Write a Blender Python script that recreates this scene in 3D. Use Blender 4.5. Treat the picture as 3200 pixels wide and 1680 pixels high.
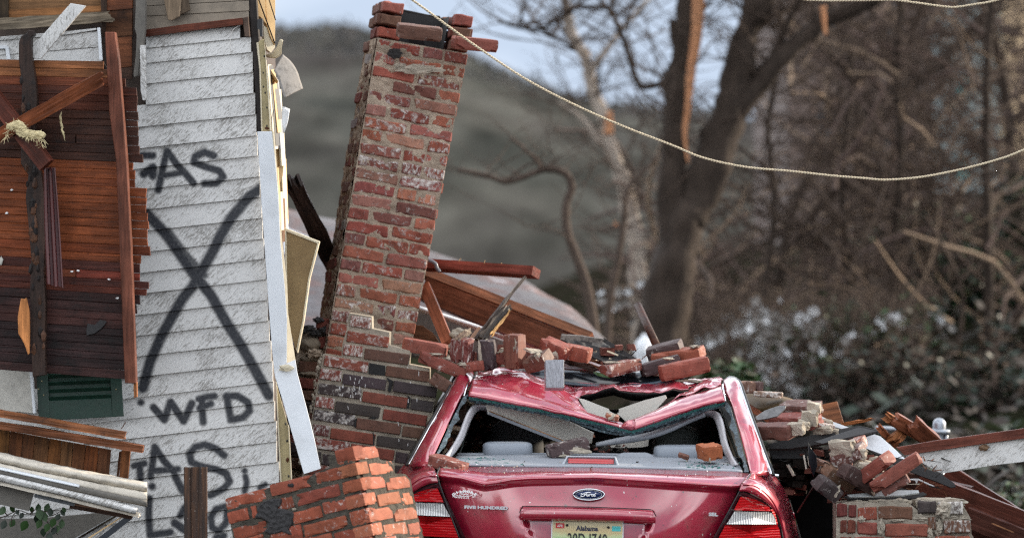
import bpy, bmesh, math, random
from mathutils import Vector, Matrix, noise

for o in list(bpy.data.objects):
    bpy.data.objects.remove(o, do_unlink=True)
scene = bpy.context.scene
COL = scene.collection
R = math.radians
rnd = random.Random(7)

# ------------------------------------------------------------------ camera
CAM_Y, CAM_Z, SC = -24.0, 2.03, 650.0          # 650 photo pixels are one metre at Y = 0
cam_d = bpy.data.cameras.new('camera'); cam = bpy.data.objects.new('camera', cam_d); COL.objects.link(cam)
cam.location = (0, CAM_Y, CAM_Z); cam.rotation_euler = (R(90), 0, 0)
cam_d.sensor_width = 36.0; cam_d.lens = 36.0*24.0*SC/3200.0
cam_d.clip_start = 0.1; cam_d.clip_end = 2000
cam_d.dof.use_dof = True; cam_d.dof.focus_distance = 24.4; cam_d.dof.aperture_fstop = 2.6
cam_d.dof.aperture_blades = 9
scene.camera = cam

# ------------------------------------------------------------------ sky and sun
SUN_EL, SUN_AZ = 17.0, 63.0                     # azimuth from +Y towards +X
w = bpy.data.worlds.new('World'); scene.world = w; w.use_nodes = True
wn = w.node_tree; wn.nodes.clear()
out = wn.nodes.new('ShaderNodeOutputWorld'); bg = wn.nodes.new('ShaderNodeBackground')
sky = wn.nodes.new('ShaderNodeTexSky'); sky.sky_type = 'NISHITA'; sky.sun_disc = False
sky.sun_elevation = R(SUN_EL); sky.sun_rotation = R(SUN_AZ); sky.air_density = 1.0; sky.dust_density = .7
tc = wn.nodes.new('ShaderNodeTexCoord'); mp = wn.nodes.new('ShaderNodeMapping'); mp.inputs['Scale'].default_value = (1, 1, 2.6)
cn = wn.nodes.new('ShaderNodeTexNoise'); cn.inputs['Scale'].default_value = 3.1; cn.inputs['Detail'].default_value = 7; cn.inputs['Roughness'].default_value = .55
cr = wn.nodes.new('ShaderNodeValToRGB'); cr.color_ramp.elements[0].position = .16; cr.color_ramp.elements[1].position = .44
cm = wn.nodes.new('ShaderNodeMixRGB'); cn2 = wn.nodes.new('ShaderNodeTexNoise'); cn2.inputs['Scale'].default_value = 1.7; cn2.inputs['Detail'].default_value = 5
cr2 = wn.nodes.new('ShaderNodeValToRGB'); cr2.color_ramp.elements[0].position = .43; cr2.color_ramp.elements[1].position = .60
cr2.color_ramp.elements[0].color = (2.1, 2.5, 3.1, 1); cr2.color_ramp.elements[1].color = (11.0, 11.2, 11.5, 1)
L = wn.links.new
L(tc.outputs['Generated'], mp.inputs['Vector']); L(mp.outputs[0], cn.inputs['Vector']); L(cn.outputs['Fac'], cr.inputs['Fac'])
mp2 = wn.nodes.new('ShaderNodeMapping'); mp2.inputs['Location'].default_value = (4.11, 1.83, 0); L(mp.outputs[0], mp2.inputs['Vector']); L(mp2.outputs[0], cn2.inputs['Vector']); L(cn2.outputs['Fac'], cr2.inputs['Fac']); L(cr2.outputs['Color'], cm.inputs[2])
L(cr.outputs['Color'], cm.inputs[0]); L(sky.outputs[0], cm.inputs[1]); L(cm.outputs[0], bg.inputs['Color']); L(bg.outputs[0], out.inputs['Surface'])
bg.inputs['Strength'].default_value = 0.12

sd = bpy.data.lights.new('sun', 'SUN'); sun = bpy.data.objects.new('sun', sd); COL.objects.link(sun)
sd.energy = 3.2; sd.angle = R(1.2); sd.color = (1.0, .86, .68)
sdir = Vector((math.sin(R(SUN_AZ))*math.cos(R(SUN_EL)), math.cos(R(SUN_AZ))*math.cos(R(SUN_EL)), math.sin(R(SUN_EL))))
sun.rotation_euler = sdir.to_track_quat('Z', 'Y').to_euler(); sun.location = (40, 20, 30)

vs = scene.view_settings
vs.view_transform = 'Standard'; vs.look = 'None'; vs.gamma = 1.0; vs.use_curve_mapping = False
vs.exposure = 1.28
scene.render.engine = 'CYCLES'
scene.cycles.use_denoising = False
scene.cycles.filter_width = 1.3
scene.cycles.max_bounces = 6; scene.cycles.diffuse_bounces = 3; scene.cycles.glossy_bounces = 3
scene.cycles.transparent_max_bounces = 8; scene.cycles.caustics_reflective = False; scene.cycles.caustics_refractive = False

# ------------------------------------------------------------------ placing helpers
def P(px, py, Y=0.0):
    """world point seen at photo pixel (px, py) on a 3200x1680 picture when it stands at depth Y"""
    k = (Y - CAM_Y)/24.0/SC
    return Vector(((px-1600)*k, Y, CAM_Z-(py-840)*k))
def crop(x0, y0, f):
    return lambda x, y: (x0+x*f, y0+y*f)
A1 = crop(0, 0, .4437);      A2 = crop(0, 500, .5917);    A3 = crop(0, 1100, .4289)
A4 = crop(400, 0, .5177);    A5 = crop(400, 600, .5179);  A6 = crop(400, 1100, .429)
B1 = crop(1000, 0, .4437);   B2 = crop(950, 550, .4438);  B3 = crop(900, 950, .4438)
B4 = crop(680, 1350, .26);   B5 = crop(1300, 750, .3329); B6 = crop(1700, 850, .2959)
C1 = crop(1260, 1120, .4141); C2 = crop(1800, 1120, .4141); C3 = crop(2300, 1150, .392)
C4 = crop(2650, 1150, .392); C5 = crop(1300, 0, .6658);   C6 = crop(2200, 0, .6658)
C7 = crop(2000, 700, .4808); D1 = crop(1600, 1480, .1941); D2 = crop(1380, 1480, .1242)
D3 = crop(2180, 1460, .1627); D4 = crop(1700, 1200, .2071); D5 = crop(1380, 1140, .1479); D6 = crop(0, 1420, .1923)
N0 = crop(0, 0, 1.0)
def PP(c, pts, Y):
    return [P(*c(*p[:2]), p[2] if len(p) > 2 else Y) for p in pts]
class Plane:
    def __init__(s, px, py, Y, yaw=0, pitch=0):
        """plane through a pixel at depth Y; yaw > 0 turns its face to the right, pitch > 0 tips its face up"""
        s.o = P(px, py, Y)
        s.n = Vector((math.sin(R(yaw))*math.cos(R(pitch)), -math.cos(R(yaw))*math.cos(R(pitch)), math.sin(R(pitch))))
    def at(s, px, py, lift=0.0):
        c = Vector((0, CAM_Y, CAM_Z)); d = P(px, py, 0)-c
        t = (s.o+s.n*lift-c).dot(s.n)/d.dot(s.n)
        return c+d*t

# ------------------------------------------------------------------ object helpers
def tag(o, label=None, cat=None, group=None, kind=None):
    if label: o['label'] = label
    if cat: o['category'] = cat
    if group: o['group'] = group
    if kind: o['kind'] = kind
    elif cat: o['kind'] = 'thing'
    return o
MW_KEYS = {}
def empty(name, loc=(0, 0, 0), label=None, cat=None, group=None):
    o = bpy.data.objects.new(name, None); COL.objects.link(o); o.location = loc; o.empty_display_size = .1
    MW_KEYS[o.name] = Matrix.Translation(Vector(loc))
    return tag(o, label, cat, group)
def link(o, parent=None, mw=None):
    COL.objects.link(o)
    mw = mw.copy() if mw is not None else Matrix()
    if parent is not None:
        o.parent = parent; o.matrix_basis = MW_KEYS[parent.name].inverted() @ mw
    else: o.matrix_basis = mw
    MW_KEYS[o.name] = mw
    return o
def obj(name, verts, faces, mat, parent=None, mw=None, smooth=False, color=None, mats=None, fmat=None):
    me = bpy.data.meshes.new(name); me.from_pydata([tuple(v) for v in verts], [], faces)
    if mats:
        for m in mats: me.materials.append(m)
        if fmat: me.polygons.foreach_set('material_index', fmat)
    else: me.materials.append(mat)
    if smooth: me.polygons.foreach_set('use_smooth', [True]*len(me.polygons))
    me.update()
    o = bpy.data.objects.new(name, me); link(o, parent, mw)
    if color: o.color = color
    return o
def from_bm(name, bm, mat, parent=None, mw=None, smooth=False, color=None):
    me = bpy.data.meshes.new(name); bm.to_mesh(me); bm.free(); me.materials.append(mat)
    if smooth: me.polygons.foreach_set('use_smooth', [True]*len(me.polygons))
    o = bpy.data.objects.new(name, me); link(o, parent, mw)
    if color: o.color = color
    return o
def use_mesh(name, me, mw, parent=None, color=None):
    o = bpy.data.objects.new(name, me); link(o, parent, mw)
    if color: o.color = color
    return o
def axes(x, y, z, loc):
    m = Matrix((x, y, z)).transposed().to_4x4(); m.translation = loc
    return m
def frame_from(x, yhint, loc):
    x = x.normalized(); y = (yhint-x*yhint.dot(x)).normalized(); z = x.cross(y)
    return axes(x, y, z, loc)

def board(name, p1, p2, width, thick, mat, parent=None, spin=0.0, color=None, rag=(0, 0), seg=6, wob=0.0, taper=1.0, seed=0):
    """timber between two points, local X along it, broad face (width, local Z) to the camera turned by spin; rag = length of splintering at each end"""
    rr = random.Random(seed+len(name)*7+int(p1.x*1000)+int(p2.z*977))
    d = p2-p1; Ln = d.length
    mw = frame_from(d, Vector((0, 1, 0)), (p1+p2)/2)
    mw = mw @ Matrix.Rotation(R(spin), 4, 'X')
    bm = bmesh.new(); nz = 6 if (rag[0] or rag[1]) else 1
    if nz == 1 and width > .05 and seg > 1: nz = 2
    rings = []
    e0 = [rr.uniform(0, rag[0]) for _ in range(nz+1)]; e1 = [rr.uniform(0, rag[1]) for _ in range(nz+1)]
    grid = {}
    for i in range(seg+1):
        t = i/seg
        for j in range(nz+1):
            for k in (0, 1):
                wd = width*(1+(taper-1)*t)
                zz = (j/nz-.5)*wd + (rr.uniform(-wob, wob) if j in (0, nz) else 0)
                xx = (t-.5)*Ln
                if i == 0: xx += e0[j]+(rr.uniform(-.3, .3)*rag[0] if k else 0)
                if i == seg: xx -= e1[j]+(rr.uniform(-.3, .3)*rag[1] if k else 0)
                grid[i, j, k] = bm.verts.new((xx, (k-.5)*thick+rr.uniform(-wob, wob)*.5, zz))
    for i in range(seg):
        for j in range(nz):
            bm.faces.new((grid[i, j, 0], grid[i+1, j, 0], grid[i+1, j+1, 0], grid[i, j+1, 0]))
            bm.faces.new((grid[i, j, 1], grid[i, j+1, 1], grid[i+1, j+1, 1], grid[i+1, j, 1]))
        bm.faces.new((grid[i, 0, 0], grid[i, 0, 1], grid[i+1, 0, 1], grid[i+1, 0, 0]))
        bm.faces.new((grid[i, nz, 0], grid[i+1, nz, 0], grid[i+1, nz, 1], grid[i, nz, 1]))
    for j in range(nz):
        bm.faces.new((grid[0, j, 0], grid[0, j+1, 0], grid[0, j+1, 1], grid[0, j, 1]))
        bm.faces.new((grid[seg, j, 0], grid[seg, j, 1], grid[seg, j+1, 1], grid[seg, j+1, 0]))
    es = [e for e in bm.edges if len(e.link_faces) == 2 and e.calc_face_angle(0) > R(50)]
    bmesh.ops.bevel(bm, geom=es, offset=min(.0022, thick*.2), segments=1, affect='EDGES', clamp_overlap=True)
    bmesh.ops.recalc_face_normals(bm, faces=bm.faces)
    return from_bm(name, bm, mat, parent, mw, color=color)

def slab(name, pts, plane, thick, mat, parent=None, color=None, grain=None, lift=0.0, bev=.0015, smooth=False):
    """a flat piece whose face shows the outline pts (photo pixels) on a plane, thick metres deep; grain = pixel direction of local X"""
    w3 = [plane.at(x, y, lift) for x, y in pts]
    g = grain or (pts[1][0]-pts[0][0], pts[1][1]-pts[0][1])
    x = plane.at(pts[0][0]+g[0], pts[0][1]+g[1], lift)-w3[0]
    c = sum(w3, Vector())/len(w3)
    mw = frame_from(x, -plane.n, c); inv = mw.inverted()
    loc = [inv @ v for v in w3]
    bm = bmesh.new()
    f = [bm.verts.new((v.x, 0, v.z)) for v in loc]; b = [bm.verts.new((v.x, thick, v.z)) for v in loc]
    n = len(f)
    bm.faces.new(f); bm.faces.new(b[::-1])
    for i in range(n): bm.faces.new((f[i], b[i], b[(i+1) % n], f[(i+1) % n]))
    bmesh.ops.recalc_face_normals(bm, faces=bm.faces)
    if bev: bmesh.ops.bevel(bm, geom=list(bm.edges), offset=min(bev, thick*.3), segments=1, affect='EDGES', clamp_overlap=True)
    return from_bm(name, bm, mat, parent, mw, color=color, smooth=smooth)

def resample(pts, n):
    pts = [Vector(p) for p in pts]
    d = [0.0]
    for a, b in zip(pts, pts[1:]): d.append(d[-1]+(b-a).length)
    out = []
    for i in range(n):
        s = d[-1]*i/(n-1); k = 0
        while k < len(d)-2 and d[k+1] < s: k += 1
        t = (s-d[k])/max(d[k+1]-d[k], 1e-9); out.append(pts[k].lerp(pts[k+1], min(max(t, 0), 1)))
    return out
def catmull(pts, sub=6):
    pts = [Vector(p) for p in pts]; q = [pts[0]*2-pts[1]]+pts+[pts[-1]*2-pts[-2]]; out = []
    for i in range(1, len(q)-2):
        a, b, c, d = q[i-1:i+3]
        for k in range(sub):
            t = k/sub
            out.append(.5*((2*b)+(c-a)*t+(2*a-5*b+4*c-d)*t*t+(3*b-a-3*c+d)*t*t*t))
    out.append(pts[-1]); return out
def loft(name, curves, n, mat, parent=None, sub=1, thick=0.0, smooth=True, disp=None, color=None, raw=False):
    """skin between 3D curves; every curve resampled to n points; sub extra rows between curves (Catmull)"""
    cs = [c if raw else resample(c, n) for c in curves]; n = len(cs[0])
    if sub > 1 and len(cs) > 2:
        cols = [catmull([c[i] for c in cs], sub) for i in range(n)]
        cs = [[cols[i][r] for i in range(n)] for r in range(len(cols[0]))]
    elif sub > 1:
        cs = [[cs[0][i].lerp(cs[1][i], r/sub) for i in range(n)] for r in range(sub+1)]
    V = [v for c in cs for v in c]
    if disp: V = [disp(v) for v in V]
    F = [(r*n+i, r*n+i+1, (r+1)*n+i+1, (r+1)*n+i) for r in range(len(cs)-1) for i in range(n-1)]
    c = sum(V, Vector())/len(V); mw = Matrix.Translation(c)
    o = obj(name, [v-c for v in V], F, mat, parent, mw, smooth, color)
    if thick:
        m = o.modifiers.new('thickness', 'SOLIDIFY'); m.thickness = thick; m.offset = 0
    return o
def tube_data(pts, radii, sides=6, cap=True):
    V, F = [], []; pts = [Vector(p) for p in pts]; n = len(pts); up = None
    for i, p in enumerate(pts):
        t = (pts[min(i+1, n-1)]-pts[max(i-1, 0)]).normalized()
        if up is None: up = t.orthogonal().normalized()
        up = (up-t*up.dot(t)).normalized(); s = t.cross(up)
        r = radii[i] if hasattr(radii, '__len__') else radii
        for k in range(sides):
            a = 2*math.pi*k/sides; V.append(p+up*math.cos(a)*r+s*math.sin(a)*r)
    for i in range(n-1):
        for k in range(sides):
            a, b = i*sides+k, i*sides+(k+1) % sides
            F.append((a, b, b+sides, a+sides))
    if cap: F.append(tuple(range(sides))[::-1]); F.append(tuple(range((n-1)*sides, n*sides)))
    return V, F
def tube(name, pts, radii, mat, parent=None, sides=8, smooth=True, color=None):
    V, F = tube_data(pts, radii, sides); c = sum(V, Vector())/len(V)
    return obj(name, [v-c for v in V], F, mat, parent, Matrix.Translation(c), smooth, color)
class Bag:
    """collects pieces that stay one mesh"""
    def __init__(s): s.V, s.F, s.I = [], [], []
    def add(s, V, F, mi=0):
        o = len(s.V); s.V += list(V); s.F += [tuple(i+o for i in f) for f in F]; s.I += [mi]*len(F)
    def build(s, name, mats, parent=None, smooth=False):
        c = sum(s.V, Vector())/len(s.V)
        return obj(name, [v-c for v in s.V], s.F, None, parent, Matrix.Translation(c), smooth, mats=mats, fmat=s.I)

# ------------------------------------------------------------------ materials
class G:
    def __init__(s, name):
        s.m = bpy.data.materials.new(name); s.m.use_nodes = True; s.t = s.m.node_tree; s.t.nodes.clear()
        s.o = s.t.nodes.new('ShaderNodeOutputMaterial'); s.b = s.t.nodes.new('ShaderNodeBsdfPrincipled')
        s.t.links.new(s.b.outputs[0], s.o.inputs[0]); s._c = {}
    def n(s, t, **k):
        x = s.t.nodes.new('ShaderNode'+t)
        for a, b in k.items(): setattr(x, a, b)
        return x
    def put(s, sock, v):
        if isinstance(v, bpy.types.NodeSocket): s.t.links.new(v, sock)
        else: sock.default_value = v if not (isinstance(v, (tuple, list)) and len(v) == 3 and sock.type == 'RGBA') else (*v, 1)
    def info(s, k):
        if 'info' not in s._c: s._c['info'] = s.n('ObjectInfo')
        return s._c['info'].outputs[k]
    def coord(s, kind='Object', scale=(1, 1, 1), rot=(0, 0, 0), shift=True):
        x = s.n('TexCoord').outputs[kind]
        m = s.n('Mapping'); s.put(m.inputs['Vector'], x); m.inputs['Scale'].default_value = scale; m.inputs['Rotation'].default_value = rot
        if not shift: return m.outputs[0]
        r = s.math('MULTIPLY', s.info('Random'), 37.0); a = s.n('VectorMath', operation='ADD')
        s.put(a.inputs[0], m.outputs[0]); c = s.n('CombineXYZ'); s.put(c.inputs[0], r); s.put(c.inputs[1], r); s.put(c.inputs[2], r)
        s.put(a.inputs[1], c.outputs[0]); return a.outputs[0]
    def streak(s, deg, scale):
        a = s.coord(rot=(0, R(deg), 0)); m = s.n('Mapping'); s.put(m.inputs['Vector'], a); m.inputs['Scale'].default_value = scale; return m.outputs[0]
    def math(s, op, a, b=0.0, clamp=False):
        x = s.n('Math', operation=op, use_clamp=clamp); s.put(x.inputs[0], a); s.put(x.inputs[1], b); return x.outputs[0]
    def noise(s, vec, scale, detail=4, rough=.55, dist=0.0):
        x = s.n('TexNoise'); s.put(x.inputs['Vector'], vec); x.inputs['Scale'].default_value = scale
        x.inputs['Detail'].default_value = detail; x.inputs['Roughness'].default_value = rough; x.inputs['Distortion'].default_value = dist
        return x.outputs['Fac']
    def voro(s, vec, scale, feature='F1'):
        x = s.n('TexVoronoi', feature=feature); s.put(x.inputs['Vector'], vec); x.inputs['Scale'].default_value = scale; return x.outputs['Distance']
    def ramp(s, f, stops):
        x = s.n('ValToRGB'); e = x.color_ramp.elements
        while len(e) < len(stops): e.new(.5)
        for k, (p, c) in enumerate(stops):
            e[k].position = p; e[k].color = (c, c, c, 1) if not isinstance(c, (tuple, list)) else (*c[:3], 1)
        s.put(x.inputs[0], f); return x.outputs[0]
    def mix(s, f, a, b, blend='MIX'):
        x = s.n('MixRGB', blend_type=blend); s.put(x.inputs[0], f); s.put(x.inputs[1], a); s.put(x.inputs[2], b); return x.outputs[0]
    def bump(s, h, strength=.5, dist=.01):
        x = s.n('Bump'); s.put(x.inputs['Height'], h); x.inputs['Strength'].default_value = strength; x.inputs['Distance'].default_value = dist
        return x.outputs[0]
    def done(s, color=None, rough=None, normal=None, metal=None, **k):
        if color is not None: s.put(s.b.inputs['Base Color'], color)
        if rough is not None: s.put(s.b.inputs['Roughness'], rough)
        if normal is not None: s.put(s.b.inputs['Normal'], normal)
        if metal is not None: s.put(s.b.inputs['Metallic'], metal)
        for a, b in k.items(): s.put(s.b.inputs[a.replace('_', ' ')], b)
        return s.m

def plain(name, col, rough=.6, var=.25, scale=18, bump=.15, dirt=.0, metal=0.0, dist=.004, **k):
    g = G(name); v = g.coord()
    f = g.noise(v, scale, 5, .65)
    c = g.mix(1.0, (*col, 1), g.ramp(f, [(.25, 1-var), (.75, 1+var*.6)]), 'MULTIPLY')
    if dirt:
        d = g.ramp(g.noise(v, scale*.35, 6, .75), [(.5, 0), (.72, 1)])
        c = g.mix(g.math('MULTIPLY', d, dirt), c, (.03, .026, .022))
    return g.done(c, g.ramp(f, [(.2, rough*.8), (.8, min(1, rough*1.15))]), g.bump(f, bump, dist), metal, **k)

def make_brick_mat(name, pit=.5, gloss=.8):
    """base colour from the object's colour, alpha = how much lime and paint clings to it"""
    g = G(name); v = g.coord()
    col = g.info('Color'); al = g.info('Alpha')
    n1 = g.noise(v, 14, 5, .65); n2 = g.noise(v, 120, 3, .6); n3 = g.noise(v, 32, 6, .7, .5)
    c = g.mix(1.0, col, g.ramp(n1, [(.25, .58), (.5, 1.0), (.8, 1.35)]), 'MULTIPLY')
    c = g.mix(g.ramp(n2, [(.58, 0), (.72, .55)]), c, (.025, .018, .016))
    th = g.math('ADD', n3, g.math('MULTIPLY', al, .42))
    lime = g.ramp(th, [(.66, 0), (.80, .9)])
    c = g.mix(lime, c, g.mix(g.noise(v, 60), (.52, .47, .42), (.74, .72, .69)))
    h = g.math('ADD', g.math('MULTIPLY', n1, .8), g.math('MULTIPLY', n2, .35))
    return g.done(c, gloss, g.bump(g.math('ADD', h, lime), pit, .006), Specular_IOR_Level=.25)
def make_mortar_mat(name, a, b, sc=55, bump=.8):
    g = G(name); v = g.coord()
    n1 = g.noise(v, sc, 6, .75); n2 = g.noise(v, 9, 4); n3 = g.voro(v, 160)
    c = g.mix(n1, a, b); c = g.mix(1, c, g.ramp(n2, [(.3, .6), (.7, 1.2)]), 'MULTIPLY')
    c = g.mix(g.ramp(n3, [(.06, .6), (.2, 0)]), c, (.05, .042, .035))
    return g.done(c, .95, g.bump(g.math('ADD', n1, g.math('MULTIPLY', n3, .5)), bump, .008), Specular_IOR_Level=.15)
def make_wood(name, rough=.5, dark=.42, coat=.0, char=0.0, grain=1.0):
    """grain along local X, tint from the object's colour; alpha below 1 chars it"""
    g = G(name); v = g.coord(scale=(1.6, 30, 30)); v2 = g.coord(scale=(.7, 7, 7)); v3 = g.coord()
    n1 = g.noise(v, 2.2, 6, .7, .7); n2 = g.noise(v2, 2.0, 3, .5, 1.5); n3 = g.noise(v3, 9, 6, .7)
    c = g.mix(1, g.info('Color'), g.ramp(n1, [(.28, dark), (.5, .95), (.72, 1.55)]), 'MULTIPLY')
    c = g.mix(1, c, g.ramp(n2, [(.3, .62), (.7, 1.3)]), 'MULTIPLY')
    c = g.mix(1, c, g.ramp(g.noise(g.n('NewGeometry').outputs['Position'], 4.5, 4, .6), [(.3, .55), (.5, 1), (.72, 1.45)]), 'MULTIPLY')
    st = g.ramp(g.math('ADD', n3, g.math('MULTIPLY', g.math('SUBTRACT', 1.0, g.info('Alpha')), .6)), [(.62, 0), (.80, .93)])
    c = g.mix(st, c, (.012, .010, .010))
    h = g.math('ADD', n1, g.math('MULTIPLY', n3, .5*(1+char)))
    return g.done(c, g.ramp(n1, [(.3, rough*.75), (.7, rough*1.2)]), g.bump(h, .35*grain, .006), Coat_Weight=coat, Coat_Roughness=.25, Specular_IOR_Level=.14)

M = {}
M['brick_old'] = make_brick_mat('old brick', .7, .9)
M['brick_new'] = make_brick_mat('face brick', .35, .62)
M['brick_orange'] = make_brick_mat('orange brick', .35, .8)
M['mortar_old'] = make_mortar_mat('crumbling lime mortar', (.28, .21, .155), (.52, .43, .335))
M['mortar_new'] = make_mortar_mat('grey mortar', (.29, .25, .20), (.48, .43, .35), 70, .5)
M['mortar_dark'] = make_mortar_mat('dark grey mortar', (.045, .04, .036), (.13, .115, .09), 45, .9)
M['soot'] = plain('soot', (.016, .014, .014), .8, .4)
M['wood'] = make_wood('stained wood', .42, .40)
M['wood_dry'] = make_wood('dry wood', .75, .5)
M['wood_char'] = make_wood('charred wood', .55, .35, .1, 1.5, 1.6)
M['splinter'] = make_wood('fresh splintered wood', .8, .55)
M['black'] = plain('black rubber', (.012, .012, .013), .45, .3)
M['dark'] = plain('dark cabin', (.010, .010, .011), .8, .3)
M['white_metal'] = plain('white painted metal', (.66, .69, .72), .35, .06, 9, .05, .25)
M['cream'] = plain('sunlit white trim', (.62, .55, .40), .5, .12, 14, .1, .35)
M['cream_wood'] = plain('flaking cream paint', (.56, .51, .43), .7, .22, 26, .35, .5)
M['yellow_metal'] = plain('yellowed metal channel', (.40, .33, .17), .4, .14, 12, .08, .45)
M['grey_plastic'] = plain('grey plastic', (.25, .27, .30), .55, .08, 200, .08)
M['grey_vinyl'] = plain('grey vinyl headrest', (.23, .26, .30), .45, .08, 240, .15)
M['headliner'] = plain('headliner cloth', (.52, .50, .45), .95, .10, 300, .3)
M['shingle'] = plain('asphalt shingle', (.028, .027, .028), .85, .5, 180, .8, 0, 0, .003)
M['white_sheet'] = plain('white sheet', (.68, .70, .73), .45, .07, 6, .08, .25)
M['black_metal'] = plain('black lacquer', (.010, .012, .016), .18, .3, 20, .05)
M['chrome'] = plain('chrome', (.72, .74, .77), .12, .04, 30, .02, 0, 1.0)
M['badge_metal'] = plain('bright badge', (.82, .83, .85), .22, .03, 30, .02, 0, .6)
M['maroon_metal'] = plain('maroon gutter', (.085, .022, .022), .35, .2, 10, .05, .35)
M['green_paint'] = plain('dark green paint', (.006, .034, .022), .5, .25, 30, .12, .2)
M['galv'] = plain('galvanised steel', (.33, .36, .40), .4, .15, 40, .05, 0, .7)
M['insulation'] = plain('yellow insulation', (.56, .47, .27), 1.0, .3, 60, .6)
M['rope'] = plain('twisted cord', (.56, .47, .33), .7, .2, 60, .3)
M['plate_white'] = plain('plate rim', (.72, .74, .74), .4, .04)
M['ink_navy'] = plain('navy ink', (.012, .018, .06), .5, .05)
M['ink_black'] = plain('black ink', (.012, .012, .016), .5, .05)
M['sticker_red'] = plain('red sticker', (.55, .03, .03), .5, .08)
M['sticker_teal'] = plain('teal sticker', (.08, .55, .55), .5, .2, 120)
M['decal'] = plain('white decal', (.80, .80, .80), .5, .04)
M['badge_blue'] = plain('blue enamel', (.010, .025, .10), .15, .15, 40)
M['grey_board'] = plain('weathered grey board', (.13, .12, .105), .8, .3, 40, .4, .3)
M['tan_board'] = plain('weathered tan soffit', (.24, .20, .155), .8, .28, 16, .3, .35)
M['stone'] = plain('field stone', (.19, .155, .115), .9, .35, 16, .6)
M['plaster'] = plain('white stucco panel', (.50, .48, .43), .85, .16, 40, .4, .3)
M['ply'] = plain('raw plywood', (.62, .42, .20), .7, .22, 8, .15, .15)
M['rust'] = None
def rust_mat():
    g = G('rusted steel post'); v = g.coord(scale=(40, 40, 2.2))
    n = g.noise(v, 2, 4, .6); s = g.noise(g.coord(), 150, 2)
    c = g.ramp(n, [(.3, (.012, .009, .008)), (.5, (.045, .022, .013)), (.68, (.11, .048, .02))])
    c = g.mix(g.ramp(s, [(.70, 0), (.74, .6)]), c, (.5, .45, .4))
    return g.done(c, .5, g.bump(n, .2, .003), .3)
M['rust'] = rust_mat()
def tape_mat():
    g = G('wet grey brick face'); v = g.coord(); n = g.noise(v, 60, 6, .75, 1.0)
    c = g.ramp(n, [(.3, (.10, .10, .11)), (.6, (.30, .31, .34)), (.8, (.5, .5, .54))])
    return g.done(c, .28, g.bump(n, .6, .004))
M['grey_brick'] = tape_mat()
def screen_mat():
    g = G('brown insect screen'); v = g.coord(scale=(1, 1, 1)); n = g.noise(v, 10, 5, .6); f = g.noise(v, 500, 2)
    c = g.mix(n, (.17, .105, .045), (.36, .255, .12)); c = g.mix(g.ramp(f, [(.4, .4), (.6, 0)]), c, (.06, .04, .02))
    return g.done(c, .8, g.bump(f, .3, .002), Transmission_Weight=0.0)
M['screen'] = screen_mat()

def siding_mat():
    g = G('weathered white siding')
    v = g.coord(); vd = g.streak(36, (24, 1, 120)); vf = g.streak(42, (60, 1, 260))
    n1 = g.noise(vd, 1.0, 6, .75, .4); n2 = g.noise(vf, 1.0, 3, .7); n3 = g.noise(v, 4.5, 4); n4 = g.noise(v, 260, 2)
    dens = g.ramp(n3, [(.35, .0), (.75, .13)])
    d = g.ramp(g.math('ADD', g.math('ADD', g.math('MULTIPLY', n1, .6), g.math('MULTIPLY', n2, .4)), dens), [(.548, 0), (.65, .88)])
    c = g.mix(d, (.62, .615, .60), (.20, .188, .17))
    c = g.mix(g.ramp(n4, [(.66, 0), (.74, .7)]), c, (.05, .045, .04))
    c = g.mix(g.ramp(g.noise(v, 7, 4), [(.45, 0), (.9, .22)]), c, (.30, .29, .26))
    a = g.n('Attribute', attribute_name='spray'); sp = g.math('MULTIPLY', a.outputs['Fac'], g.ramp(g.noise(v, 90, 3), [(.2, .90), (.6, 1.03)]), True)
    c = g.mix(sp, c, (.016, .018, .024))
    return g.done(c, .55, g.bump(g.math('ADD', n1, n2), .18, .003), Specular_IOR_Level=.35)
M['siding'] = siding_mat()
def paint_mat():
    g = G('crimson metallic car paint'); v = g.coord()
    fl = g.noise(v, 900, 2); dust = g.noise(v, 3.5, 5, .65); sp = g.noise(v, 70, 2, .5); sp2 = g.noise(v, 24, 3)
    c = g.mix(fl, (.30, .005, .025), (.44, .012, .050))
    c = g.mix(g.ramp(dust, [(.45, 0), (.9, .30)]), c, (.24, .10, .09))
    spot = g.math('MULTIPLY', g.ramp(sp, [(.66, 0), (.70, 1)]), g.ramp(sp2, [(.45, 0), (.62, .9)]))
    c = g.mix(spot, c, (.03, .028, .02))
    gr = g.noise(v, 11, 6, .75); c = g.mix(g.ramp(gr, [(.50, 0), (.72, .36)]), c, (.24, .13, .105))
    sc = g.noise(g.streak(20, (6, 6, 190)), 1.0, 3, .6); c = g.mix(g.math('MULTIPLY', g.ramp(sc, [(.66, 0), (.70, .5)]), g.ramp(gr, [(.45, 0), (.6, 1)])), c, (.42, .30, .30))
    wsp = g.ramp(g.noise(v, 55, 1), [(.765, 0), (.78, 1)]); c = g.mix(wsp, c, (.7, .68, .64))
    return g.done(c, g.ramp(dust, [(.3, .34), (.8, .5)]), None, .30, Coat_Weight=1.0, Coat_IOR=1.95, Coat_Roughness=g.ramp(dust, [(.35, .04), (.85, .22)]), Specular_IOR_Level=.5)
M['paint'] = paint_mat()
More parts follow.
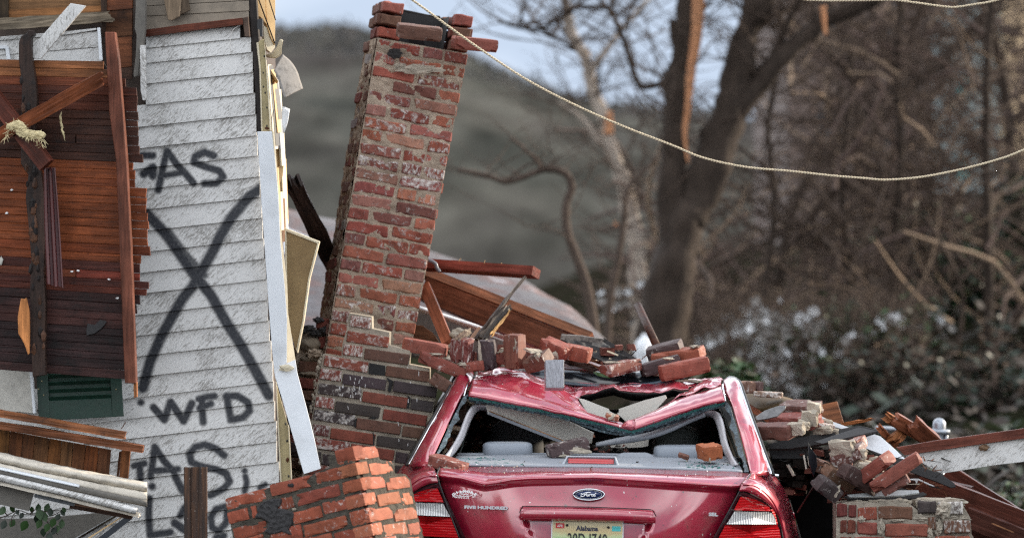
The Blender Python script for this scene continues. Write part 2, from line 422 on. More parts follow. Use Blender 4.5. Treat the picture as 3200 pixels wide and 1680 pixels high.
def lens_mat(name, col, clear=False):
    g = G(name); v = g.coord(scale=(1, 1, 1)); wv = g.n('TexWave', wave_type='BANDS', bands_direction='X' if clear else 'Z'); g.put(wv.inputs['Vector'], v)
    wv.inputs['Scale'].default_value = 26 if clear else 24; wv.inputs['Distortion'].default_value = 1.5; wv.inputs['Detail'].default_value = 2
    n = g.noise(v, 22, 3)
    if clear: c = g.mix(wv.outputs['Fac'], (.34, .34, .35), (.85, .85, .83))
    else: c = g.mix(g.math('MULTIPLY', wv.outputs['Fac'], n), tuple(x*.75 for x in col), tuple(min(1, x*1.25) for x in col))
    return g.done(c, .25, g.bump(wv.outputs['Fac'], .3, .004), 0.0, Coat_Weight=1.0, Coat_Roughness=.04)
M['lens_red'] = lens_mat('red lamp lens', (.62, .006, .012)); M['lens_clear'] = lens_mat('clear ribbed lens', (1, 1, 1), True)
M['lens_dark'] = plain('dark lamp border', (.03, .010, .014), .2, .2)
def glass_mat(name, col, rough=.05, al=.35):
    g = G(name); n = g.noise(g.coord(), 30, 4)
    return g.done(g.mix(n, tuple(x*.5 for x in col), col), rough, g.bump(n, .4, .004), 0.0, Transmission_Weight=al, IOR=1.5)
M['shard'] = glass_mat('green broken glass', (.10, .34, .32), .1, .55)
def frit_mat():
    g = G('slate glass edge'); v = g.coord(); n = g.noise(v, 55, 6, .75, .6); n2 = g.noise(v, 14, 4)
    c = g.ramp(g.math('ADD', g.math('MULTIPLY', n, .75), g.math('MULTIPLY', n2, .25)), [(.40, (.006, .008, .010)), (.50, (.035, .055, .068)), (.58, (.09, .14, .165)), (.68, (.30, .40, .42))])
    return g.done(c, .3, g.bump(n, .9, .006))
M['frit'] = frit_mat()
M['side_glass'] = plain('dirty tinted glass', (.035, .045, .038), .25, .5, 160, .5)
def plate_mat():
    g = G('licence plate print'); v = g.n('TexCoord').outputs['Object']; sx = g.n('SeparateXYZ'); g.put(sx.inputs[0], v)
    n = g.noise(v, 30, 3)
    z = g.math('ADD', sx.outputs['Z'], g.math('MULTIPLY', g.math('SUBTRACT', n, .5), .035))
    c = g.ramp(g.math('ADD', g.math('MULTIPLY', z, 5.0), .5), [(.30, (.10, .30, .12)), (.45, (.28, .50, .22)), (.56, (.55, .62, .34)), (.66, (.62, .50, .26)), (.9, (.66, .60, .40))])
    return g.done(c, .45, None, 0.0)
M['plate'] = plate_mat()
def bark(name, a, b, s=10):
    g = G(name); v = g.coord(scale=(1, 1, .25)); n = g.noise(v, s, 6, .7, .6)
    return g.done(g.mix(n, a, b), .9, g.bump(n, .9, .03), Specular_IOR_Level=.2)
M['bark_dark'] = bark('dark bark', (.009, .007, .006), (.070, .050, .038)); M['bark_pale'] = bark('pale mottled bark', (.20, .13, .085), (.46, .42, .37), 5)
M['torn_wood'] = bark('torn heartwood', (.26, .10, .045), (.58, .30, .16), 9); M['bark_brown'] = bark('brown twig', (.032, .023, .018), (.115, .082, .064)); M['twig_tan'] = bark('tan twig', (.15, .105, .075), (.36, .26, .18))
def leaf(name, a, b):
    g = G(name); f = g.info('Random'); n = g.noise(g.coord(), 6, 3)
    return g.done(g.mix(n, a, b), .5, None, Specular_IOR_Level=.4)
M['leaf_dark'] = leaf('dark evergreen leaf', (.003, .009, .005), (.012, .030, .012)); M['leaf_mid'] = leaf('green leaf', (.012, .038, .010), (.045, .10, .025))
M['leaf_olive'] = leaf('olive bramble leaf', (.03, .032, .014), (.085, .075, .035))
M['white_litter'] = plain('white litter', (.66, .67, .68), .8, .2, 12)
def ground_mat():
    g = G('leaf litter ground'); v = g.n('TexCoord').outputs['Object']; n = g.noise(v, .5, 6, .7); n2 = g.noise(v, 6, 5, .7)
    c = g.ramp(n, [(.35, (.010, .009, .007)), (.5, (.020, .016, .012)), (.65, (.014, .022, .009))])
    c = g.mix(1, c, g.ramp(n2, [(.3, .5), (.7, 1.5)]), 'MULTIPLY')
    return g.done(c, .95, g.bump(n2, .6, .05), Specular_IOR_Level=0.0)
M['ground'] = ground_mat()
def hill_mat():
    g = G('wooded winter hill'); v = g.coord(scale=(1, .10, 1.6), shift=False); n = g.noise(v, .03, 6, .7); n2 = g.noise(v, .10, 4, .6)
    c = g.ramp(n, [(.36, (.060, .054, .053)), (.47, (.042, .041, .038)), (.55, (.052, .052, .047)), (.66, (.032, .034, .031))])
    c = g.mix(1, c, g.ramp(n2, [(.36, .62), (.64, 1.4)]), 'MULTIPLY')
    return g.done(c, 1.0, None, Specular_IOR_Level=0.0)
M['hill'] = hill_mat()

# ------------------------------------------------------------------ brick meshes shared by all bricks
def brick_mesh(name, L_, D_, H_, mat, jit, bev, seed, half=False, chip=0):
    rr = random.Random(seed); bm = bmesh.new()
    bmesh.ops.create_cube(bm, size=1.0)
    bmesh.ops.scale(bm, vec=(L_, D_, H_), verts=bm.verts)
    if chip:
        bmesh.ops.subdivide_edges(bm, edges=[e for e in bm.edges if abs((e.verts[0].co-e.verts[1].co).x) > .01], cuts=2)
    for v in bm.verts: v.co += Vector((rr.uniform(-jit, jit), rr.uniform(-jit, jit), rr.uniform(-jit, jit)))
    if not chip:
        bmesh.ops.bevel(bm, geom=list(bm.edges), offset=bev, segments=1, affect='EDGES')
    else:
        for v in bm.verts:
            if rr.random() < .3: v.co *= (1-.12*chip*rr.random())
        bmesh.ops.bevel(bm, geom=[e for e in bm.edges if e.calc_face_angle(0) > R(40)], offset=bev, segments=1, affect='EDGES', clamp_overlap=True)
    me = bpy.data.meshes.new(name); bm.to_mesh(me); bm.free(); me.materials.append(mat); return me
BL, BD, BH = .212, .098, .056
BM_OLD = [brick_mesh('old_brick', BL, BD, BH, M['brick_old'], .0045, .006, s, chip=.5) for s in range(10)]
BM_NEW = [brick_mesh('face_brick', BL, BD, BH, M['brick_new'], .0012, .0028, s) for s in range(5)]
BM_ORG = []
def loose_mesh(seed, mat, k=1.0):
    bm = bmesh.new(); bmesh.ops.create_cube(bm, size=1); rr = random.Random(seed)
    bmesh.ops.subdivide_edges(bm, edges=list(bm.edges), cuts=4, use_grid_fill=True)
    for v in bm.verts:
        x, y, z = v.co; ne = sum(1 for q in (x, y, z) if abs(q) > .49)
        p = Vector((x*BL, y*BD, z*BH)); s = noise.noise(p*28+Vector((seed*1.7, 0, 0))); f = noise.noise(p*75+Vector((0, seed, 0)))
        if ne >= 2: p *= 1-k*(.035*ne-.04+max(0, s-.12)*.55+max(0, f)*.05)
        else: p += Vector((f, s, f))*.0016*k
        v.co = p
    me = bpy.data.meshes.new('loose_brick'); bm.to_mesh(me); bm.free(); me.materials.append(mat); return me
BM_ORG += [loose_mesh(s+50, M['brick_orange'], .55) for s in range(8)]
BM_LOOSE = [loose_mesh(s, M['brick_new']) for s in range(12)]
BM_NEWC = [brick_mesh('chipped_brick', BL, BD, BH, M['brick_new'], .0025, .003, s+40, chip=.6) for s in range(6)]
RED = (.215, .060, .042); RED2 = (.25, .080, .058); BROWN = (.125, .062, .044); DARK = (.052, .040, .040); DRED = (.125, .036, .028)
PALE = (.33, .17, .105); ORANGE = (.44, .105, .040); GREYB = (.19, .165, .15)
def rough_grid(name, P0, U, W, nu, nv, mat, parent, amp, freq, seed, base=0.0, back=None):
    """uneven mortar face: from P0 along U (full vector) and W, pushed along its normal by noise"""
    n = U.cross(W).normalized()
    V = []
    for j in range(nv+1):
        for i in range(nu+1):
            p = P0+U*(i/nu)+W*(j/nv)
            h = noise.fractal(p*freq+Vector((seed, 0, 0)), 1.0, 2.0, 4)*amp+base
            V.append(p+n*h)
    F = [(j*(nu+1)+i, j*(nu+1)+i+1, (j+1)*(nu+1)+i+1, (j+1)*(nu+1)+i) for j in range(nv) for i in range(nu)]
    c = sum(V, Vector())/len(V)
    return obj(name, [v-c for v in V], F, mat, parent, Matrix.Translation(c), True)
def lump(name, c, r, mat, parent=None, sub=2, amp=.35, freq=9, seed=0, sq=(1, 1, 1), color=None):
    bm = bmesh.new(); bmesh.ops.create_icosphere(bm, subdivisions=sub, radius=1)
    for v in bm.verts:
        k = 1+amp*noise.noise(v.co*freq*.2+Vector((seed*3.1, seed, 0)))+amp*.4*noise.noise(v.co*freq*.6+Vector((0, seed, 5)))
        v.co = Vector((v.co.x*sq[0]*r*k, v.co.y*sq[1]*r*k, v.co.z*sq[2]*r*k))
    return from_bm(name, bm, mat, parent, Matrix.Translation(c), False, color)

def block(name, c, sx, sy, sz, mat, parent=None, rot=(0, 0, 0), amp=.18, seed=0):
    """rough angular block"""
    bm = bmesh.new(); bmesh.ops.create_cube(bm, size=1); bmesh.ops.subdivide_edges(bm, edges=list(bm.edges), cuts=3, use_grid_fill=True)
    for v in bm.verts:
        q = v.co*3+Vector((seed*2.3, seed, 0)); k = 1-.22*max(0, v.co.length-.55)
        v.co = Vector((v.co.x*k+amp*noise.noise(q), v.co.y*k+amp*noise.noise(q+Vector((9, 0, 0))), v.co.z*k+amp*noise.noise(q+Vector((0, 9, 0)))))
        v.co = Vector((v.co.x*sx, v.co.y*sy, v.co.z*sz))
    m = Matrix.Translation(c) @ Matrix.Rotation(R(rot[2]), 4, 'Y') @ Matrix.Rotation(R(rot[1]), 4, 'X') @ Matrix.Rotation(R(rot[0]), 4, 'Z')
    return from_bm(name, bm, mat, parent, m)
# ================================================================== the ground and the far hill
def ground_h(x, y):
    k = max(0.0, min(1.0, (y-14)/26.0)); k = k*k*(3-2*k)
    side = max(0.0, min(1.0, (x-1.0)/7.0))
    h = 2.3*k*side + .35*k
    h += .12*noise.fractal(Vector((x*.35, y*.35, 1)), 1, 2, 4)*min(1, max(0, (y-4)/6))
    return h
def build_ground():
    xs = [-400, -150, -60, -30]+[-20+i*.8 for i in range(0, 70)]+[40, 60, 120, 400]
    ys = [-60, -30, -15, -5]+[0+i*.9 for i in range(0, 80)]+[80, 110, 160, 260, 500, 1000]
    V = [Vector((x, y, ground_h(x, y))) for y in ys for x in xs]; n = len(xs)
    F = [(j*n+i, j*n+i+1, (j+1)*n+i+1, (j+1)*n+i) for j in range(len(ys)-1) for i in range(n-1)]
    tag(obj('ground', V, F, M['ground'], smooth=True), 'dark leaf-littered ground rising to a bank behind the wreck', 'ground', kind='structure')
build_ground()
def build_hill():
    Y0 = 900.0; ridge = [(-2500, 60), (0, 40), (700, 95), (900, 105), (1150, 125), (1300, 120), (1470, 190), (1600, 235), (1760, 300), (1900, 335), (2050, 350), (2300, 380), (2600, 420), (3300, 470), (6000, 520)]
    nx, ny = 170, 70; V = []
    for j in range(ny+1):
        t = j/ny
        for i in range(nx+1):
            px = -2500+8500*i/nx
            k = 0
            while k < len(ridge)-2 and ridge[k+1][0] < px: k += 1
            s = (px-ridge[k][0])/(ridge[k+1][0]-ridge[k][0]); py = ridge[k][1]+(ridge[k+1][1]-ridge[k][1])*s
            Y = 330+(Y0-330)*t; top = P(px, py, Y0)
            x = P(px, 0, Y).x; z = -1+(top.z+1)*(t**.85)
            z += noise.fractal(Vector((x*.05, Y*.05, 3)), 1, 2, 5)*3.0*t
            V.append(Vector((x, Y, z)))
    n = nx+1
    F = [(j*n+i, j*n+i+1, (j+1)*n+i+1, (j+1)*n+i) for j in range(ny) for i in range(nx)]
    tag(obj('hill', V, F, M['hill'], smooth=True), 'far hill covered in bare winter woods under the sky', 'hill', kind='structure')
    # the wood on it, one mass
    bag = Bag(); rr = random.Random(3)
    def hz(fi, fj):
        i = min(int(fi), nx-1); j = min(int(fj), ny-1); return V[j*n+i].lerp(V[(j+1)*n+i+1], (fi-i+fj-j)/2)
    for k in range(9000):
        fi = rr.uniform(43, 127); fj = ny*(.80+.2*rr.random())
        p = hz(fi, fj); h = rr.uniform(.7, 1.8); wd = rr.uniform(.4, .9); mi = rr.choice((0, 0, 0, 1, 1, 2))
        for q in range(2):
            c = p+Vector((rr.uniform(-1, 1)*wd*.6, rr.uniform(-1, 1)*2, rr.uniform(.2, .8)*h)); a = rr.uniform(0, 6.28)
            u = Vector((math.cos(a), math.sin(a), rr.uniform(-.3, .3)))*wd*.5; v = Vector((rr.uniform(-.4, .4), rr.uniform(-.4, .4), 1))*h*.3
            bag.add([c-u*.6, c-v*.9, c+u*.7-v*.2, c+u*.4+v*.7, c+v, c-u*.8+v*.3], [(0, 1, 2, 3, 4, 5)], mi)
    o = bag.build('hillside_woods', [WOOD_A, WOOD_B, WOOD_C])
    tag(o, 'bare grey and olive woods covering the far hillside', 'woods', kind='stuff')
WOOD_A = plain('far bare crowns', (.070, .064, .064), 1, .2, .6); WOOD_B = plain('far olive crowns', (.060, .065, .058), 1, .2, .6); WOOD_C = plain('far grey crowns', (.078, .078, .08), 1, .2, .6)
build_hill()

# ================================================================== trees behind
def limb(bag, pts, r0, r1, mi=0, sides=8, sub=5, rough=.06, seed=0):
    c = catmull(pts, sub); n = len(c)
    rad = [r0+(r1-r0)*i/(n-1) for i in range(n)]
    rad = [r*(1+.18*noise.noise(Vector((i*.7, seed, 0)))) for i, r in enumerate(rad)]
    V, F = tube_data(c, rad, sides)
    if r0 > .05: V = [v+Vector((noise.noise(v*3.1), noise.noise(v*3.1+Vector((5, 0, 0))), noise.noise(v*3.1+Vector((0, 5, 0)))))*r0*.35+Vector((noise.noise(v*9), 0, 0))*r0*.16 for v in V]
    bag.add(V, F, mi); return c
def twigs(bag, c, rr, count, ln, r, depth=2, mi=0, up=.4):
    for k in range(count):
        i = rr.randrange(len(c)//4, len(c)); p = c[i]
        d = Vector((rr.uniform(-1, 1), rr.uniform(-.7, .7), rr.uniform(-.35, 1)*up+.25)).normalized()
        pts = [p]; L_ = ln*rr.uniform(.4, 1.1)
        for s in range(4):
            d = (d+Vector((rr.uniform(-.4, .4), rr.uniform(-.4, .4), rr.uniform(-.3, .35)))).normalized(); pts.append(pts[-1]+d*L_/4)
        q = catmull(pts, 2); V, F = tube_data(q, [r*(1-.8*j/(len(q)-1)) for j in range(len(q))], 4, False); bag.add(V, F, mi)
        if depth > 1: twigs(bag, q, rr, 3, ln*.5, r*.5, depth-1, mi, up)
def tree_part(name, bag, mats, parent): return bag.build(name, mats, parent, True)

def S(Y): return (Y-CAM_Y)/24.0/SC      # metres per photo pixel at depth Y
def big_tree():
    Y = 25.0; rr = random.Random(11); s = S(Y)
    root = empty('broken_tree', P(2075, 1250, Y), 'big dark forked tree with a long orange torn strip on its trunk', 'tree')
    b = Bag()
    gz = P(2060, 1290, Y)
    trunk = limb(b, [gz, P(2058, 1080, Y), P(2085, 900, Y), P(2120, 760, Y), P(2150, 640, Y)], 84*s, 66*s, 0, 12, seed=1)
    l1 = limb(b, [P(2110, 800, Y), P(2100, 620, Y), P(2108, 430, Y), P(2118, 250, Y), P(2140, 100, Y), P(2162, -120, Y)], 50*s, 30*s, 0, 10, seed=2)
    l2 = limb(b, [P(2150, 690, Y), P(2205, 560, Y), P(2250, 420, Y), P(2290, 300, Y), P(2330, 140, Y), P(2375, -40, Y), P(2400, -260, Y)], 62*s, 40*s, 0, 10, seed=3)
    tree_part('trunk', b, [M['bark_dark']], root)
    b = Bag()
    l3 = limb(b, [P(2262, 380, Y), P(2340, 300, Y), P(2430, 195, Y), P(2520, 110, Y), P(2610, 50, Y), P(2760, -20, Y)], 40*s, 24*s, 0, 8, seed=4)
    l4 = limb(b, [P(2390, 230, Y), P(2440, 120, Y), P(2480, 40, Y), P(2530, -60, Y)], 14*s, 7*s, 0)
    l5 = limb(b, [P(2112, 262, Y), P(2070, 262, Y), P(2010, 272, Y), P(1985, 240, Y), P(1965, 170, Y), P(1935, 90, Y), P(1905, 30, Y), P(1880, 24, Y), P(1800, 24, Y), P(1740, 60, Y), P(1690, 90, Y), P(1620, 85, Y), P(1560, 65, Y)], 11*s, 6*s, 0)
    l6 = limb(b, [P(1690, 90, Y), P(1760, 130, Y), P(1800, 160, Y)], 7*s, 4*s, 0)
    l7 = limb(b, [P(2118, 170, Y), P(2105, 110, Y), P(2100, 60, Y)], 14*s, 10*s, 0)
    tree_part('limb', b, [M['bark_dark']], root)
    for k, pts in enumerate(([P(2150, 510, Y-.3), P(2140, 420, Y-.3), P(2150, 330, Y-.3), P(2160, 220, Y-.3), P(2176, 110, Y-.3), P(2188, -80, Y-.3)], [P(2580, 110, Y-.5), P(2575, 70, Y-.5), P(2572, 20, Y-.5)])):
        b = Bag(); limb(b, pts, 4*s, (22 if k == 0 else 10)*s, 0, 6, rough=.2, seed=5); tree_part('torn_strip', b, [M['torn_wood']], root)
    b = Bag()
    for c, n in ((l5, 26), (l3, 26), (l4, 14), (l2, 24), (l1, 24), (l6, 8)): twigs(b, c, rr, n, 1.5, .014, 2)
    tree_part('twigs', b, [M['bark_brown']], root)
big_tree()
def pale_tree():
    Y = 32.0; s = S(Y); rr = random.Random(5)
    root = empty('pale_tree', P(1995, 1200, Y), 'slender pale mottled tree with a peeled orange scar beside the forked tree', 'tree')
    b = Bag()
    t = limb(b, [P(2010, 1180, Y), P(2000, 950, Y), P(1992, 800, Y), P(1975, 690, Y), P(1945, 570, Y), P(1912, 460, Y), P(1885, 370, Y), P(1852, 280, Y), P(1826, 190, Y), P(1796, 130, Y), P(1775, 50, Y), P(1760, -60, Y)], 34*s, 12*s, 0, 10)
    tree_part('trunk', b, [M['bark_pale']], root)
    b = Bag(); limb(b, [P(1900, 420, Y-.4), P(1902, 380, Y-.4), P(1906, 345, Y-.4)], 15*s, 9*s); tree_part('peeled_scar', b, [M['torn_wood']], root); b = Bag(); limb(b, [P(1930, 700, Y-.4), P(1925, 705, Y-.4), P(1918, 700, Y-.4)], 12*s, 9*s); tree_part('peeled_scar', b, [M['torn_wood']], root)
    b = Bag(); l = limb(b, [P(1880, 455, Y), P(1835, 390, Y), P(1785, 345, Y), P(1740, 320, Y)], 14*s, 4*s); l2 = limb(b, [P(1840, 230, Y), P(1930, 110, Y), P(2040, -20, Y)], 12*s, 5*s)
    tree_part('limb', b, [M['bark_pale']], root)
    b = Bag(); twigs(b, t, rr, 34, 1.8, .015, 2); twigs(b, l2, rr, 14, 1.3, .012, 2); twigs(b, l, rr, 8, 1.3, .012, 2); tree_part('twigs', b, [M['bark_brown']], root)
pale_tree()
def bent_tree():
    Y = 19.0; s = S(Y); rr = random.Random(6)
    root = empty('bent_sapling', P(1850, 1150, Y), 'bent leafless sapling hooked over to the left behind the wooden beams', 'tree')
    b = Bag()
    t = limb(b, [P(1872, 1150, Y), P(1850, 990, Y), P(1832, 890, Y), P(1800, 800, Y), P(1772, 720, Y), P(1769, 640, Y), P(1786, 585, Y), P(1770, 545, Y), P(1730, 528, Y), P(1690, 532, Y), P(1630, 555, Y), P(1580, 568, Y), P(1520, 548, Y), P(1430, 530, Y)], 17*s, 7*s, 0, 8)
    tree_part('trunk', b, [M['bark_brown']], root)
    b = Bag(); limb(b, [P(1695, 530, Y), P(1665, 490, Y), P(1620, 450, Y), P(1590, 430, Y)], 7*s, 3*s); limb(b, [P(1580, 565, Y), P(1640, 520, Y), P(1690, 500, Y)], 5*s, 2*s); tree_part('limb', b, [M['bark_brown']], root)
    b = Bag(); twigs(b, t, rr, 22, .8, .008, 2); tree_part('twigs', b, [M['bark_brown']], root)
    Y = 23.0; s = S(Y)
    root = empty('thin_sapling', P(1900, 1150, Y), 'thin dark sapling forking in front of the pale tree', 'tree')
    b = Bag(); t = limb(b, [P(1895, 1150, Y), P(1905, 950, Y), P(1930, 820, Y), P(1948, 700, Y), P(1955, 620, Y), P(1968, 580, Y), P(2010, 540, Y), P(2060, 480, Y)], 13*s, 6*s); tree_part('trunk', b, [M['bark_brown']], root)
    b = Bag(); twigs(b, t, rr, 16, .8, .008, 2); tree_part('twigs', b, [M['bark_brown']], root)
bent_tree()
def right_trees():
    rr = random.Random(21); Y = 30.0; s = S(Y)
    specs = [('straight dark trunk standing near the top corner of the picture', [(3085, 1150), (3090, 800), (3080, 500), (3085, 250), (3100, 0), (3110, -200)], 16, 12),
             ('crooked dark trunk at the edge in front of the sunlit wall', [(3200, 900), (3170, 600), (3150, 350), (3120, 180), (3080, 20), (3060, -150)], 20, 14),
             ('leaning grey trunk crossing the thicket up to the right', [(2430, 900), (2500, 600), (2740, 320), (2880, 250), (3000, 130), (3100, 20), (3170, -100)], 17, 22),
             ('thin dark stem rising above the green brush', [(2900, 1150), (2890, 950), (2905, 800), (2925, 700), (2900, 560)], 13, 5),
             ('slim grey trunk rising between the forked tree and the thicket', [(2400, 1150), (2395, 900), (2420, 640), (2400, 400), (2440, 150), (2430, -100)], 11, 7),
             ('pale thin trunk behind the middle of the thicket', [(2640, 1150), (2650, 850), (2630, 560), (2660, 250), (2640, -80)], 10, 7),
             ('brown trunk behind the thicket right of the pale thin one', [(2800, 1150), (2790, 800), (2815, 500), (2800, 200), (2830, -80)], 14, 9),
             ('arched bare stem leaning over the white litter', [(2700, 1250), (2715, 1000), (2720, 920), (2700, 850), (2640, 790), (2540, 740), (2440, 690)], 9, 4)]
    for k, (lab, pts, r0, r1) in enumerate(specs):
        Yk = Y+rr.uniform(-3, 5)
        root = empty('bare_tree', P(pts[0][0], pts[0][1], Yk), lab, 'tree', 'bare trees in the thicket')
        b = Bag(); c = limb(b, [P(x, y, Yk) for x, y in pts], r0*s, r1*s, 0, 8, seed=k); tree_part('trunk', b, [M['bark_dark']], root)
        b = Bag(); twigs(b, c, rr, 26, 2.0, .02, 3); tree_part('twigs', b, [M['bark_brown']], root)
right_trees()

# thicket: a tangle nobody could count
def thicket():
    rr = random.Random(31); bag = Bag()
    for k in range(2300):
        Y = rr.uniform(27, 50); px = rr.uniform(2000, 3500)
        if 2270 < px < 2560 and rr.random() < .7: px += 320
        if px > 2450: top = rr.uniform(-250, 1000)
        elif px > 1980: top = rr.uniform(480, 1050)
        else: top = rr.uniform(820, 1050)
        p = P(px, min(1150, top+rr.uniform(60, 500)), Y); d = Vector((rr.uniform(-1, 1), rr.uniform(-.5, .5), rr.uniform(-.2, 1.1))).normalized()
        L_ = rr.uniform(.5, 1.9); pts = [p]
        for s_ in range(3):
            d = (d+Vector((rr.uniform(-.5, .5), rr.uniform(-.5, .5), rr.uniform(-.45, .3)))).normalized(); pts.append(pts[-1]+d*L_/3)
        r = rr.choice((.008, .012, .016, .024, .034)); V, F = tube_data(catmull(pts, 2), [r, r*.95, r*.9, r*.8, r*.7, r*.6, r*.4], 4, False)
        bag.add(V, F, rr.choice((0, 0, 0, 0, 1, 1, 2)))
    tag(bag.build('thicket', [M['bark_brown'], plain('reddish bramble', (.095, .060, .048), .9, .4, 4), M['twig_tan']], None, True), 'brown tangle of leafless brush and vines behind the wreck', 'thicket', kind='stuff')
thicket()
def shrub(name, label, px, py, Y, rx, rz, n, mats, leafsize, cat='shrub', group=None, seed=0, stem=True):
    rr = random.Random(seed); c = P(px, py, Y); root = empty(name, Vector((c.x, c.y, ground_h(c.x, c.y))), label, cat, group); bag = Bag()
    clumps = [Vector((c.x+rr.gauss(0, .45)*rx, c.y+rr.gauss(0, .5)*rx*.7, c.z+rr.gauss(0, .42)*rz)) for _ in range(26)]
    for k in range(n):
        q = rr.choice(clumps)+Vector((rr.gauss(0, .17)*rx, rr.gauss(0, .17)*rx, rr.gauss(0, .17)*rz)); a = rr.uniform(0, 6.28); e = rr.uniform(-1, 1); s_ = leafsize*rr.uniform(.5, 1.3)
        u = Vector((math.cos(a), math.sin(a), e*.6))*s_; v = Vector((-math.sin(a)*.4, math.cos(a)*.4, rr.uniform(-.5, .9))).normalized()*s_*.5
        bag.add([q-u, q-v, q+u, q+v], [(0, 1, 2, 3)], rr.randrange(len(mats)))
    bag.build('foliage', mats, root)
    if stem:
        b = Bag(); base = Vector((c.x, c.y, ground_h(c.x, c.y)-.1))
        for q in clumps[:9]: limb(b, [base+Vector((rr.uniform(-.2, .2), rr.uniform(-.2, .2), 0)), (base+q)/2+Vector((rr.uniform(-.2, .2), 0, 0)), q], .03, .01, 0, 5, 3)
        b.build('stem', [M['bark_brown']], root, True)
shrub('evergreen_shrub', 'dark evergreen shrub filling the edge of the picture above the white board', 3120, 930, 33, 1.05, 1.15, 9000, [M['leaf_dark'], M['leaf_dark'], M['leaf_dark'], M['leaf_mid']], .06, seed=1)
shrub('evergreen_shrub', 'sprawling green vine shrub hanging in the trees at the far edge', 3060, 720, 34, .9, .45, 900, [M['leaf_mid'], M['leaf_dark'], M['leaf_olive']], .08, seed=2)
shrub('bramble', 'green bramble patch in the middle of the white litter', 2640, 1050, 27, .9, .42, 1100, [M['leaf_mid'], M['leaf_olive'], M['leaf_dark']], .055, seed=3)
shrub('bramble', 'low green bramble just above the crushed roof', 2270, 1180, 16, .3, .15, 500, [M['leaf_mid'], M['leaf_mid'], M['leaf_olive']], .05, seed=4)
shrub('bramble', 'dark olive bramble on the bank behind the splintered boards', 2800, 1200, 26, 1.6, .42, 2600, [M['leaf_dark'], M['bark_brown'], M['bark_dark']], .05, seed=5)
shrub('bramble', 'small green bramble low at the corner behind the dark planks', 3150, 1590, 12, .25, .12, 500, [M['leaf_mid'], M['leaf_olive']], .035, seed=6)
shrub('bramble', 'dark brush on the bank below the evergreen shrub', 3080, 1230, 25, .9, .5, 1700, [M['leaf_dark'], M['bark_dark'], M['bark_brown']], .05, seed=8)
def undergrowth():
    rr = random.Random(51); bag = Bag()
    for k in range(9000):
        x = rr.uniform(1.2, 9.5); y = rr.uniform(7, 30); z = ground_h(x, y)+abs(rr.gauss(0, .28))*(.35+.65*min(1, y/16)); c = Vector((x, y, z)); r = rr.uniform(.03, .11)
        a = rr.uniform(0, 6.28); u = Vector((math.cos(a), math.sin(a), rr.uniform(-.5, .7)))*r; v = Vector((-math.sin(a), math.cos(a), rr.uniform(.2, 1)))*r*rr.uniform(.1, .6)
        bag.add([c-u, c-v, c+u, c+v], [(0, 1, 2, 3)], rr.choice((0, 0, 0, 1, 1, 2)))
    tag(bag.build('undergrowth', [plain('dead brown leaves', (.028, .020, .015), .9, .5, 3), M['leaf_dark'], plain('grey dead stems', (.06, .05, .042), .9, .4, 3)]), 'dark dead undergrowth covering the bank behind the rubble', 'undergrowth', kind='stuff')
undergrowth()
def litter():
    rr = random.Random(41); bag = Bag()
    spots = [(2230, 1060, 38, 20, 46), (2370, 1010, 75, 40, 120), (2395, 1100, 70, 60, 95), (2450, 1060, 60, 55, 75), (2395, 1165, 60, 30, 70), (2480, 1215, 70, 25, 60), (2540, 1010, 40, 30, 45), (2790, 1000, 40, 20, 40), (2660, 1040, 60, 30, 30), (2620, 1120, 90, 50, 26), (2480, 1000, 50, 20, 20), (2940, 1010, 40, 40, 14), (2020, 1090, 20, 30, 10), (2000, 930, 60, 60, 14), (1900, 950, 40, 40, 10)]
    for x, y, sx, sy, n in spots:
        for k in range(n):
            Y = 27+rr.uniform(-1.5, 2); c = P(x+rr.gauss(0, .6)*sx, y+rr.gauss(0, .6)*sy, Y); r = rr.uniform(.012, .055)
            a = rr.uniform(0, 6.28); u = Vector((math.cos(a), rr.uniform(-.4, .4), math.sin(a)))*r; v = Vector((-math.sin(a), rr.uniform(-.6, .6), math.cos(a)))*r*rr.uniform(.4, 1); wv = Vector((0, 1, 0))*r*.5
            bag.add([c-u-v, c+u-v*.7, c+u*.8+v, c-u*.7+v*.8, c+wv], [(0, 1, 4), (1, 2, 4), (2, 3, 4), (3, 0, 4)], rr.choice((0, 1, 1)))
    for k in range(1500):       # the brush that holds it
        Y = 26.5+rr.uniform(-1.2, 2); p = P(rr.uniform(2180, 2900), rr.uniform(960, 1300), Y); d = Vector((rr.uniform(-.6, .6), rr.uniform(-.4, .4), 1)).normalized()
        pts = [p, p+d*.15, p+d*.3+Vector((rr.uniform(-.1, .1), 0, 0))]; V, F = tube_data(pts, [.006, .005, .003], 3, False); bag.add(V, F, 2)
    tag(bag.build('litter', [M['white_litter'], plain('grey litter', (.25, .235, .22), .8, .3), M['bark_brown']]), 'white shreds of storm litter caught in the brush behind the car', 'litter', kind='stuff')
litter()

